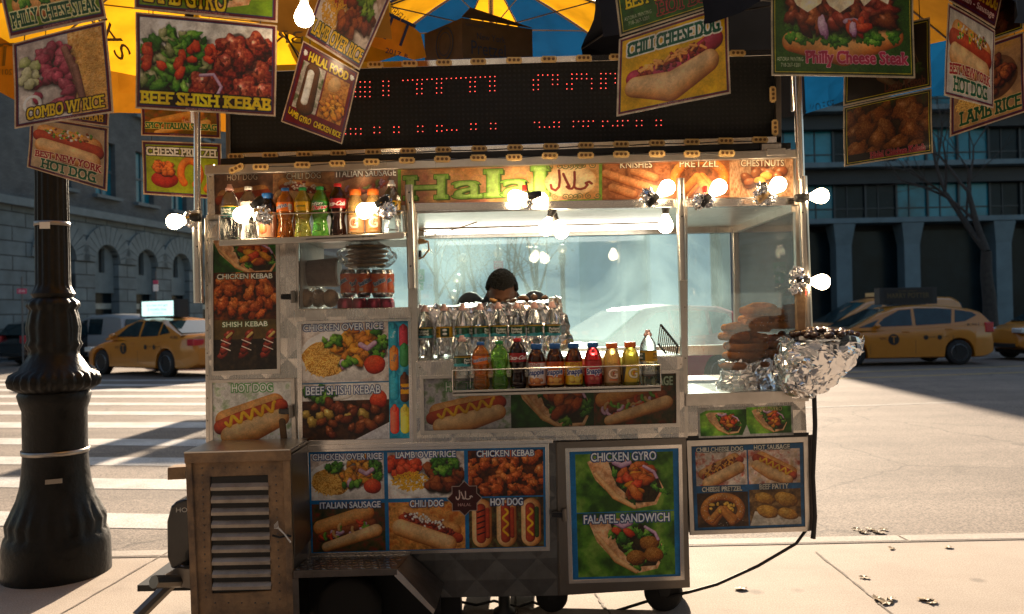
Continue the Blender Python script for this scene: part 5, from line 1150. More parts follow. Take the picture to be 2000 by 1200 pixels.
def lab(key):
    if key in LM: return LM[key]
    p = Pic(512, 160, seed=len(LM) + 60); T = p.text
    for o in (0, 256):                                    # the print repeats twice round the bottle
        X = lambda a: o + a
        if key == 'spring':
            p.fill(o, 0, o + 256, 160, ['0a2c1c', '14503a', '2c7a58'], 30); p.fill(o, 0, o + 256, 14, 'c8a020'); p.poly([(X(0), 120), (X(80), 104), (X(180), 126), (X(256), 108), (X(256), 160), (X(0), 160)], ['1c8a9a', '5ac4c8']); p.blob(X(128), 76, 84, 52, 0, ['082a14', '0c3a1c'], .02, tex=0, flat=1)
            T('Poland', X(74), 34, X(182), 72, 'f4f4e8', bold=1.5); T('Spring', X(72), 76, X(188), 122, 'f4f4e8', bold=1.5)
            for k in range(9): p.fill(X(222 + k * 3), 30, X(223.5 + k * 3), 110, 'f0f0f0' if k % 2 else '202020')
        elif key == 'spring_yellow':
            p.fill(o, 0, o + 256, 160, 'd8a010'); p.fill(X(110), 16, X(200), 150, '0c3a24'); T('ZERO', X(18), 30, X(96), 66, '2a2408', bold=1.5); T('100%', X(18), 84, X(96), 122, '2a2408', bold=1)
            for y in (48, 106): p.blob(X(155), y, 24, 20, 0, WHITE, .02, tex=0)
        elif key == 'cola':
            p.fill(o, 0, o + 256, 160, ['8a0a10', 'b81420'], 60); T('Coca-Cola', X(24), 46, X(232), 118, 'f8f0ec', bold=2.0, italic=.12, slope=-.06)
        elif key == 'dew':
            p.fill(o, 0, o + 256, 160, ['0c3a10', '2c8a24', '6ac83c'], 26); T('Mtn', X(50), 22, X(170), 74, 'e8f0e8', '102810', 3, bold=1.5, italic=.2, slope=-.2); T('Dew', X(44), 74, X(222), 146, 'd8202c', 'f4f4f0', 4, bold=2.5, italic=.2, slope=-.2)
        elif key == 'orange':
            p.fill(o, 0, o + 256, 160, ['d85a0c', 'f08024'], 60); T('Sunkist', X(40), 40, X(200), 104, '1c3c8a', 'f8f4ec', 3, bold=1.5, rot=-.35); p.fill(X(206), 30, X(250), 130, 'e0d8d0')
            for k in range(8): p.fill(X(208 + k * 5), 36, X(210 + k * 5), 124, '3a2c3a')
        elif key == 'yellow':
            p.fill(o, 0, o + 256, 160, 'e0a80c')
            for k in range(9): p.fill(X(130), 26 + 13 * k, X(130 + 60 + (k * 37) % 40), 30 + 13 * k, '6a4a08')
            T('Lemon', X(20), 50, X(112), 90, '2c5a1c', bold=1.5)
        elif key.startswith('tea'):
            bgc, fr_ = {'tea_peach': ('e8d8d0', 'd87a3c'), 'tea_orange': ('d86a1c', 'e8a848'), 'tea_lemon': ('e8b81c', 'e8c83c'), 'tea_apple': ('c01c30', 'a81c28')}[key]
            p.fill(o, 0, o + 256, 160, bgc); p.fill(o, 0, o + 256, 6, 'b83020')
            p.text('MADE', X(78), 14, X(178), 34, 'a83020', arc=.4, bold=.8); T('Snapple', X(40), 52, X(216), 100, '142c7a', 'f8f4f0', 4, bold=2, slope=-.06)
            for q in ((95, 128, 30), (150, 132, 34), (190, 124, 18)): p.blob(X(q[0]), q[1], q[2], q[2] * .7, .3, ['8a3a08', fr_, 'f4d088'], .08)
            p.fill(o, 148, o + 256, 160, fr_)
        elif key == 'g':
            p.fill(o, 0, o + 256, 160, ['a8784c', 'd0a070'], 60); T('G', X(84), 22, X(172), 118, 'f4d8c0', '6a3a1c', 3, bold=3); p.poly([(X(122), 60), (X(146), 40), (X(134), 66), (X(148), 66), (X(118), 100), (X(130), 74)], 'b83a1c'); p.fill(X(90), 126, X(170), 140, 'e8702c')
        elif key == 'g_yellow':
            p.fill(o, 0, o + 256, 160, ['d8a410', 'f0cc30'], 60); T('G', X(84), 22, X(172), 118, 'f8ecd0', '6a5a1c', 3, bold=3); p.poly([(X(122), 60), (X(146), 40), (X(134), 66), (X(148), 66), (X(118), 100), (X(130), 74)], 'd85a1c'); p.poly([(X(0), 0), (X(60), 0), (X(30), 160), (X(0), 160)], '5a5a54')
        elif key == 'plain': p.fill(o, 0, o + 256, 160, ['c8b8b0', 'e0d4cc'], 60); T('diet', X(90), 60, X(160), 100, 'a02c2c', bold=1)
        elif key == 'peach_juice':
            p.fill(o, 0, o + 256, 160, ['e8a07c', 'f0bc98'], 60); p.fill(o, 0, o + 256, 30, 'f0e8e0'); p.blob(X(100), 110, 44, 30, 0, ['a83c14', 'e0803c', 'f4c088'], .1); T('peach', X(60), 50, X(190), 84, '3a2c4a', bold=1.5)
    LM[key] = pic_mat(p, 'bottle_label', .3, coat=.2); return LM[key]
def bottle_label(r, z0, z1, mat, par, seg=32, turn=0.0):
    bm = bm_new(); uvl = bm.loops.layers.uv.new('UVMap'); n = seg; lo, hi = [], []
    for k in range(n + 1):
        a = 2 * math.pi * k / n; p = Vector((r * math.cos(a), r * math.sin(a), 0)); lo.append(bm.verts.new(p + Vector((0, 0, z0)))); hi.append(bm.verts.new(p + Vector((0, 0, z1))))
    off = turn / (2 * math.pi)
    for k in range(n):
        f = bm.faces.new((lo[k], lo[k + 1], hi[k + 1], hi[k]))
        for l, (kk, v) in zip(f.loops, ((k, 0), (k + 1, 0), (k + 1, 1), (k, 1))): l[uvl].uv = (kk / n + off, v)
    o = mesh_obj('label', bm, mat, None, smooth=True, recalc=False); o.parent = par
    mat.node_tree.nodes['Image Texture'].extension = 'REPEAT'; return o
def bottle(kind, loc, h, r, mat, cap, key, label, cat='bottle', group=None, turn=0.0, level=None, mat2='clear_plastic', name=None):
    t = thing(name or {'water': 'water_bottle', 'soda': 'soda_bottle', 'tea': 'tea_bottle', 'sport': 'sport_drink_bottle'}[kind], label, cat, (0, 0, 0), group=group)
    def mod(rr, z, a, i): return rr * (1 + (.015 * math.cos(a * 12) if kind == 'water' and z < .4 * h else (.02 * math.cos(a * 5) if kind == 'soda' and z < .1 * h else 0)))
    bm = bm_new(); prof = [(a * r, b * h) for a, b in PROF[kind]]
    lathe(bm, prof, 28, mod=mod, cap=False); bmesh.ops.remove_doubles(bm, verts=bm.verts, dist=1e-5); mesh_obj('body', bm, MAT[mat], t, smooth=True)
    bm = bm_new(); lathe(bm, [(a * r, b * h) for a, b in CAPS[kind]], 24, mod=lambda rr, z, a, i: rr * (1 + .03 * math.cos(a * 24)), cap=False); bmesh.ops.remove_doubles(bm, verts=bm.verts, dist=1e-5); mesh_obj('cap', bm, MAT[cap], t, smooth=True)
    if key:
        a, b = LBL[kind]; k = {'water': 1.0, 'soda': 1.01, 'tea': 1.01, 'sport': .985}[kind]; bottle_label(r * k + .0006, a * h, b * h, lab(key), t, turn=turn)
    t.matrix_basis = Matrix.Translation(Vector(loc)); return t
YB = -.10
def on_tray(T, u, y=YB):
    a, b = T; x = P(u, 600, y).x; s = (x - a.x) / (b.x - a.x); return Vector((x, y, a.z + (b.z - a.z) * s + .001))
def ht(u, vtop, base, y): return P(u, vtop, y).z - base.z
FR = 'drinks on the front shelf'
for (u, vt, kind, r, mat, cap, key, turn, label) in (
    (901, 655, 'water', .041, 'water', 'cap_pink', 'spring', 2.2, 'water bottle with green label at the left end of the front shelf'),
    (937, 668, 'soda', .041, 'orange_soda', 'cap_blue', 'orange', 0, 'orange soda bottle with blue cap on the front shelf'),
    (973.5, 666, 'soda', .041, 'green_soda', 'cap_green', None, 0, 'bright green soda bottle with green cap on the front shelf'),
    (1009, 661, 'soda', .041, 'cola', 'cap_red', 'cola', 0, 'dark cola bottle with red cap on the front shelf'),
    (1046, 672, 'tea', .041, 'tea', 'cap_blue', 'tea_peach', .25, 'iced tea bottle with whitish label beside the cola on the front shelf'),
    (1082, 671, 'tea', .041, 'tea', 'cap_blue', 'tea_orange', .2, 'iced tea bottle with orange label on the front shelf'),
    (1118.5, 670.5, 'tea', .041, 'tea', 'cap_blue', 'tea_lemon', -.1, 'iced tea bottle with yellow label on the front shelf'),
    (1156, 669, 'tea', .041, 'red_juice', 'cap_blue', 'tea_apple', -.2, 'red apple drink bottle with blue cap on the front shelf'),
    (1193, 670, 'sport', .041, 'pale_orange', 'cap_orange', 'g', 0, 'pale orange sport drink beside the red apple drink on the front shelf'),
    (1229, 668, 'sport', .041, 'yellow_juice', 'cap_orange', 'g_yellow', -.2, 'yellow sport drink with orange cap on the front shelf'),
    (1264, 644, 'water', .042, 'water', 'cap_pink', 'spring_yellow', 1.4, 'water bottle with yellow green label at the right end of the front shelf')):
    b = on_tray(TB, u); bottle(kind, b, ht(u, vt, b, YB), r, mat, cap, key, label, group=FR, turn=turn - math.pi)
UP = 'drinks on the upper shelf'
for (u, vt, kind, r, mat, cap, key, turn, label) in (
    (452.5, 360, 'water', .042, 'water', 'cap_pink', 'spring', .3, 'water bottle with green label at the left end of the upper shelf'),
    (489, 365, 'soda', .041, 'clear_plastic', 'cap_white', 'plain', 0, 'clear bottle with white cap on the upper shelf'),
    (526, 378, 'tea', .041, 'dark_drink', 'cap_blue', 'peach_juice', 0, 'dark bottle with peach label behind a lit bulb on the upper shelf'),
    (561, 367.6, 'soda', .041, 'orange_soda', 'cap_blue', 'orange', .4, 'orange soda bottle with blue cap on the upper shelf'),
    (595, 366.6, 'soda', .041, 'lemon', 'cap_green', 'yellow', -.7, 'yellow soda bottle with green cap on the upper shelf'),
    (629, 365, 'soda', .041, 'green_soda', 'cap_green', 'dew', 0, 'green soda bottle with red lettering on the upper shelf'),
    (663.5, 359, 'soda', .041, 'cola', 'cap_red', 'cola', .1, 'dark cola bottle with red cap on the upper shelf'),
    (698, 370.6, 'sport', .041, 'pale_orange', 'cap_orange', 'g', .1, 'orange sport drink standing next to the cola on the upper shelf'),
    (733, 370, 'sport', .041, 'pale_orange', 'cap_orange', 'g', -.1, 'orange sport drink half hidden by a black bulb socket on the upper shelf'),
    (769, 352, 'water', .042, 'water', 'cap_white', 'spring_yellow', .4, 'water bottle with yellow green label at the right end of the upper shelf')):
    b = on_tray(TA, u); bottle(kind, b, ht(u, vt, b, YB), r, mat, cap, key, label, group=UP, turn=turn - math.pi)
cz = zs + .001
for i, (u, vt) in enumerate(((829.6, 596), (867, 594), (903.6, 593), (937.5, 592), (973, 590.5), (1010, 590), (1044, 589), (1078.5, 588.5))):
    y = .075; b = Vector((P(u, 600, y).x, y, P(u, 711 - .012 * (u - 830), y).z))
    if i == 0:
        bm = bm_new(); box(bm, (P(950, 600, y).x, y + .03, (cz + b.z) / 2 - .004), (.72, .17, max(.008, b.z - cz - .002))); st_ = tag(mesh_obj('bottle_crate', bm, MAT['foil']), 'low foil covered ledge carrying the row of water bottles', 'tray')
    bottle('water', b, ht(u, vt, b, y), .0415, 'water', 'cap_pink', ('spring', 'spring_yellow')[i == 1], ('water bottle at the left end of the row on the counter', 'water bottle with yellow label panel second in the counter row', 'water bottle third from the left in the counter row', 'water bottle fourth from the left in the counter row', 'water bottle fifth from the left in the counter row', 'water bottle sixth from the left, behind the cola', 'water bottle next to last in the counter row', 'water bottle at the right end of the row on the counter')[i], group='water bottles in a row on the counter', turn=(.2, .2, 1.6, 1.9, -.4, .2, 1.5, -.2)[i] - math.pi)

# ------------------------------------------------------------------ foil
def foil_bm(bm, verts, amp, seed, cell=.035):
    rg = np.random.RandomState(seed)
    seeds = None
    co = np.array([v.co[:] for v in verts]); k = max(40, int(len(co) / 7)); lo, hi = co.min(0), co.max(0)
    pts = lo + rg.rand(k, 3) * (hi - lo); nr = rg.randn(k, 3); nr /= np.linalg.norm(nr, axis=1)[:, None]
    d = ((co[:, None] - pts[None]) ** 2).sum(2); j = d.argmin(1); off = ((co - pts[j]) * nr[j]).sum(1) * 1.2
    j2 = rg.randn(len(co)) * amp * .25
    dirs = nr[j]
    for v, o, dd, q in zip(verts, off, dirs, j2): v.co += Vector(dd) * float(np.clip(o, -amp, amp)) + Vector(dd) * float(q)
def foil_ball(name, c, r, seed, par=None, sc=(1, 1, 1), amp=.35, sub=4):
    bm = bm_new(); vs = ball(bm, c, r, sub, sc); foil_bm(bm, vs, r * amp, seed); return mesh_obj(name, bm, MAT['foil'], par, recalc=False)

# ------------------------------------------------------------------ light bulbs
BR = .0375
def bulb(u, v, su, sv, y, label, foil=None, red=None, wire=None, clampmat='black', sc=1.0, dy=0.0):
    c = P(u, v, y); s = P(su, sv, y + dy); d = (c - s).normalized(); t = thing('light_bulb', label, 'light bulb', c, group='lit bulbs around the cart')
    q = Vector((0, 0, 1)).rotation_difference(d).to_matrix(); r = BR * sc
    prof = [(.0135, -.075), (.014, -.055), (.020, -.042), (.030, -.024), (.0365, -.006), (.0375, .004), (.034, .018), (.025, .030), (.012, .0365), (0, .0378)]
    bm = bm_new(); lathe(bm, [(a * sc, b * sc) for a, b in prof], 24, cap=False); bmesh.ops.remove_doubles(bm, verts=bm.verts, dist=1e-5)
    for w in bm.verts: w.co = q @ w.co + c
    mesh_obj('glass', bm, MAT['bulb_glass'], t, smooth=True)
    bm = bm_new(); lathe(bm, [(.0, -.125), (.016, -.125), (.020, -.118), (.021, -.085), (.018, -.078), (.0165, -.060), (.014, -.056)], 18, cap=False)
    for w in bm.verts: w.co = q @ (w.co * sc) + c
    mesh_obj('socket', bm, MAT[clampmat], t, smooth=True)
    if foil:
        for i, (a, b, rr) in enumerate(foil): foil_ball('foil_wrap', P(a, b, y + .01), rr * pxm(y), int(a + b + i), t, (1, .8, 1), .5)
    if red: bm = bm_new(); box(bm, P(*red, y + .02), (.022, .03, .03)); bevel(mesh_obj('clamp', bm, MAT['red_plastic'], t), .004)
    if wire: bm = bm_new(); tube(bm, [P(a, b, y + .02) for a, b in [(su, sv)] + wire], .004, 7); mesh_obj('wire', bm, MAT['cord'], t)
    return t
bulb(594, 34, 594, -8, -1.15, 'bare bulb hanging from above between the kebab and gyro cards', wire=[(594, -30), (590, -120)], clampmat='ceramic', sc=.9)
pxtube_ = lambda name, pts, r, y, mat: mesh_obj(name, tube(bm_new(), [P(a, b, y) for a, b in pts], r, 7), mat, None)
tag(pxtube_('hanging_wire', [(578, -60), (572, -5), (560, 14), (566, 40), (545, 12), (553, 60), (580, 108), (596, 140)], .004, -.4, MAT['cord']), 'thin black wire dangling beside the bulb at the top', 'wire')
bulb(341, 433, 372, 427, -.08, 'bulb on the left umbrella pole pointing left', foil=[(371, 428, 14)], clampmat='black')
bulb(472, 420, 498, 400, -.24, 'bulb in front of the two clear bottles on the upper shelf', foil=[(511, 418, 17), (520, 428, 11)])
bulb(712, 412, 742, 397, -.24, 'bulb in front of the orange sport drinks on the upper shelf', foil=[(752, 398, 14), (757, 412, 16), (742, 410, 10)])
bulb(1007, 386, 1036, 383, -.12, 'left bulb of the pair below the halal banner', foil=[(1032, 398, 11)], wire=[(1030, 372), (1027, 355)], red=(1024, 368))
bulb(1055, 391, 1028, 384, -.10, 'right bulb of the pair below the halal banner', foil=[(1022, 396, 8)])
bulb(1066, 446, 1078, 414, .02, 'left bulb of the pair hanging in the serving window', clampmat='black')
bulb(1096, 452, 1080, 418, .06, 'right bulb of the pair hanging in the serving window', clampmat='black')
bulb(1300, 441, 1300, 402, .04, 'bulb hanging upright by the right post of the serving window', clampmat='black')
bulb(1303, 367, 1282, 385, -.12, 'bulb in front of the knish picture', foil=[(1266, 385, 15), (1279, 392, 9)])
bulb(1404, 366, 1384, 385, -.12, 'bulb in front of the pretzel picture with a red clamp', foil=[(1366, 394, 15), (1382, 395, 11)], red=(1377, 370))
bulb(1520, 361, 1498, 378, -.14, 'bulb in front of the chestnut picture', foil=[(1489, 374, 14), (1486, 386, 13), (1503, 386, 13)], red=(1507, 362), clampmat='cord_tan')
bulb(1603, 383, 1572, 386, -.08, 'bulb pointing right from the right umbrella pole', clampmat='black')
bulb(1605, 551, 1572, 549, -.12, 'bulb pointing right above the chestnut bowl', foil=[(1556, 535, 13), (1562, 552, 15), (1556, 566, 12)], red=(1568, 572))
tag(slab('wooden_post', [(1556, 560), (1573, 560), (1574, 645), (1558, 646)], -.13, .035, MAT['aged_wood'], None, .003), 'short pale wooden post standing in the chestnut bowl', 'post')

# ------------------------------------------------------------------ inside the glass case
def can_label():
    p = Pic(512, 220, seed=81)
    p.fill(0, 0, 512, 220, ['c83c08', 'e0601c', 'f08838'], 50)
    for o in (0, 170, 340):
        p.text('Sunkist', o + 8, 70, o + 150, 118, '1c5a8a', 'e8f0f4', 3.5, bold=2, rot=-.5); p.fill(o + 20, 164, o + 60, 204, 'e8dccc')
    return pic_mat(p, 'bottle_label', .3, coat=.3)
CANL = can_label()
CANP = [(0, .002), (.024, .0), (.029, .012), (.033, .02), (.033, .098), (.031, .106), (.027, .114), (.0265, .117), (.024, .114), (0, .113)]
simple('can_metal', (.7, .68, .66), .25, metal=1.0); simple('can_red', (.45, .03, .07), .28, metal=.6, coat=.3)
def can(u, v0, v1, y, label, orange=True, turn=0.0):
    b = P(u, v1, y); s = (P(u, v0, y).z - b.z) / .117; t = thing('soda_can', label, 'can', group='orange cans in the glass case' if orange else 'red cans in the glass case')
    bm = bm_new(); lathe(bm, CANP, 28, cap=False); mesh_obj('body', bm, MAT['can_metal' if orange else 'can_red'], t, smooth=True)
    if orange: bottle_label(.0335, .021, .099, CANL, t, turn=turn)
    t.matrix_basis = Matrix.Translation(b) @ Matrix.Scale(s, 4)
for i, (u, y) in enumerate(((681, .10), (711, .095), (741, .10), (755, .17))): can(u, 527, 582, y, ('left orange soda can in the glass case', 'middle orange soda can in the glass case', 'right orange soda can in the glass case', 'orange soda can half hidden behind the right one')[i], True, (1.3, .1, .25, 2.6)[i])
for i, u in enumerate((676, 704, 733, 756)): can(u, 583, 640, .06, ('red can at the left under the orange cans', 'red can under the middle orange can', 'red can under the right orange can', 'red can at the right end of the lower row')[i], False)
bm = bm_new(); box(bm, P(715, 583, .12), (.28, .16, .003)); mesh_obj('can_shelf', bm, MAT['pane'], cart)
t = thing('cup_stack', 'stack of paper cups in a brown sleeve lying in the glass case', 'cups'); a, b = P(590, 535, .16), P(660, 532, .16); bm = bm_new()
simple('kraft', (.20, .14, .11), .8, noise=.25, nscale=30, bump=.3); tube(bm, [a + (b - a) * .18, b], [.066, .074], 24); mesh_obj('sleeve', bm, MAT['kraft'], t, smooth=False)
bm = bm_new(); tube(bm, [a - (b - a) * .02, a + (b - a) * .16, b + (b - a) * .05], [.052, .064, .066], 24); mesh_obj('cups', bm, MAT['white_paint'], t)
simple('pita', (.55, .36, .20), .7, noise=.45, nscale=25, bump=.3, bscale=40); glass_pane_mat('wrap', dirt=.16, cell=30, dcol=(.8, .8, .8), gloss=.7)
def bag(name, label, cat, items, wrap, seed):
    t = thing(name, label, cat)
    for c, r, sc in items:
        bm = bm_new(); ball(bm, c, r, 3, sc); rg = random.Random(seed)
        for v in bm.verts: v.co += Vector((rg.gauss(0, .0012), rg.gauss(0, .0012), rg.gauss(0, .0012)))
        mesh_obj('bread', bm, MAT['pita'], t, smooth=True)
    for c, r, sc in wrap:
        bm = bm_new(); vs = ball(bm, c, r, 4, sc); foil_bm(bm, vs, .012, seed); mesh_obj('plastic_wrap', bm, MAT['wrap'], t, recalc=False)
bag('bread_bag', 'clear bag of round rolls at the bottom left of the glass case', 'bread bag', [(P(u, 583, .09 + .03 * (i % 2)), .04, (1, 1, 1.15)) for i, u in enumerate((598, 622, 646))], [(P(622, 583, .12), .11, (.95, .5, .5))], 4)
bag('pita_bag', 'clear bag of flat pita breads on top of the orange cans', 'bread bag', [(P(714 + (i % 2) * 5, 519 - i * 9, .13), .10, (1.05, .7, .13)) for i in range(5)], [(P(716, 500, .13), .13, (1.1, .6, .55))], 7)
bm = bm_new(); box(bm, (P(690, 600, 0).x, .28, P(690, 603, .02).z - .006), (P(797, 600, 0).x - P(582, 600, 0).x, .5, .01)); mesh_obj('case_floor', bm, S, cart)
bm = bm_new(); box(bm, (P(583, 600, 0).x + .004, .28, P(690, 540, 0).z), (.008, .5, .36)); box(bm, (P(690, 600, 0).x, .28, P(690, 468, .02).z + .004), (P(797, 600, 0).x - P(582, 600, 0).x, .5, .008)); mesh_obj('case_lining', bm, MAT['white_paint'], cart)

# ------------------------------------------------------------------ counter food, grate
t = thing('foil_tray', 'crumpled foil covered tray behind the row of water bottles', 'tray'); bm = bm_new()
a, b = P(806, 602, .24), P(1096, 588, .24); n = 60; hgt = .25; rows = []
for j in range(14):
    rows.append([bm.verts.new(a + (b - a) * (i / n) + Vector((.05 * (j / 13) * ((i / n) ** 6), .02 * math.sin(i * .7), -hgt * j / 13))) for i in range(n + 1)])
rows.insert(0, [bm.verts.new(v.co + Vector((0, .04, .004))) for v in rows[0]]); rows.insert(0, [bm.verts.new(v.co + Vector((0, .26, 0))) for v in rows[1]])
for j in range(len(rows) - 1):
    for i in range(n): bm.faces.new((rows[j][i], rows[j + 1][i], rows[j + 1][i + 1], rows[j][i + 1]))
foil_bm(bm, [v for v in bm.verts], .022, 12); mesh_obj('foil_sheet', bm, MAT['foil'], t, recalc=False)
simple('roasted', (.13, .06, .03), .55, noise=.6, nscale=40, bump=.4, bscale=60); simple('pastry', (.55, .28, .08), .6, noise=.4, nscale=30)
for i, (u, v, w, h) in enumerate(((1003, 587, 9, 4), (1021, 582, 10, 6), (1027, 584, 8, 5), (1043, 581, 7, 7), (1064, 582, 7, 5), (963, 587, 8, 4))):
    bm = bm_new(); vs = ball(bm, P(u, v, .22), 1, 2, (w * pxm(.22), .02, h * pxm(.22)), Matrix.Rotation(.3 * (i % 3 - 1), 3, 'Y')); rg = random.Random(i)
    for q in vs: q.co += Vector((rg.gauss(0, .0015), rg.gauss(0, .0015), rg.gauss(0, .0015)))
    tag(mesh_obj('grilled_morsel', bm, MAT['pastry' if i == 5 else 'roasted'], smooth=True), ('flat brown morsel nearest the vendor on the foil tray', 'blocky brown morsel beside the vendor on the foil tray', 'brown morsel tucked behind the blocky one', 'round brown morsel on the foil tray', 'brown morsel at the right end of the foil tray', 'golden pastry scrap at the left on the foil tray')[i], 'food', 'food pieces on the foil tray')
t = thing('grill_grate', 'tilted black grill grate leaning by the right post of the window', 'grate'); bm = bm_new()
a, b, c_ = P(1290, 634, .12), P(1324, 676, .10), P(1282, 694, .25)
for k in range(11):
    s = k / 10; tube(bm, [a + (b - a) * s + Vector((.0, .0, .0)), a + (b - a) * s + (c_ - a) * .62 * (1)], .0026, 6)
mesh_obj('bars', bm, MAT['steel_dark'], t); bm = bm_new(); tube(bm, [a, b], .006, 8); tube(bm, [a + (c_ - a) * .62, b + (c_ - a) * .62], .005, 8); tube(bm, [b, b + (c_ - a) * .62], .005, 8); mesh_obj('rim', bm, MAT['black'], t)

# ------------------------------------------------------------------ pretzels, foil pot, chestnut bowl
simple('pretzel', (.50, .18, .045), .8, spec=.0, noise=.45, nscale=16, bump=.3, bscale=30, dark=(.24, .08, .025)); simple('salt', (.8, .76, .7), .5)
def pretzel_mesh():
    R_, r = .098, .0165; loop = [Vector((R_ * math.cos(t), R_ * .85 * math.sin(t), 0)) for t in np.linspace(-4.25, 1.10, 40)]
    pts = [Vector((.055, -.062, .012)), Vector((.02, -.02, .014)), Vector((-.01, .03, .012))] + loop + [Vector((.01, .03, .020)), Vector((-.02, -.02, .024)), Vector((-.055, -.062, .014))]
    sm = []
    for i in range(len(pts) - 1): sm += [pts[i], (pts[i] + pts[i + 1]) / 2]
    sm.append(pts[-1]); bm = bm_new(); rg = random.Random(5); tube(bm, sm, [r * (1 + rg.uniform(-.07, .07)) for _ in sm], 12)
    o = mesh_obj('pretzel', bm, MAT['pretzel'], smooth=True); sb = bm_new()
    for _ in range(45):
        p = rg.choice(sm); a = rg.uniform(0, 6.28); ball(sb, p + Vector((math.cos(a) * r * .7, math.sin(a) * r * .7, r * .75)), .0016, 1)
    s_ = mesh_obj('salt_grains', sb, MAT['salt']); s_.parent = o; return o
pz = pretzel_mesh(); PZ = []
rg = random.Random(9)
PL = [(1455, 711 - 17.5 * k, .22 + .02 * rg.uniform(-1, 1), 1.0, 'left stack') for k in range(5)] + [(1497, 705 - 16 * k, .34, 1.0, 'middle stack') for k in range(3)] + [(1493, 636, .24, 1.0, 'top'), (1489, 622, .25, .95, 'top'), (1487, 608, .24, .98, 'top'), (1540, 660, .30, .9, 'right')]
names = ['bottom pretzel of the left stack', 'second pretzel from the bottom of the left stack', 'middle pretzel of the left stack', 'fourth pretzel up in the left stack', 'top pretzel of the left stack', 'lowest pretzel behind the left stack', 'middle pretzel behind the left stack', 'upper pretzel behind the left stack', 'third pretzel from the top of the pile', 'second pretzel from the top of the pile', 'topmost salted pretzel of the pile', 'pretzel leaning behind the wooden post']
for i, (u, v, y, sc, _) in enumerate(PL):
    o = pz if i == 0 else copy_tree(pz); tag(o, names[i] + ' in the glass box', 'pretzel', 'soft pretzels in the glass box')
    o.matrix_basis = Matrix.Translation(P(u + rg.uniform(-4, 4), v, y)) @ Matrix.Rotation(rg.uniform(-.05, .05), 4, 'X') @ Matrix.Rotation(rg.uniform(-.05, .05), 4, 'Y') @ Matrix.Rotation(rg.uniform(0, 6), 4, 'Z') @ Matrix.Scale(1.18 * sc, 4)
t = thing('foil_pot', 'foil wrapped round base under the stack of pretzels', 'pot'); bm = bm_new(); c = P(1458, 762, .24); n = 48
for j in range(16):
    for i in range(n): bm.verts.new(c + Vector((.135 * (1 + .05 * math.sin(j * .5)) * math.cos(2 * math.pi * i / n), .12 * math.sin(2 * math.pi * i / n), .15 * j / 15)))
bm.verts.ensure_lookup_table(); V = list(bm.verts)
for j in range(15):
    for i in range(n): bm.faces.new((V[j * n + i], V[j * n + (i + 1) % n], V[(j + 1) * n + (i + 1) % n], V[(j + 1) * n + i]))
bm.faces.new(V[15 * n:]); foil_bm(bm, V, .016, 5); mesh_obj('foil_wrap', bm, MAT['foil'], t, recalc=False)
t = thing('foil_bowl', 'crumpled foil bowl of roasted chestnuts on the right corner of the cart', 'bowl'); bm = bm_new(); n = 84; m_ = 44; yc = -.10; c = P(1604, 668, yc); sxc = pxm(yc)
prof_ = [(80, 663), (81, 672), (79, 690), (72, 715), (60, 740), (44, 760), (22, 772), (4, 776)]; V = []
def pr(t):
    q = t * (len(prof_) - 1); i = min(int(q), len(prof_) - 2); f = q - i; return [prof_[i][k] * (1 - f) + prof_[i + 1][k] * f for k in (0, 1)]
for j in range(m_):
    w, v = pr(j / (m_ - 1)); skew = -36 * (max(0, v - 680) / 90)
    for i in range(n):
        an = 2 * math.pi * i / n; V.append(bm.verts.new(Vector((P(1602 + skew, v, yc).x + w * sxc * math.cos(an), yc + .8 * w * sxc * math.sin(an), P(1602, v + (5 * math.sin(3 * an + 1) + 4 * math.sin(7 * an) if j < 2 else 0), yc).z))))
for j in range(m_ - 1):
    for i in range(n): bm.faces.new((V[j * n + i], V[(j + 1) * n + i], V[(j + 1) * n + (i + 1) % n], V[j * n + (i + 1) % n]))
foil_bm(bm, V, .013, 3)
mesh_obj('foil_shell', bm, MAT['foil'], t, recalc=False); bm = bm_new(); lathe(bm, [(0, 0), (75 * sxc, 0)], 30, P(1602, 666, yc), cap=False); mesh_obj('char_bed', bm, MAT['black'], t)
simple('chestnut', (.055, .018, .010), .32, noise=.7, nscale=30, coat=.4); simple('chestnut_flesh', (.50, .30, .10), .6, noise=.3, nscale=40)
cn = empty('chestnut'); bm = bm_new(); vs = ball(bm, (0, 0, 0), .0165, 3, (1, .85, .78))
for v in vs: v.co.x *= 1 + .25 * max(0, v.co.x / .0165) ** 3
mesh_obj('shell', bm, MAT['chestnut'], cn, smooth=True); bm = bm_new(); ball(bm, (-.002, 0, .006), .0105, 2, (1.1, .55, .75)); mesh_obj('flesh', bm, MAT['chestnut_flesh'], cn, smooth=True)
spots = []; rg = random.Random(21)
while len(spots) < 46:
    a, q = rg.uniform(0, 6.28), math.sqrt(rg.random()); p = (q * math.cos(a) * 70 * sxc, q * math.sin(a) * 56 * sxc)
    if all((p[0] - s[0]) ** 2 + (p[1] - s[1]) ** 2 < 1 and math.hypot(p[0] - s[0], p[1] - s[1]) > .021 for s in spots) or len(spots) == 0 or rg.random() < .004: spots.append(p)
base = P(1602, 659, yc)
for i, (x, y) in enumerate(spots):
    o = cn if i == 0 else copy_tree(cn); tag(o, 'roasted chestnut with a split dark shell heaped in the foil bowl', 'chestnut', 'roasted chestnuts in the foil bowl')
    d = math.hypot(x / (70 * sxc), y / (56 * sxc)); o.matrix_basis = Matrix.Translation(base + Vector((x, y, .004 + .030 * (1 - d * d) + rg.uniform(0, .008)))) @ Matrix.Rotation(rg.uniform(0, 6), 4, 'Z') @ Matrix.Rotation(rg.uniform(-1.2, 1.2), 4, 'X') @ Matrix.Rotation(rg.uniform(-.6, .6), 4, 'Y') @ Matrix.Scale(1.12, 4)
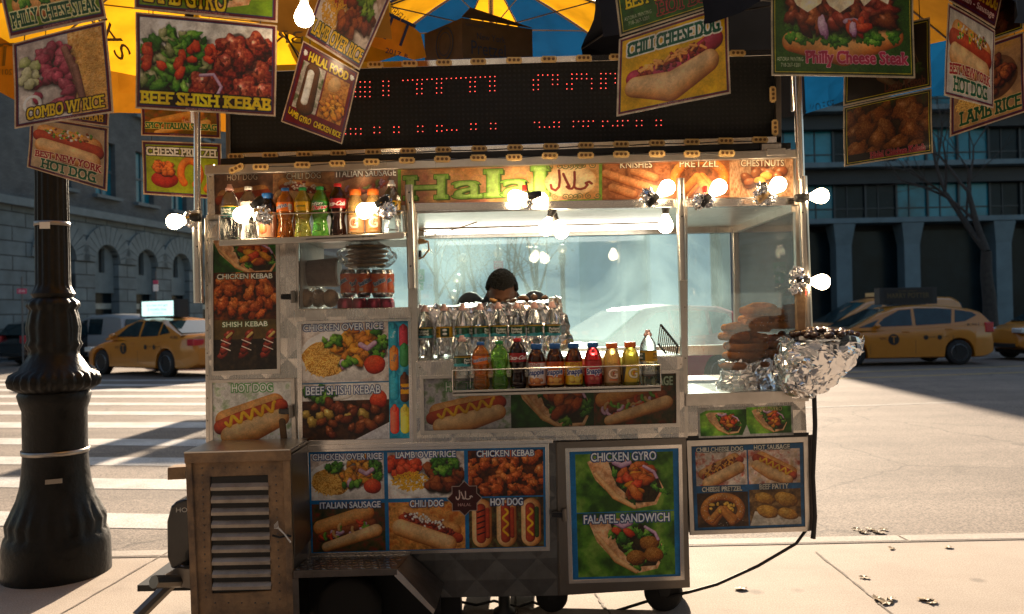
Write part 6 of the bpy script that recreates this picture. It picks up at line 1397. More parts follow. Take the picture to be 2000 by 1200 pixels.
# ------------------------------------------------------------------ hanging cards
BORD = {'red': ((7, 9, 4), ('c8b090', '5a1420', '2c2c5a')), 'green': ((7, 7, 3), ('b8a888', '1c2c14', 'c8b830')), 'white': ((7, 6, 3), ('c8b8a0', '6a1c2c', '3a3a5a'))}
def card(name, label, px, y, p, cords=False, bow=.004, by=None):
    ys = y if isinstance(y, (list, tuple)) else [y] * 4
    o = picture(name, [P(u, v, yy) for (u, v), yy in zip(px, ys)], pic_mat(p, 'printed_card', .3, coat=.35, trans=.12), None, .003, 8, MAT['card_edge'], bow)
    tag(o, label, 'menu sign', 'food picture cards hanging from the umbrellas')
    bm = bm_new(); TL, TR = P(*px[0], ys[0]), P(*px[1], ys[1])
    up = .5 if cords else .05
    for q in (.12, .88):
        a = TL + (TR - TL) * q; tube(bm, [a + Vector((0, 0, -.012)), a + Vector((0, .006, up * .5)), a + Vector((0, .0, up))], .0018, 5)
    mesh_obj('hanging_cord', bm, MAT['cord'], o); return o
def base_pic(w, h, kind, seed):
    p = Pic(w, h, '808080', seed); return p
def fin(p, kind, foot=True):
    w_, c_ = BORD[kind]; p.border(w_, c_)
    if foot: p.text('ASTORIA PRINTING 718-267-1201', p.w * .36, p.h - 15, p.w * .66, p.h - 8, 'd8b8b0')
    p.grade(); p.wear(.12, 40); return p
def inner(p, fn, *a, **k): sub(p, fn, 18, 18, p.w - 18, p.h - 18, *a, **k)
SER = dict(bold=1.2, serif=3)
W_, H_ = 480, 340
p = Pic(W_, H_, '5a7a14', 101); inner(p, f_philly, ('5a7a10', '6c8c18', '7a981c')); p.text('PHILLY CHEESE STEAK', 30, 262, 450, 312, '0c4a2c', 'e8e0a8', 4, **SER)
card('hanging_card', 'green cheese steak card at the top left, above the pink meat and rice card', [(-28, -130), (168, -170), (208, 36), (20, 76)], -1.05, fin(p, 'red'), True)
p = Pic(430, 430, 'c8b8a8', 102); inner(p, f_combo); p.text('COMBO W/ RICE', 56, 340, 392, 398, 'f0c820', '2c1408', 5, **SER)
card('hanging_card', 'card with pink meat pieces and rice, lettered for a combo', [(25, 86), (206, 40), (222, 220), (29, 252)], -1.05, fin(p, 'red'))
p = Pic(420, 300, '6a4018', 103); inner(p, f_kebab); p.text('CHICKEN KEBAB', 60, 240, 390, 284, 'c8a020', '2c1408', 4, **SER)
card('hanging_card', 'brown kebab card mostly hidden behind the combo card', [(72, 130), (216, 138), (212, 248), (62, 228)], -.62, fin(p, 'red'), True)
def hot_ny(seed, bgc='b8a080'):
    p = Pic(430, 360, bgc, seed); inner(p, f_hotdog, (bgc, bgc, bgc), .12, False, -.14)
    for i in range(60): p.blob(90 + 260 * p.rg.rand(), 62 + 20 * p.rg.rand() + 18 * (i % 3), 9, 6, p.rg.rand() * 3, [WHITE, MUST, LETT[1], MEAT[1]][i % 4], .3)
    p.text('BEST NEW YORK', 40, 226, 396, 268, 'a01c24', 'e8d8b8', 3, arc=.25, **SER); p.text('HOT DOG', 80, 272, 366, 332, '0c5a3c', 'e8d8b8', 3, bold=2, serif=7); return p
card('hanging_card', 'beige hot dog card hanging in front of the lamp post', [(60, 226), (212, 250), (209, 374), (53, 327)], -.60, fin(hot_ny(104), 'red'))
p = Pic(560, 420, '6a7a14', 105); inner(p, f_gyro, ('5a7a10', '6c8c18', '7a981c')); p.text('LAMB GYRO', 40, 318, 360, 394, 'f0c820', '2c1408', 5, slope=.05, **SER)
card('hanging_card', 'green lamb gyro card cut by the top edge, above the shish kebab card', [(262, -190), (545, -170), (542, 45), (263, 18)], -1.0, fin(p, 'red'), True)
p = Pic(640, 430, 'd8d0c8', 106); inner(p, f_beef); p.text('BEEF SHISH KEBAB', 28, 350, 618, 404, 'f4cc20', '1c0c08', 6, bold=2.5, serif=7)
card('hanging_card', 'large card with salad and red kebab chunks on a white plate', [(265, 24), (541, 50), (538, 228), (265, 212)], -1.0, fin(p, 'red'))
p = Pic(430, 200, 'a86a14', 107); inner(p, f_sausage); p.fade('d8901c', .35); p.text('SPICY ITALIAN SAUSAGE', 24, 110, 425, 150, '1c6a3c', 'e8d080', 3, **SER)
card('hanging_card', 'yellow card for spicy sausage behind the left umbrella pole', [(275, 205), (430, 212), (431, 271), (276, 265)], .22, fin(p, 'red'), True)
p = Pic(430, 300, '8a9a10', 108); inner(p, lambda q: q.fill(0, 0, q.w, q.h, ['8a9a10', 'a0aa18'], 50)); p.blob(120, 210, 74, 46, 0, ['6a0c04', 'b8281c', 'e05a3c'], .03); p.pile(120, 150, 60, 34, 26, 12, 18, [['8a2c04', 'd8641c', 'f0a050']], 1.3); p.stroke([(260 + 52 * math.cos(t), 170 + 70 * math.sin(t)) for t in np.linspace(-4, 1, 24)], 20, ['a03c08', 'e0701c', 'f4b060']); p.stroke([(350, 250), (420, 130)], 20, ['a03c08', 'e0701c', 'f4b060']); p.text('CHEESE PRETZEL', 24, 34, 415, 78, 'f0ece0', '2c1c10', 4, bold=2, serif=6)
card('hanging_card', 'olive cheese pretzel card behind the left umbrella pole', [(277, 275), (432, 281), (434, 390), (280, 380)], .22, fin(p, 'red'))
p = Pic(420, 360, '6a3c14', 109); inner(p, lambda q: f_rice(q, True)); p.fade('5a2c10', .3); p.text('LAMB OVER RICE', 30, 282, 400, 336, 'c8a020', '1c2c10', 4, **SER)
card('hanging_card', 'tilted lamb over rice card at the top, above the dark red halal food card', [(655, -110), (772, -22), (702, 138), (597, 72)], -.85, fin(p, 'red'), True)
p = Pic(420, 540, '6a0c1c', 110); p.fill(40, 110, 205, 420, ['8a8078', 'c8c0b8', '3a4a1c'], 40); p.fill(215, 110, 380, 420, ['8a4a1c', 'c88a3c', 'a0601c'], 18); p.stroke([(120, 150), (125, 390)], [50, 60], ['2c1c0c', '5a3418', '9a6a3c']); p.stroke([(110, 170), (112, 360)], 24, WHITE); p.pile(300, 320, 70, 80, 30, 14, 20, CHICK, 1.6); p.blob(280, 170, 40, 56, .3, ['a87840', 'e0b880'], .1)
p.text('HALAL FOOD', 70, 40, 356, 98, 'f0c820', '2c0c08', 4, bold=2.5); p.text('LAMB GYRO', 30, 440, 190, 480, 'f0c820', '2c0c08', 3, arc=-.3, bold=1.5, slope=.15); p.text('CHICKEN RICE', 212, 460, 398, 500, 'f0c820', '2c0c08', 3, bold=1.5, slope=.05)
for x in (40, 384): p.blob(x, 62, 16, 18, 0, WHITE, .3)
card('hanging_card', 'dark red halal food card with two pictures, tilted over the led sign', [(592, 80), (701, 142), (668, 282), (549, 238)], -.85, fin(p, 'red', False))
p = Pic(460, 340, '2c5a1c', 111); inner(p, f_hotdog, ('1c3c10', '2c5a1c', '3c6a24'), .1, False, -.2); p.text('BEST NEW YORK', 40, 190, 420, 240, 'e8c820', '1c2c10', 3, **SER); p.text('HOT DOG', 170, 246, 420, 306, '2c3c1c', 'b8283c', 2.5, bold=1, serif=6); p.text('ASTORIA PRINTING', 26, 270, 140, 286, 'c8c8b0'); p.text('718-267-1201', 40, 292, 128, 308, 'c8c8b0')
card('hanging_card', 'green hot dog card cut by the top edge, above the chili cheese dog card', [(1192, -90), (1412, -150), (1420, 6), (1211, 72)], -.75, fin(p, 'green', False), True)
p = Pic(480, 340, 'e0b018', 112); p.fill(18, 18, 462, 322, ['d8a418', 'e8bc2c'], 90)
p.stroke([(70, 190), (240, 200), (420, 120)], [34, 40, 36], ['4a0414', '8a1430', 'b83a54', 'e8a0b0'], tex=.05)
for i in range(60): t = p.rg.rand(); p.blob(90 + 280 * t, 180 - 50 * t + p.rg.randn() * 12, 14, 9, p.rg.rand() * 3, MEATR[i % 2], .4)
for i in range(22): t = p.rg.rand(); x, y = 90 + 270 * t, 166 - 56 * t + p.rg.randn() * 10; b = p.rg.rand() * 3; p.stroke([(x, y), (x + 34 * math.cos(b), y + 20 * math.sin(b))], 5.5, ['b86a24', 'e8a050', 'f8cc90'], tex=0)
p.stroke([(76, 230), (230, 262), (390, 196)], [44, 62, 46], BUN2, tex=.03); p.text('CHILI CHEESE DOG', 40, 34, 440, 92, '0c5a44', 'f4f0e4', 6, bold=2, serif=6, slope=-.0)
card('hanging_card', 'yellow chili cheese dog card over the right half of the led sign', [(1209, 77), (1421, 8), (1427, 183), (1204, 228)], -.75, fin(p, 'white'))
p = Pic(620, 500, '1c3a0c', 113); inner(p, lambda q: f_philly(q)); p.text('Philly Cheese Steak', 150, 398, 590, 462, 'a82c4a', 'd8a0b0', 2, bold=2, serif=3); p.text('ASTORIA PRINTING', 24, 424, 136, 440, 'd8d8c0'); p.text('718-267-1201', 40, 448, 122, 464, 'd8d8c0')
card('hanging_card', 'dark green card with a huge cheese steak sandwich at the top right', [(1506, -92), (1782, -88), (1787, 153), (1507, 148)], -.95, fin(p, 'green', False), True)
p = Pic(430, 300, '1c140c', 114); inner(p, f_gyro, ('1c140c', '2c2010', '1c2c10')); p.fade('140e08', .6); p.text('Lamb Kebab', 200, 240, 400, 280, '5a2c1c', bold=1)
card('hanging_card', 'dim dark card above the chicken kebab card on the right', [(1652, 70), (1816, 34), (1819, 171), (1647, 208)], -.35, fin(p, 'green', False), True)
p = Pic(440, 330, '1c140c', 115); inner(p, f_kebab, ('2c1c10', '5a4020', '3a4a1c'), [['1c0804', '5a280c', '94501c', 'c08848'], ['240c06', '6a3410', 'a05c24', 'd09a58']], 24, .1); p.fade('1c1008', .25); p.fill(18, 272, 422, 312, '140e0a'); p.text('Halal Chicken Kebab', 130, 276, 400, 308, '8a2430', 'c87c7c', 1.2, bold=1.2, serif=2)
card('hanging_card', 'dark chicken kebab card hanging in front of the office building', [(1647, 210), (1819, 173), (1822, 299), (1649, 326)], -.35, fin(p, 'green', False))
p = Pic(400, 300, '5a101c', 116); inner(p, lambda q: q.fill(0, 0, q.w, q.h, ['4a0c18', '6a1824'], 40)); p.text('HOT DOG', 190, 150, 380, 220, 'c8a020', bold=2, serif=4); p.text('Italian - Sausage', 60, 232, 370, 272, 'd8c0b8', bold=1)
card('hanging_card', 'dark red hot dog card at the top edge, above the white hot dog card', [(1876, -110), (1972, -66), (1943, 56), (1853, 2)], -.8, fin(p, 'red', False), True)
card('hanging_card', 'white hot dog card on the right in front of the lamb rice card', [(1852, 6), (1943, 60), (1940, 212), (1844, 187)], -.8, fin(hot_ny(117, 'c8c4bc'), 'white'))
p = Pic(430, 330, '2c1c10', 118); inner(p, f_kebab); p.fade('140c08', .65)
card('hanging_card', 'dim brown card behind the white hot dog card at the right edge', [(1862, -30), (2004, -78), (1998, 58), (1858, 106)], -.5, fin(p, 'green', False), True)
p = Pic(430, 400, 'b88a50', 119); inner(p, lambda q: q.fill(0, 0, q.w, q.h, ['c89438', 'b88a58', '8a6a4a'], 140)); p.blob(240, 180, 150, 110, 0, ['5a3418', '8a6040'], .03, tex=0); p.pile(240, 170, 120, 84, 50, 16, 24, MEAT, 1.6); p.grains(110, 260, 80, 40, 160, 12, 3, RICE); p.text('LAMB RICE', 60, 296, 400, 364, '0c4a24', 'd8b878', 3, bold=2, serif=7)
card('hanging_card', 'lamb rice card at the right edge partly behind the white hot dog card', [(1858, 110), (1999, 62), (2003, 219), (1855, 268)], -.5, fin(p, 'red', False))

# ------------------------------------------------------------------ umbrellas
def fabric(name, col, tcol, tw):
    m, nt, b = new_mat(name); L = nt.links.new; b.inputs['Roughness'].default_value = .8; b.inputs['Specular IOR Level'].default_value = .2
    tc = N(nt, 'ShaderNodeTexCoord'); nz = N(nt, 'ShaderNodeTexNoise'); nz.inputs['Scale'].default_value = 6; nz.inputs['Detail'].default_value = 7; L(tc.outputs['Object'], nz.inputs['Vector'])
    for c, tgt in ((col, None), (tcol, 't')):
        mx = N(nt, 'ShaderNodeMix', data_type='RGBA'); mx.inputs['A'].default_value = (*[q * .72 for q in c], 1); mx.inputs['B'].default_value = (*c, 1)
        mr = N(nt, 'ShaderNodeMapRange'); mr.inputs['From Min'].default_value = .3; mr.inputs['From Max'].default_value = .6; L(nz.outputs['Fac'], mr.inputs['Value']); L(mr.outputs['Result'], mx.inputs['Factor'])
        if tgt is None: L(mx.outputs['Result'], b.inputs['Base Color'])
        else: tr = N(nt, 'ShaderNodeBsdfTranslucent'); L(mx.outputs['Result'], tr.inputs[0])
    ms = N(nt, 'ShaderNodeMixShader'); ms.inputs[0].default_value = tw; L(b.outputs[0], ms.inputs[1]); L(tr.outputs[0], ms.inputs[2]); L(ms.outputs[0], nt.nodes['Material Output'].inputs[0]); MAT[name] = m
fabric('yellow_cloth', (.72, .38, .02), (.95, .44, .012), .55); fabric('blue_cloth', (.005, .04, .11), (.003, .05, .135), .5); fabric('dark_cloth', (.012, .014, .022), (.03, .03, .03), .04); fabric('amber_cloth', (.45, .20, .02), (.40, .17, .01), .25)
simple('print_dark', (.10, .055, .01), .7); simple('print_navy', (.01, .012, .03), .7)
from mathutils.bvhtree import BVHTree
def umbrella(label, c, Rr, zr, za, colors, val, rot=22.5, pole=None, tilt=0.0):
    t = thing('sun_umbrella', label, 'umbrella', group=None); n = len(colors); BV = []
    A = [R(rot + 360 / n * i) for i in range(n + 1)]; mats = sorted(set(colors) | {v for v in val if v})
    for what in ('canopy', 'valance'):
        bm = bm_new(); g = 6
        for i in range(n):
            if what == 'valance' and val[i] is None: continue
            for ai in range(g):
                for ri in range(g if what == 'canopy' else 2):
                    pts = []
                    for da, dr in ((0, 0), (1, 0), (1, 1), (0, 1)):
                        s = (ai + da) / g; bow = math.sin(math.pi * s); a = A[i] * (1 - s) + A[i + 1] * s
                        if what == 'canopy':
                            q = (ri + dr) / g; rr = Rr * q * (1 - .10 * bow * q); z = za - (za - zr) * (q ** 1.25) - .03 * bow * q * (1 - q) * 4 * 0 - .05 * bow * q * (1 - q)
                            pts.append(Vector((rr * math.cos(a), rr * math.sin(a), z)))
                        else:
                            q = (ri + dr) / 2; rr = Rr * (1 - .10 * bow) * (1 + .03 * q * math.sin(9 * s + i)); pts.append(Vector((rr * math.cos(a), rr * math.sin(a), zr - q * (.26 + .04 * math.sin(5 * a)))))
                    f = bm.faces.new([bm.verts.new(p) for p in pts]); f.material_index = mats.index((colors if what == 'canopy' else val)[i])
        bmesh.ops.remove_doubles(bm, verts=bm.verts, dist=.0008)
        bv_bm = bm.copy(); bv_bm.transform(Matrix.Translation(c) @ Matrix.Rotation(tilt, 4, 'X')); BV.append(BVHTree.FromBMesh(bv_bm)); bv_bm.free()
        mesh_obj(what, bm, [MAT[m] for m in mats], t, smooth=(what == 'canopy'), recalc=False)
    for i in range(n):
        a = A[i]; rb = bm_new(); tube(rb, [Vector((Rr * q * math.cos(a), Rr * q * math.sin(a), za - (za - zr) * q ** 1.25 - .012)) for q in np.linspace(.02, 1, 9)], .005, 6); r_ = mesh_obj('rib', rb, MAT['steel_dark'], t)
        sb = bm_new(); q = .55; tube(sb, [Vector((Rr * q * math.cos(a), Rr * q * math.sin(a), za - (za - zr) * q ** 1.25 - .015)), Vector((.03 * math.cos(a), .03 * math.sin(a), za - .36))], .004, 6); mesh_obj('strut', sb, MAT['steel_dark'], r_)
    bm = bm_new(); tube(bm, [Vector((0, 0, za + .06)), Vector((0, 0, za - .9))], .016, 12); mesh_obj('pole', bm, CH, t, smooth=True)
    bm = bm_new(); lathe(bm, [(.0, za - .40), (.035, za - .40), (.035, za - .33), (.0, za - .33)], 14); mesh_obj('hub', bm, MAT['black'], t)
    t.matrix_basis = Matrix.Translation(c) @ Matrix.Rotation(tilt, 4, 'X')
    return t, BV
def on_cloth(t, BV, name, s, px_at, mat, off=.006):
    """lettering printed on the cloth: px_at maps unit text coordinates to photo pixels"""
    vs, ts = text_tris(s); lo, hi = vs.min(0), vs.max(0); q = (vs - lo) / (hi - lo); bm = bm_new(); V = []
    for a, b in q:
        u, v = px_at(a, b); d = ray(u, v).normalized(); best = None
        for bv in BV:
            h = bv.ray_cast(CAM, d)
            if h[0] is not None and (best is None or h[3] < best): best = h[3]
        V.append(bm.verts.new(CAM + d * (best - off)) if best else None)
    for tr in ts:
        if all(V[i] is not None for i in tr):
            try: bm.faces.new([V[i] for i in tr])
            except ValueError: pass
    if not bm.faces: bm.free(); return None
    return mesh_obj(name, bm, mat, t, recalc=False)
def affine(o, ex, ey, mirror=False): return lambda a, b: (o[0] + ex[0] * ((1 - a) if mirror else a) + ey[0] * b, o[1] + ex[1] * ((1 - a) if mirror else a) + ey[1] * b)
Y_, B_, D_, A_ = 'yellow_cloth', 'blue_cloth', 'dark_cloth', 'amber_cloth'
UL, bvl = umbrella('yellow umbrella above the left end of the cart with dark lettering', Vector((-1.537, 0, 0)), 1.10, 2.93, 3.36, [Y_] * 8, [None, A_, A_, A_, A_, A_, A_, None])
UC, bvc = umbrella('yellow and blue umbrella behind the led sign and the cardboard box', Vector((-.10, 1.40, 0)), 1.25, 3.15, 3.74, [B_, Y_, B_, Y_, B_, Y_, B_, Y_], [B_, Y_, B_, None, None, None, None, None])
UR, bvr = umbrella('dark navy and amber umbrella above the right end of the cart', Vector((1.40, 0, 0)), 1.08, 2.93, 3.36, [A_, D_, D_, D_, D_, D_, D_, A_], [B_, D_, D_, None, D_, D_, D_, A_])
on_cloth(UL, bvl, 'lettering', 'SAB', affine((258, 104), (-66, -92), (-24, 17)), MAT['print_dark']); on_cloth(UL, bvl, 'lettering', 'TT', affine((24, 128), (-70, 4), (4, -44)), MAT['print_dark']); on_cloth(UL, bvl, 'lettering', '2017', affine((24, 146), (-30, 1), (0, -11)), MAT['print_dark'])
on_cloth(UL, bvl, 'lettering', 'BR', affine((592, 86), (-56, -3), (1, -24)), MAT['print_dark']); on_cloth(UC, bvc, 'lettering', 'TTERBAS', affine((800, 40), (-36, -36), (-10, 12)), MAT['print_dark'])
on_cloth(UR, bvr, 'lettering', "WE'RE ON A ROLL", affine((1646, 208), (-112, 24), (-2, -17)), MAT['print_navy'])
bm = bm_new(); pts = [(745, 20), (792, 40), (822, 66), (833, 112), (808, 117), (765, 104), (722, 90)]; quad_prism(bm, [P(u, v, -.30 + (u - 722) * .002) for u, v in pts], Vector((0, .003, 0))); mesh_obj('flap', bm, MAT[Y_], UL)
def fl(a, u0, v0, u1, v1, hx, hv, txt, nm='lettering'):
    q = lambda u, v: P(u, v, -.303 + (u - 722) * .002 - .002); return text_mesh(nm, txt, q(u0, v0), q(u1, v1) - q(u0, v0), q(u0 + hx, v0 - hv) - q(u0, v0), MAT['print_navy'], UL)
fl(0, 736, 70, 796, 96, 18, 48, 'TT'); fl(0, 752, 103, 782, 112, 2, 10, '2017'); fl(0, 790, 112, 797, 114, 1, 7, 'R')
for (pts, rr, lab_, nm) in (([(385, -20), (385, 420)], 6.5, 'left umbrella pole', 0), ([(1552, -20), (1564, 352)], 8, 'right umbrella pole', 1)):
    t = (UL, UR)[nm]; o = smooth(pxtube('pole', pts, rr, -.05, CH, t)); bm = None
    a, b = ((384, 412), (388, 592)) if nm == 0 else ((1567, 345), (1578, 640)); smooth(pxtube('pole_sleeve', [a, b], 9.5 if nm == 0 else 9, -.05, S, t))
    bolts('bolt', [(a[0], a[1] + 34), (a[0] + 1, a[1] + 70)], -.078, .005, par=t)

# ------------------------------------------------------------------ cardboard box on the roof
t = thing('cardboard_box', 'brown cardboard pretzel box standing on the roof behind the led sign', 'box')
e0, e1, e2 = P(902, 38, .42), P(829, 70, .66), P(1040, 82, .62); zb_ = P(902, 125, .42).z; f = lambda p, z: Vector((p.x, p.y, z)); e3 = e1 + e2 - e0
zt_ = (e0.z + e1.z + e2.z) / 3 + .03; bm = bm_new(); quad_prism(bm, [f(e0, zb_), f(e2, zb_), f(e3, zb_), f(e1, zb_)], Vector((0, 0, zt_ - zb_))); mesh_obj('carton', bm, MAT['cardboard'], t)
bm = bm_new(); a, b = f(e1, zt_ + .004), f(e3, zt_ + .004); quad_prism(bm, [f(e0, zt_ + .004), f(e2, zt_ + .004), f(e2, zt_ + .03) + Vector((-.05, .02, 0)), f(e0, zt_ + .03) + Vector((.05, -.06, 0))], Vector((0, 0, .004))); mesh_obj('flap', bm, MAT['cardboard'], t)
n_ = (e2 - e0).cross(Vector((0, 0, 1))).normalized() * .003; ex = f(e2, 0) - f(e0, 0)
g0 = lambda s, z: f(e0, zb_ + z) + ex * s + n_
simple('print_blue', (.05, .07, .12), .8); text_mesh('lettering', 'Pretzel', g0(.12, .06), ex * .48, Vector((0, 0, .075)), MAT['print_blue'], t); text_mesh('lettering', 'New York', g0(.20, .145), ex * .40, Vector((0, 0, .036)), MAT['print_blue'], t); text_mesh('lettering', 'KEEP FROZEN', g0(.05, .21), ex * .25, Vector((0, 0, .014)), MAT['print_blue'], t)
ey = f(e1, 0) - f(e0, 0); n2 = Vector((0, 0, 1)).cross(ey).normalized() * .003; bm = bm_new(); cc = f(e0, (zb_ + zt_) / 2 + .02) + ey * .45 + n2
for r0, r1 in ((.07, .078), (.05, .054)):
    for k in range(28):
        a0, a1 = 2 * math.pi * k / 28, 2 * math.pi * (k + 1) / 28; u_ = ey.normalized(); bm.faces.new([bm.verts.new(cc + u_ * r * math.cos(a) + Vector((0, 0, r * math.sin(a) * 1.2))) for r, a in ((r0, a0), (r1, a0), (r1, a1), (r0, a1))])
mesh_obj('emblem', bm, MAT['print_blue'], t)

# ------------------------------------------------------------------ lamp post in the foreground
simple('iron', (.009, .009, .009), .42, noise=.5, nscale=14, bump=.35, bscale=35, rvar=.12, spec=.25)
LY = .92; lc = P(109, 900, LY); k = pxm(LY); zv = lambda v: P(109, v, LY).z
prof = [(103, 1128), (102, 1060), (98, 1042), (92, 1034), (94, 1014), (86, 997), (74, 970), (67, 946), (63, 914), (61, 880), (61, 800), (66, 786), (70, 770), (66, 764), (80, 754), (83, 742), (78, 730), (64, 722), (54, 706), (46, 694), (44, 684), (50, 674), (46, 664), (48, 640), (44, 616), (41, 606), (47, 598), (45, 590), (36, 582), (40, 574), (36, 566), (31, 556), (30, 440), (29, 330), (28, -40), (27, -200)]
post = thing('lamp_post', 'ornate black cast iron lamp post with steel straps on the left pavement', 'lamp post', (lc.x, LY, 0))
def fl_(r, z, a, i):
    if i > 30: return r * (1 + .045 * math.cos(a * 16))
    if i in (14, 15, 16): return r * (1 + .03 * math.cos(a * 28))
    if 20 <= i <= 27: return r * (1 + .04 * math.cos(a * 12))
    if i in (3, 4, 5): return r * (1 + .02 * math.cos(a * 20))
    return r
bm = bm_new(); P2 = []
for i in range(len(prof)): P2.append((prof[i][0] * k * (.93 if prof[i][1] > 760 else .97), max(0.0, zv(prof[i][1]))))
P2[0] = (P2[0][0], 0.0); lathe(bm, P2, 112, (lc.x, LY, 0), fl_); smooth(mesh_obj('shaft', bm, MAT['iron'], post), 50)
for v, r in ((880, 58.6), (438, 30.6)):
    bm = bm_new(); lathe(bm, [(r * k, zv(v + 4.5)), ((r + 1) * k, zv(v + 4.5)), ((r + 1) * k, zv(v - 4)), (r * k, zv(v - 4))], 48, (lc.x, LY, 0), cap=False); mesh_obj('steel_strap', bm, MAT['steel_side'], post, smooth=True)
slab('strap_plate', [(77, 434), (97, 434), (97, 447), (77, 447)], LY - 32.5 * k, .004, MAT['ceramic'], post); slab('sticker', [(88, 938), (121, 935), (121, 944), (88, 947)], LY - 66 * k, .004, MAT['steel_dark'], post)

# ------------------------------------------------------------------ the vendor
def body_mesh(name, segs, balls, mat, voxel, par=None, noise=0.0):
    bm = bm_new()
    for pts, rads in segs:
        tube(bm, pts, rads, 14)
        for p, r in zip(pts, rads): ball(bm, p, r * .99, 2)
    for c, r, sc, rot in balls: ball(bm, c, r, 3, sc, rot)
    o = mesh_obj(name, bm, mat, par, smooth=True); m = o.modifiers.new('one_skin', 'REMESH'); m.mode = 'VOXEL'; m.voxel_size = voxel; m.use_smooth_shade = True
    s_ = o.modifiers.new('soft', 'SMOOTH'); s_.factor = .5; s_.iterations = 6 if voxel < .01 else 3; return o
vx, vy = P(980, 560, .62).x, .62
HC = Vector((vx, vy, P(980, 570, vy).z)); TL_ = Matrix.Rotation(R(32), 3, 'X')                # head bowed towards the grill
H = lambda x, y, z: HC + TL_ @ Vector((x, y, z))
sh = [Vector((vx + s * .19, vy + .20, HC.z - .10)) for s in (-1, 1)]; el = [Vector((vx + s * .27, vy + .08, HC.z - .38)) for s in (-1, 1)]; wr = [Vector((vx + s * .12, vy - .20, HC.z - .46)) for s in (-1, 1)]
hip = [Vector((vx + s * .10, vy + .38, .90)) for s in (-1, 1)]; kn = [Vector((vx + s * .11, vy + .36, .48)) for s in (-1, 1)]; an = [Vector((vx + s * .12, vy + .42, .08)) for s in (-1, 1)]
segs = [([H(0, .03, -.08), Vector((vx, vy + .16, HC.z - .12)), Vector((vx, vy + .22, HC.z - .22))], [.058, .062, .10]), ([Vector((vx, vy + .22, HC.z - .24)), Vector((vx, vy + .34, 1.1)), Vector((vx, vy + .38, .92))], [.13, .14, .14])]
for i in (0, 1):
    segs += [([sh[i], el[i], wr[i]], [.058, .042, .028]), ([hip[i], kn[i], an[i]], [.085, .058, .042]), ([an[i], an[i] + Vector((0, -.15, -.035))], [.045, .035]), ([Vector((vx, vy + .2, HC.z - .14)), sh[i]], [.07, .06])]
    s = -1 if i == 0 else 1; w0 = wr[i]; d = Vector((-s * .04, -.085, -.02))
    segs += [([w0, w0 + d * .55, w0 + d], [.026, .034, .030])]
    for f_ in range(4):
        b0 = w0 + d + Vector(((f_ - 1.5) * .019, 0, 0)); ln = (.058, .07, .066, .05)[f_]; segs.append(([b0, b0 + Vector((0, -ln * .5, -.008)), b0 + Vector((0, -ln * .8, -.03))], [.009, .0085, .007]))
    b0 = w0 + d * .45 + Vector((-s * .03, 0, 0)); segs.append(([b0, b0 + Vector((-s * .03, -.03, -.01)), b0 + Vector((-s * .035, -.058, -.02))], [.011, .0095, .008]))
balls = [(H(0, 0, 0), 1, (.074, .094, .112), TL_), (H(0, -.035, -.06), 1, (.056, .062, .062), TL_), (H(0, -.102, -.02), 1, (.014, .022, .024), TL_), (H(0, -.088, .012), 1, (.052, .012, .012), TL_), (H(0, -.092, -.062), 1, (.026, .010, .009), TL_)] + [(H(s * .077, .008, -.012), 1, (.010, .022, .034), TL_) for s in (-1, 1)]
vendor = body_mesh('person', segs, balls, MAT['skin'], .0075); tag(vendor, 'vendor in a dark jacket with short curly hair bowing his head behind the water bottles', 'person')
for s in (-1, 1): bm = bm_new(); ball(bm, H(s * .031, -.082, -.008), .012, 2); mesh_obj('eye', bm, MAT['eye_white'], vendor, smooth=True)
rg = random.Random(4); bm = bm_new()
for i in range(900):                                                     # tight curls
    a = rg.uniform(0, 6.28); q = rg.random(); th = math.acos(1 - q * 1.18); x, y, z = math.sin(th) * math.cos(a), math.sin(th) * math.sin(a), math.cos(th)
    if y < -.25 and z < .50: continue
    if y < .35 and z < .10: continue
    ball(bm, H(x * .084, .010 + y * .100, z * .116 + .004), rg.uniform(.009, .014), 1)
mesh_obj('hair', bm, MAT['hair'], vendor)
js = [([Vector((vx, vy + .20, HC.z - .16)), Vector((vx, vy + .24, HC.z - .26)), Vector((vx, vy + .35, 1.08)), Vector((vx, vy + .39, .86))], [.12, .165, .17, .165])]
for i in (0, 1): js += [([sh[i] + Vector((0, 0, .035)), el[i], wr[i] + (el[i] - wr[i]) * .12], [.078, .062, .046]), ([Vector((vx, vy + .20, HC.z - .15)), sh[i]], [.10, .082])]
js += [([H(math.cos(a) * .085, .05 + math.sin(a) * .06 + .03, -.12 + .05 * math.sin(a)) for a in np.linspace(-.3, math.pi + .3, 9)], [.030] * 9)]
body_mesh('jacket', js, [], MAT['jacket'], .010, vendor)
body_mesh('trousers', [([hip[i] + Vector((0, 0, .04)), kn[i], an[i] + Vector((0, 0, .03))], [.105, .076, .06]) for i in (0, 1)] + [([hip[0], hip[1]], [.12, .12])], [], MAT['denim'], .012, vendor)
body_mesh('shoes', [([an[i] + Vector((0, .03, -.035)), an[i] + Vector((0, -.09, -.04)), an[i] + Vector((0, -.17, -.045))], [.05, .046, .036]) for i in (0, 1)], [], MAT['black'], .010, vendor)
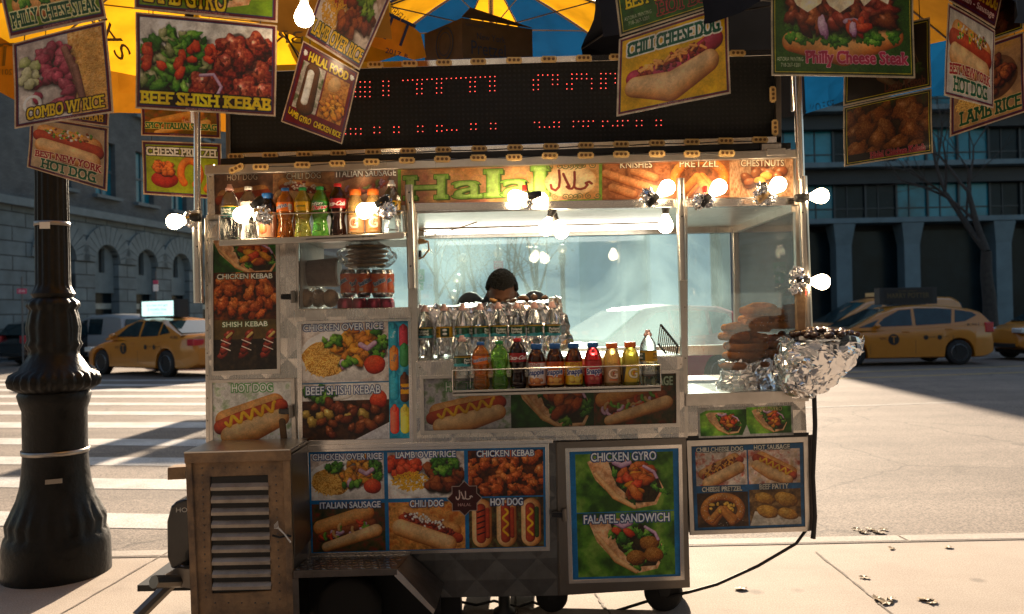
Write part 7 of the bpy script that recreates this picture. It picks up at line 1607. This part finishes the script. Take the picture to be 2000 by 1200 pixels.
# ------------------------------------------------------------------ vehicles
simple('taxi_paint', (.50, .185, .014), .3, coat=.6, noise=.06, nscale=3); simple('taxi_shade_paint', (.62, .27, .025), .3, coat=.6, noise=.06, nscale=3)
simple('maroon_paint', (.36, .012, .05), .5, spec=.2); simple('black_paint', (.012, .014, .017), .25, coat=.8); simple('white_van_paint', (.32, .34, .35), .35, coat=.4); simple('red_paint', (.35, .03, .03), .3, coat=.5)
simple('car_glass', (.012, .03, .036), .05, noise=.6, nscale=2.5); simple('tail_red', (.45, .02, .03), .2, coat=.6); simple('lamp_clear', (.55, .65, .70), .12, metal=.3); simple('alloy', (.30, .32, .33), .3, metal=.8)
simple('trim_dark', (.02, .022, .024), .5)
def car(name, label, spec, paint, cat='car', mat=None, group=None):
    L_, W, H_ = spec['L'], spec['W'], spec['H']; wx = spec['wheels']; wr_ = spec.get('wr', .33); top = spec['top']; bot = spec.get('bot', .20); belt = spec['belt']; roof = spec['roof']; hw = W / 2
    itp = lambda pts, x: float(np.interp(x, [p[0] for p in pts], [p[1] for p in pts]))
    t = thing(name, label, cat, group=group); bm = bm_new(); rings = []
    xs = sorted(set(np.round(np.concatenate([np.linspace(0, L_, 100)] + [w + np.linspace(-wr_ - .07, wr_ + .07, 21) for w in wx]), 4)))
    for x in xs:
        e0, e1 = max(0, 1 - x / (.16 * L_)), max(0, 1 - (L_ - x) / (.12 * L_)); w = hw * (1 - .26 * e0 ** 2.2 - .16 * e1 ** 2.2); zb = bot + .14 * e0 ** 3 + .12 * e1 ** 3
        for c in wx:
            d = abs(x - c); ra = wr_ + .06
            if d < ra: zb = max(zb, .31 + math.sqrt(ra * ra - d * d) * .98)
        zt = itp(top, x); zs = min(zt - .03, itp(belt, x)); zb = min(zb, zs - .06)
        rings.append([(w * .93, zb), (w * .985, zb + .03), (w, zb + (zs - zb) * .55), (w * .99, zs - .05), (w * .955, zs), (w * .72, zt - .008), (0, zt + .018)])
    V = []
    for x, rg_ in zip(xs, rings):
        row = [bm.verts.new((x, -y, z)) for y, z in rg_] + [bm.verts.new((x, y, z)) for y, z in rg_[-2::-1]]; V.append(row)
    for a, b in zip(V[:-1], V[1:]):
        for i in range(len(a) - 1): bm.faces.new((a[i], a[i + 1], b[i + 1], b[i]))
        bm.faces.new((a[-1], a[0], b[0], b[-1]))
    bm.faces.new(V[0]); bm.faces.new(V[-1][::-1]); smooth(mesh_obj('body', bm, MAT[paint], t), 32)
    # cabin
    zbt = spec['cab_z']; wb, wt_ = hw * .955, hw * spec.get('roof_w', .74); zr = max(z for _, z in roof); sy = lambda z: wb - (wb - wt_) * (z - zbt) / (zr - zbt); bm = bm_new(); V = []
    for x in np.linspace(roof[0][0], roof[-1][0], 60):
        z = itp(roof, x); q = [(sy(zbt), zbt - .04), (sy(zbt + (z - zbt) * .5), zbt + (z - zbt) * .5), (sy(zbt + (z - zbt) * .88), zbt + (z - zbt) * .88), (sy(z) * .86, zbt + (z - zbt) * .985), (0, z + .012)]
        V.append([bm.verts.new((x, -y, zz)) for y, zz in q] + [bm.verts.new((x, y, zz)) for y, zz in q[-2::-1]])
    for a, b in zip(V[:-1], V[1:]):
        for i in range(len(a) - 1): bm.faces.new((a[i], a[i + 1], b[i + 1], b[i]))
    smooth(mesh_obj('roof', bm, MAT[paint], t), 40)
    for pts in spec['windows']:
        for s in (-1, 1):
            wbm = bm_new(); quad_prism(wbm, [Vector((x, s * (sy(z) + .004), z)) for x, z in pts], Vector((0, -s * .02, 0))); w_ = mesh_obj('window', wbm, MAT['car_glass'], t)
    for nm, (x0, z0, x1, z1) in (('windscreen', spec['ws']), ('rear_window', spec['rw'])):
        d = Vector((x1 - x0, 0, z1 - z0)); nrm = Vector((-(d.z), 0, d.x)).normalized(); nrm = nrm if nrm.z > 0 else -nrm; wbm = bm_new(); o_ = nrm * .03
        quad_prism(wbm, [Vector((x0, -wb * .88, z0)) + o_, Vector((x0, wb * .88, z0)) + o_, Vector((x1, wt_ * .86, z1)) + o_, Vector((x1, -wt_ * .86, z1)) + o_], -nrm * .05); mesh_obj(nm, wbm, MAT['car_glass'], t)
    for x, nm in spec.get('lines', []):
        lb = bm_new()
        for s in (-1, 1):
            z0, z1 = bot + .12, itp(belt, x) - .05; quad_prism(lb, [Vector((x + (z - z0) * nm, s * (hw * f_ + .001), z)) for z, f_ in ((z0, .99), ((z0 + z1) / 2, 1.0), (z1, .985))] + [Vector((x + .008 + (z - z0) * nm, s * (hw * f_ + .001), z)) for z, f_ in ((z1, .985), ((z0 + z1) / 2, 1.0), (z0, .99))], Vector((0, -s * .01, 0)))
        mesh_obj('door_seam', lb, MAT['trim_dark'], t)
    for x, z in spec.get('handles', []):
        for s in (-1, 1): hb = bm_new(); box(hb, (x, s * (hw * .99 + .008), z), (.19, .03, .028)); bevel(mesh_obj('handle', hb, MAT[paint], t), .006)
    for c in wx:
        for s in (-1, 1):
            w_ = empty('wheel'); wbm = bm_new(); r = wr_; lathe(wbm, [(.62 * r, -.09), (.9 * r, -.10), (r, -.07), (r, .07), (.9 * r, .10), (.62 * r, .09)], 36); mesh_obj('tyre', wbm, MAT['rubber'], w_, smooth=True); wbm = bm_new()
            lathe(wbm, [(.62 * r, .085), (.66 * r, .095), (.64 * r, .10), (.58 * r, .06)], 32, cap=False); lathe(wbm, [(0, .075), (.12 * r, .075), (.14 * r, .05)], 16, cap=False)
            for q in range(10):
                a = 2 * math.pi * q / 10; a2 = a + .11; pp = [Vector((rr * math.cos(aa) * r, rr * math.sin(aa) * r, .072 - .01 * rr)) for rr, aa in ((.1, a - .25), (.62, a - .055), (.62, a2), (.1, a + .25))]; quad_prism(wbm, pp, Vector((0, 0, -.03)))
            mesh_obj('rim', wbm, MAT['alloy'], w_); wbm = bm_new(); lathe(wbm, [(0, .02), (.6 * r, .02)], 24, cap=False); mesh_obj('brake_disc', wbm, MAT['trim_dark'], w_)
            w_.parent = t; w_.matrix_basis = Matrix.Translation((c, s * (hw - .11), wr_)) @ Matrix.Rotation(R(90) * -s, 4, 'X')
    for x, z, dx, dz_ in spec['tail']:
        for s in (-1, 1): hb = bm_new(); box(hb, (x, s * (hw * .80), z), (dx, hw * .34, dz_)); bevel(mesh_obj('taillight', hb, MAT['tail_red'], t), .02, 3)
    for x, z, dx, dz_ in spec['head']:
        for s in (-1, 1): hb = bm_new(); box(hb, (x, s * (hw * .70), z), (dx, hw * .42, dz_)); bevel(mesh_obj('headlight', hb, MAT['lamp_clear'], t), .02, 3)
    mx_, mz = spec['mirror']
    for s in (-1, 1): hb = bm_new(); ball(hb, (mx_, s * (hw + .06), mz), .1, 2, (.7, 1.0, .75)); mesh_obj('mirror', hb, MAT[paint], t, smooth=True)
    for x in (.02, L_ - .02): hb = bm_new(); box(hb, (x, 0, .42), (.05, W * .62, .12)); bevel(mesh_obj('bumper_trim', hb, MAT['trim_dark'], t), .01)
    hb = bm_new(); box(hb, (L_ / 2, 0, .34), (L_ * .86, W * .7, .3)); mesh_obj('underbody', hb, MAT['black'], t)
    return t
SEDAN = dict(L=4.85, W=1.83, H=1.47, wheels=(.95, 3.73), top=[(0, .55), (.06, .68), (.5, .80), (1.35, .96), (2.4, .98), (3.9, 1.02), (4.35, 1.05), (4.75, 1.02), (4.85, .80)], belt=[(0, .5), (.3, .66), (1.3, .86), (2.5, .93), (4.0, .98), (4.7, .96), (4.85, .75)], cab_z=.95,
             roof=[(1.15, .95), (1.5, 1.14), (1.9, 1.34), (2.3, 1.45), (2.8, 1.475), (3.3, 1.43), (3.8, 1.24), (4.3, 1.04)], windows=[[(1.62, 1.0), (2.56, 1.0), (2.58, 1.39), (2.30, 1.385), (1.98, 1.25)], [(2.66, 1.0), (3.36, 1.02), (3.40, 1.36), (3.10, 1.40), (2.66, 1.40)], [(3.43, 1.04), (3.84, 1.09), (3.50, 1.31), (3.46, 1.32)]], ws=(1.20, .99, 2.12, 1.39), rw=(4.22, 1.06, 3.45, 1.37), lines=[(1.42, .03), (2.60, .0), (3.62, -.12)], handles=[(2.42, .84), (3.50, .87)], tail=[(4.70, .86, .26, .16)], head=[(.22, .66, .34, .12)], mirror=(1.62, 1.02))
HATCH = dict(L=4.65, W=1.80, H=1.60, wheels=(.92, 3.70), top=[(0, .55), (.05, .70), (.5, .86), (1.15, 1.0), (2.4, 1.02), (4.3, 1.10), (4.58, 1.05), (4.65, .70)], belt=[(0, .5), (.3, .68), (1.2, .90), (2.5, .98), (4.2, 1.06), (4.6, 1.0), (4.65, .65)], cab_z=.98,
             roof=[(.75, .95), (1.2, 1.16), (1.7, 1.42), (2.2, 1.57), (2.8, 1.60), (3.5, 1.565), (4.1, 1.48), (4.35, 1.40), (4.55, 1.12)], windows=[[(1.52, 1.04), (2.50, 1.06), (2.52, 1.49), (2.22, 1.47), (1.80, 1.27)], [(2.60, 1.06), (3.52, 1.10), (3.60, 1.47), (3.2, 1.51), (2.60, 1.51)], [(3.62, 1.12), (3.9, 1.15), (4.22, 1.30), (4.12, 1.38), (3.68, 1.46)], [(1.08, 1.02), (1.46, 1.04), (1.66, 1.24)]], ws=(.86, 1.02, 1.88, 1.49), rw=(4.55, 1.14, 4.32, 1.40), lines=[(1.36, .05), (2.55, .0), (3.62, -.2)], handles=[(2.30, .90), (3.42, .95)], tail=[(4.50, .98, .22, .26)], head=[(.20, .72, .36, .14)], mirror=(1.55, 1.06))
SUV = dict(L=4.6, W=1.86, H=1.70, wr=.36, bot=.26, wheels=(.92, 3.60), top=[(0, .62), (.05, .85), (.5, .98), (1.1, 1.06), (2.4, 1.08), (4.4, 1.12), (4.6, .85)], belt=[(0, .6), (.3, .8), (1.2, .97), (2.5, 1.02), (4.3, 1.07), (4.6, .8)], cab_z=1.02, roof=[(.85, 1.0), (1.3, 1.22), (1.8, 1.52), (2.2, 1.66), (2.8, 1.70), (3.9, 1.66), (4.25, 1.56), (4.5, 1.12)], windows=[[(1.55, 1.08), (2.45, 1.09), (2.47, 1.57), (2.2, 1.55), (1.85, 1.36)], [(2.55, 1.09), (3.4, 1.11), (3.42, 1.57), (2.55, 1.59)], [(3.5, 1.13), (4.2, 1.2), (4.0, 1.5), (3.52, 1.56)]], ws=(.95, 1.06, 1.95, 1.58), rw=(4.52, 1.14, 4.26, 1.55), lines=[(1.4, .04), (2.5, 0), (3.55, -.15)], handles=[(2.3, .95), (3.35, .98)], tail=[(4.46, .98, .22, .3)], head=[(.18, .84, .4, .13)], mirror=(1.6, 1.12))
VAN = dict(L=4.75, W=1.90, H=1.87, wr=.33, wheels=(.85, 3.75), top=[(0, .6), (.05, .85), (.4, 1.0), (.9, 1.08), (4.6, 1.1), (4.75, .8)], belt=[(0, .6), (.3, .85), (.9, 1.0), (4.6, 1.05), (4.75, .7)], cab_z=1.02, roof=[(.55, 1.0), (1.2, 1.42), (1.75, 1.74), (2.3, 1.86), (3.3, 1.88), (4.4, 1.83), (4.62, 1.7), (4.72, 1.05)], roof_w=.82, windows=[[(1.25, 1.08), (2.15, 1.08), (2.15, 1.68), (1.85, 1.64), (1.5, 1.40)], [(2.3, 1.08), (3.3, 1.08), (3.3, 1.70), (2.3, 1.70)]], ws=(.66, 1.08, 1.72, 1.70), rw=(4.74, 1.1, 4.66, 1.66), lines=[(1.1, .05), (2.22, 0), (3.4, 0)], handles=[(2.0, .95)], tail=[(4.66, 1.0, .14, .4)], head=[(.2, .85, .35, .2)], mirror=(1.2, 1.12))
def proj(p):
    q = CM.transposed() @ (Vector(p) - CAM); return 1000 + F * q.x / -q.z, 600 - F * q.y / -q.z
def place(t, wheel_x, hw, rear, th, sc=1.0):
    """near-side rear tyre contact on the road at point rear, tail direction at angle th"""
    t.matrix_basis = Matrix.Translation(Vector((rear.x, rear.y, RZ + .004))) @ Matrix.Rotation(th, 4, 'Z') @ Matrix.Scale(sc, 4) @ Matrix.Translation(Vector((-wheel_x, hw - .1, 0)))
def decal(t, s, x, z, w, h, y, mat, italic=0): return text_mesh('lettering', s, Vector((x, y, z)), Vector((w, 0, 0)), Vector((0, 0, h)), mat, t)
def disc(t, x, z, r, y, mat):
    bm = bm_new(); bm.faces.new([bm.verts.new((x + r * math.cos(a), y, z + r * math.sin(a))) for a in np.linspace(0, 6.2832, 25)[:-1]]); return mesh_obj('emblem', bm, mat, t, recalc=False)
def taxi_marks(t, hw, xT, xs, code, cx, cz):
    y = -hw - .006; disc(t, xT, .70, .145, y, MAT['black']); decal(t, 'T', xT - .07, .61, .14, .18, y - .004, MAT['taxi_paint']); decal(t, 'NYC', xT - .36, .70, .18, .06, y, MAT['black'])
    for k_ in (0, 1): disc(t, xs + k_ * .36, .74, .062, y, MAT['black']); decal(t, ('Accessible', 'Hybrid')[k_], xs + .08 + k_ * .36, .74, .17, .03, y, MAT['black'])
    decal(t, code, cx, cz, .30, .075, y + .03, MAT['black'])
rear = G(329, 737, RZ); best = None
for th in np.linspace(-1.2, .3, 151):
    u, _ = proj(rear - Vector((math.cos(th), math.sin(th), 0)) * 2.78 * 1.13)
    if best is None or abs(u - 203) < best[0]: best = (abs(u - 203), th)
TH = best[1]
tx = car('taxi', 'yellow taxi sedan with a lit roof screen on the left street', SEDAN, 'taxi_paint', 'taxi', group='yellow taxis'); taxi_marks(tx, .915, 2.0, 2.95, '4L85', 3.92, .95)
bm = bm_new(); box(bm, (2.45, 0, 1.49), (.9, .5, .05)); box(bm, (2.40, 0, 1.72), (1.62, .34, .46)); ad = mesh_obj('roof_sign', bm, MAT['trim_dark'], tx)
simple('screen', (.5, .7, .68), .3, emit=(.50, .80, .76), estr=.55); bm = bm_new(); box(bm, (2.37, -.172, 1.72), (1.36, .008, .39)); sc_ = mesh_obj('screen', bm, MAT['screen'], ad)
text_mesh('lettering', "It's now and get", Vector((1.92, -.179, 1.765)), Vector((.90, 0, 0)), Vector((0, 0, .078)), MAT['print_blue'], sc_); text_mesh('lettering', '3 months free', Vector((1.96, -.179, 1.665)), Vector((.80, 0, 0)), Vector((0, 0, .075)), MAT['print_blue'], sc_); text_mesh('lettering', 'YouTube Music', Vector((2.16, -.179, 1.575)), Vector((.46, 0, 0)), Vector((0, 0, .055)), MAT['tail_red'], sc_)
place(tx, 3.73, .915, rear, TH, 1.13)
th2 = car('taxi', 'shaded yellow taxi hatchback with a dark roof advert, right of the cart', HATCH, 'taxi_paint', 'taxi', group='yellow taxis'); taxi_marks(th2, .90, 1.98, 2.82, 'K361', 3.92, 1.02)
bm = bm_new(); box(bm, (2.7, 0, 1.63), (.9, .5, .05)); box(bm, (2.72, 0, 1.85), (1.55, .34, .46)); ad = mesh_obj('roof_sign', bm, MAT['trim_dark'], th2); bm = bm_new(); box(bm, (2.72, -.172, 1.85), (1.30, .008, .38)); sc_ = mesh_obj('advert', bm, MAT['black'], ad)
simple('gold_print', (.12, .09, .03), .5); text_mesh('lettering', 'HARRY POTTER', Vector((2.16, -.179, 1.80)), Vector((1.12, 0, 0)), Vector((0, 0, .13)), MAT['gold_print'], sc_); text_mesh('lettering', 'ON BROADWAY', Vector((2.45, -.179, 1.97)), Vector((.5, 0, 0)), Vector((0, 0, .03)), MAT['gold_print'], sc_)
place(th2, 3.70, .90, G(1872, 713, RZ), -.02)
t = car('taxi', 'yellow taxi van half hidden behind the hatchback taxi', VAN, 'taxi_paint', 'taxi', group='yellow taxis'); bm = bm_new(); box(bm, (2.3, 0, 1.95), (.25, .7, .12)); mesh_obj('roof_light', bm, MAT['led_lens'], t); place(t, 3.75, .95, G(1826, 697, RZ), .02)
t = car('taxi', 'yellow sport utility taxi at the right edge of the street', SUV, 'taxi_paint', 'taxi', group='yellow taxis'); place(t, 3.6, .93, G(2230, 700, RZ), .12)
t = car('car', 'maroon car with a glinting windscreen seen through the serving window', SUV, 'maroon_paint'); th_ = R(31); rr_ = G(1118, 792, RZ) + Vector((math.cos(th_), math.sin(th_), 0)) * 3.4; place(t, 3.6, .93, rr_, th_)
t = car('car', 'black car at the left edge of the photo', SUV, 'black_paint'); t.matrix_basis = Matrix.Translation(Vector((G(48, 716, RZ).x, G(48, 716, RZ).y, RZ))) @ Matrix.Rotation(R(-118), 4, 'Z') @ Matrix.Translation(Vector((-4.6, -.93, 0)))
t = car('van', 'white van standing behind the left yellow taxi', VAN, 'white_van_paint', 'van'); q = G(240, 668, RZ); t.matrix_basis = Matrix.Translation(Vector((P(235, 650, 27).x, 27, RZ))) @ Matrix.Rotation(R(-35), 4, 'Z') @ Matrix.Translation(Vector((-4.75, .95, 0)))
t = car('car', 'small red car far behind the lamp post', SEDAN, 'red_paint'); t.matrix_basis = Matrix.Translation(Vector((P(128, 650, 30).x, 30, RZ))) @ Matrix.Rotation(R(-20), 4, 'Z') @ Matrix.Translation(Vector((-4.85, .9, 0)))
t = car('car', 'dark car parked behind the roof of the left yellow taxi', SUV, 'black_paint'); t.matrix_basis = Matrix.Translation(Vector((P(345, 650, 28).x, 28, RZ))) @ Matrix.Rotation(R(-20), 4, 'Z')

# ------------------------------------------------------------------ street lamps, signs, signal
simple('globe', (.85, .72, .58), .4, trans=.2); simple('sign_green', (.01, .33, .17), .5); simple('sign_red', (.50, .05, .12), .5); simple('sign_white', (.8, .8, .78), .5); simple('pole_grey', (.10, .11, .11), .5)
for i, (u, v, y, lb) in enumerate(((905, 505, 24, 'globe street lamp left of the vendor, beyond the trees'), (973, 494, 27, 'globe street lamp straight above the vendor'), (1047, 492, 22, 'globe street lamp right of the vendor'), (1098, 487, 17, 'nearest globe street lamp, on the arcade side of the window'), (893, 545, 34, 'farthest small globe street lamp'), (885, 577, 44, 'tiny globe lamp low in the distance'))):
    c = P(u, v, y); t = thing('street_lamp', lb, 'street lamp', (c.x, y, RZ), group='globe street lamps'); bm = bm_new(); ball(bm, c, 9.5 * pxm(y), 3); mesh_obj('globe', bm, MAT['globe'], t, smooth=True)
    bm = bm_new(); lathe(bm, [(.16, RZ), (.14, .5), (.07, .9), (.055, c.z - .5), (.10, c.z - 9 * pxm(y) - .1), (.08, c.z - 9 * pxm(y))], 14, (c.x, y, 0)); mesh_obj('pole', bm, MAT['iron'], t, smooth=True)
def street_sign(name, label, u, v, y, plates, h0=RZ):
    c = P(u, v, y); t = thing(name, label, 'sign', (c.x, y, h0)); bm = bm_new(); tube(bm, [Vector((c.x, y + .03, h0)), Vector((c.x, y + .03, c.z + .5))], .03, 8); mesh_obj('post', bm, MAT['pole_grey'], t)
    for (u0, v0, u1, v1, m, txt) in plates:
        o = slab('plate', [(u0, v0), (u1, v0), (u1, v1), (u0, v1)], y, .012, MAT[m], t)
        if txt: text_mesh('lettering', txt, P(u0 + (u1 - u0) * .15, v1 - (v1 - v0) * .25, y - .006), P(u1 - (u1 - u0) * .15, v1, y) - P(u0 + (u1 - u0) * 0, v1, y) if False else P(u0 + (u1 - u0) * .85, v0, y) - P(u0 + (u1 - u0) * .15, v0, y), P(u0, v0 + (v1 - v0) * .25, y) - P(u0, v0 + (v1 - v0) * .75, y), MAT['sign_white'], o)
    return t
g = street_sign('bicycle_sign', 'green bicycle sign above a small arrow sign by the left window post', 817, 545, 9, [(806, 526, 829, 551, 'sign_green', ''), (810, 552, 827, 567, 'sign_green', '')])
bm = bm_new(); y = 8.99
for cx_ in (813.5, 822): tube(bm, [P(cx_ + 3.4 * math.cos(a), 542 + 3.4 * math.sin(a), y) for a in np.linspace(0, 6.2832, 17)[:-1]], .0065, 5, closed=True)
tube(bm, [P(813.5, 542, y), P(816, 536, y), P(820.5, 536, y), P(822, 542, y)], .006, 5); tube(bm, [P(818, 542, y), P(820.5, 536, y), P(820, 534, y)], .006, 5); mesh_obj('bicycle_mark', bm, MAT['sign_white'], g)
bm = bm_new(); tube(bm, [P(818.5, 565, y), P(818.5, 557, y)], .012, 6); quad_prism(bm, [P(818.5, 553.5, y), P(822.5, 559, y), P(814.5, 559, y)], Vector((0, .004, 0))); mesh_obj('arrow_mark', bm, MAT['sign_white'], g)
street_sign('parking_sign', 'pinkish red parking sign hanging above the vendor', 973, 516, 14, [(964, 510, 983, 526, 'sign_red', 'NO STANDING')]); street_sign('parking_sign', 'small red and white sign in front of the stone building arches', 304, 556, 27, [(299, 548, 309, 555, 'sign_red', ''), (299, 556, 309, 569, 'sign_white', '')]); street_sign('street_sign', 'small red sign left of the lamp post', 42, 569, 24, [(33, 564, 52, 574, 'sign_red', 'ONE WAY')])
# traffic signal on a mast, behind the cart: its shadow falls on the crosswalk
t = thing('traffic_signal', 'traffic signal on a mast arm hidden behind the cart', 'traffic light'); bm = bm_new(); sp = Vector((-3.9, 20.5, RZ))
tube(bm, [sp, sp + Vector((0, 0, 5.4))], .09, 10); tube(bm, [sp + Vector((0, 0, 5.2)), sp + Vector((1.6, .0, 5.6))], .05, 8); mesh_obj('mast', bm, MAT['pole_grey'], t)
bm = bm_new(); box(bm, sp + Vector((-.35, 0, 5.0)), (.75, .5, 1.5)); box(bm, sp + Vector((.9, 0, 5.25)), (1.3, .06, .75)); mesh_obj('signal_head', bm, MAT['black'], t)
# dry leaves on the pavement
lf = bm_new(); n = 7; vs = [lf.verts.new((.045 * math.cos(2 * math.pi * k / 14) * (1 + .35 * (k % 2)), .03 * math.sin(2 * math.pi * k / 14) * (1 + .35 * (k % 2)), .003 + .007 * math.sin(k * 1.7) ** 2)) for k in range(14)]; c0 = lf.verts.new((0, 0, .003))
for k in range(14): lf.faces.new((c0, vs[k], vs[(k + 1) % 14]))
leaf = mesh_obj('dry_leaf', lf, MAT['dry_leaf']); rg = random.Random(8)
lv = [(1714, 1170, 'dry leaf in the small clump beside the right pavement joint', 1.3), (1731, 1176, 'dry leaf at the right of the small clump on the pavement', 1.4), (1739, 1170, 'curled dry leaf behind the small clump on the pavement', 1.0), (1806, 1171, 'pale dry leaf pair lying right of the clump', 1.2), (1820, 1176, 'dry leaf at the far right of the lower pavement', 1.1), (1688, 1128, 'faint pale leaf above the clump on the pavement', .9), (1741, 1071, 'dry leaf on the pavement just below the curb', .9), (1852, 1069, 'dry leaf near the curb towards the right edge', .9), (1447, 1150, 'dark leaf spot on the pavement beside the cable', 1.1), (1367, 1057, 'dry leaf in the gutter next to the cart', .9)] + [(1672 + 9 * i, 1034 + (i % 3) * 3, '%s dry leaf in the gutter litter heap' % ('pale brown flat small curled dark broken'.split() + ['big'])[i % 7], 1.0 + .3 * (i % 2)) for i in range(7)]
for i, (u, v, lb, s_) in enumerate(lv):
    o = leaf if i == 0 else leaf.copy()
    if i: COL.objects.link(o)
    z = 0.004 if v > 1062 else RZ + .006
    tag(o, lb, 'leaf', 'dry leaves on the ground'); o.matrix_basis = Matrix.Translation(G(u, v, z)) @ Matrix.Rotation(rg.uniform(0, 6), 4, 'Z') @ Matrix.Rotation(rg.uniform(-.3, .3), 4, 'X') @ Matrix.Scale(s_ * .62, 4)
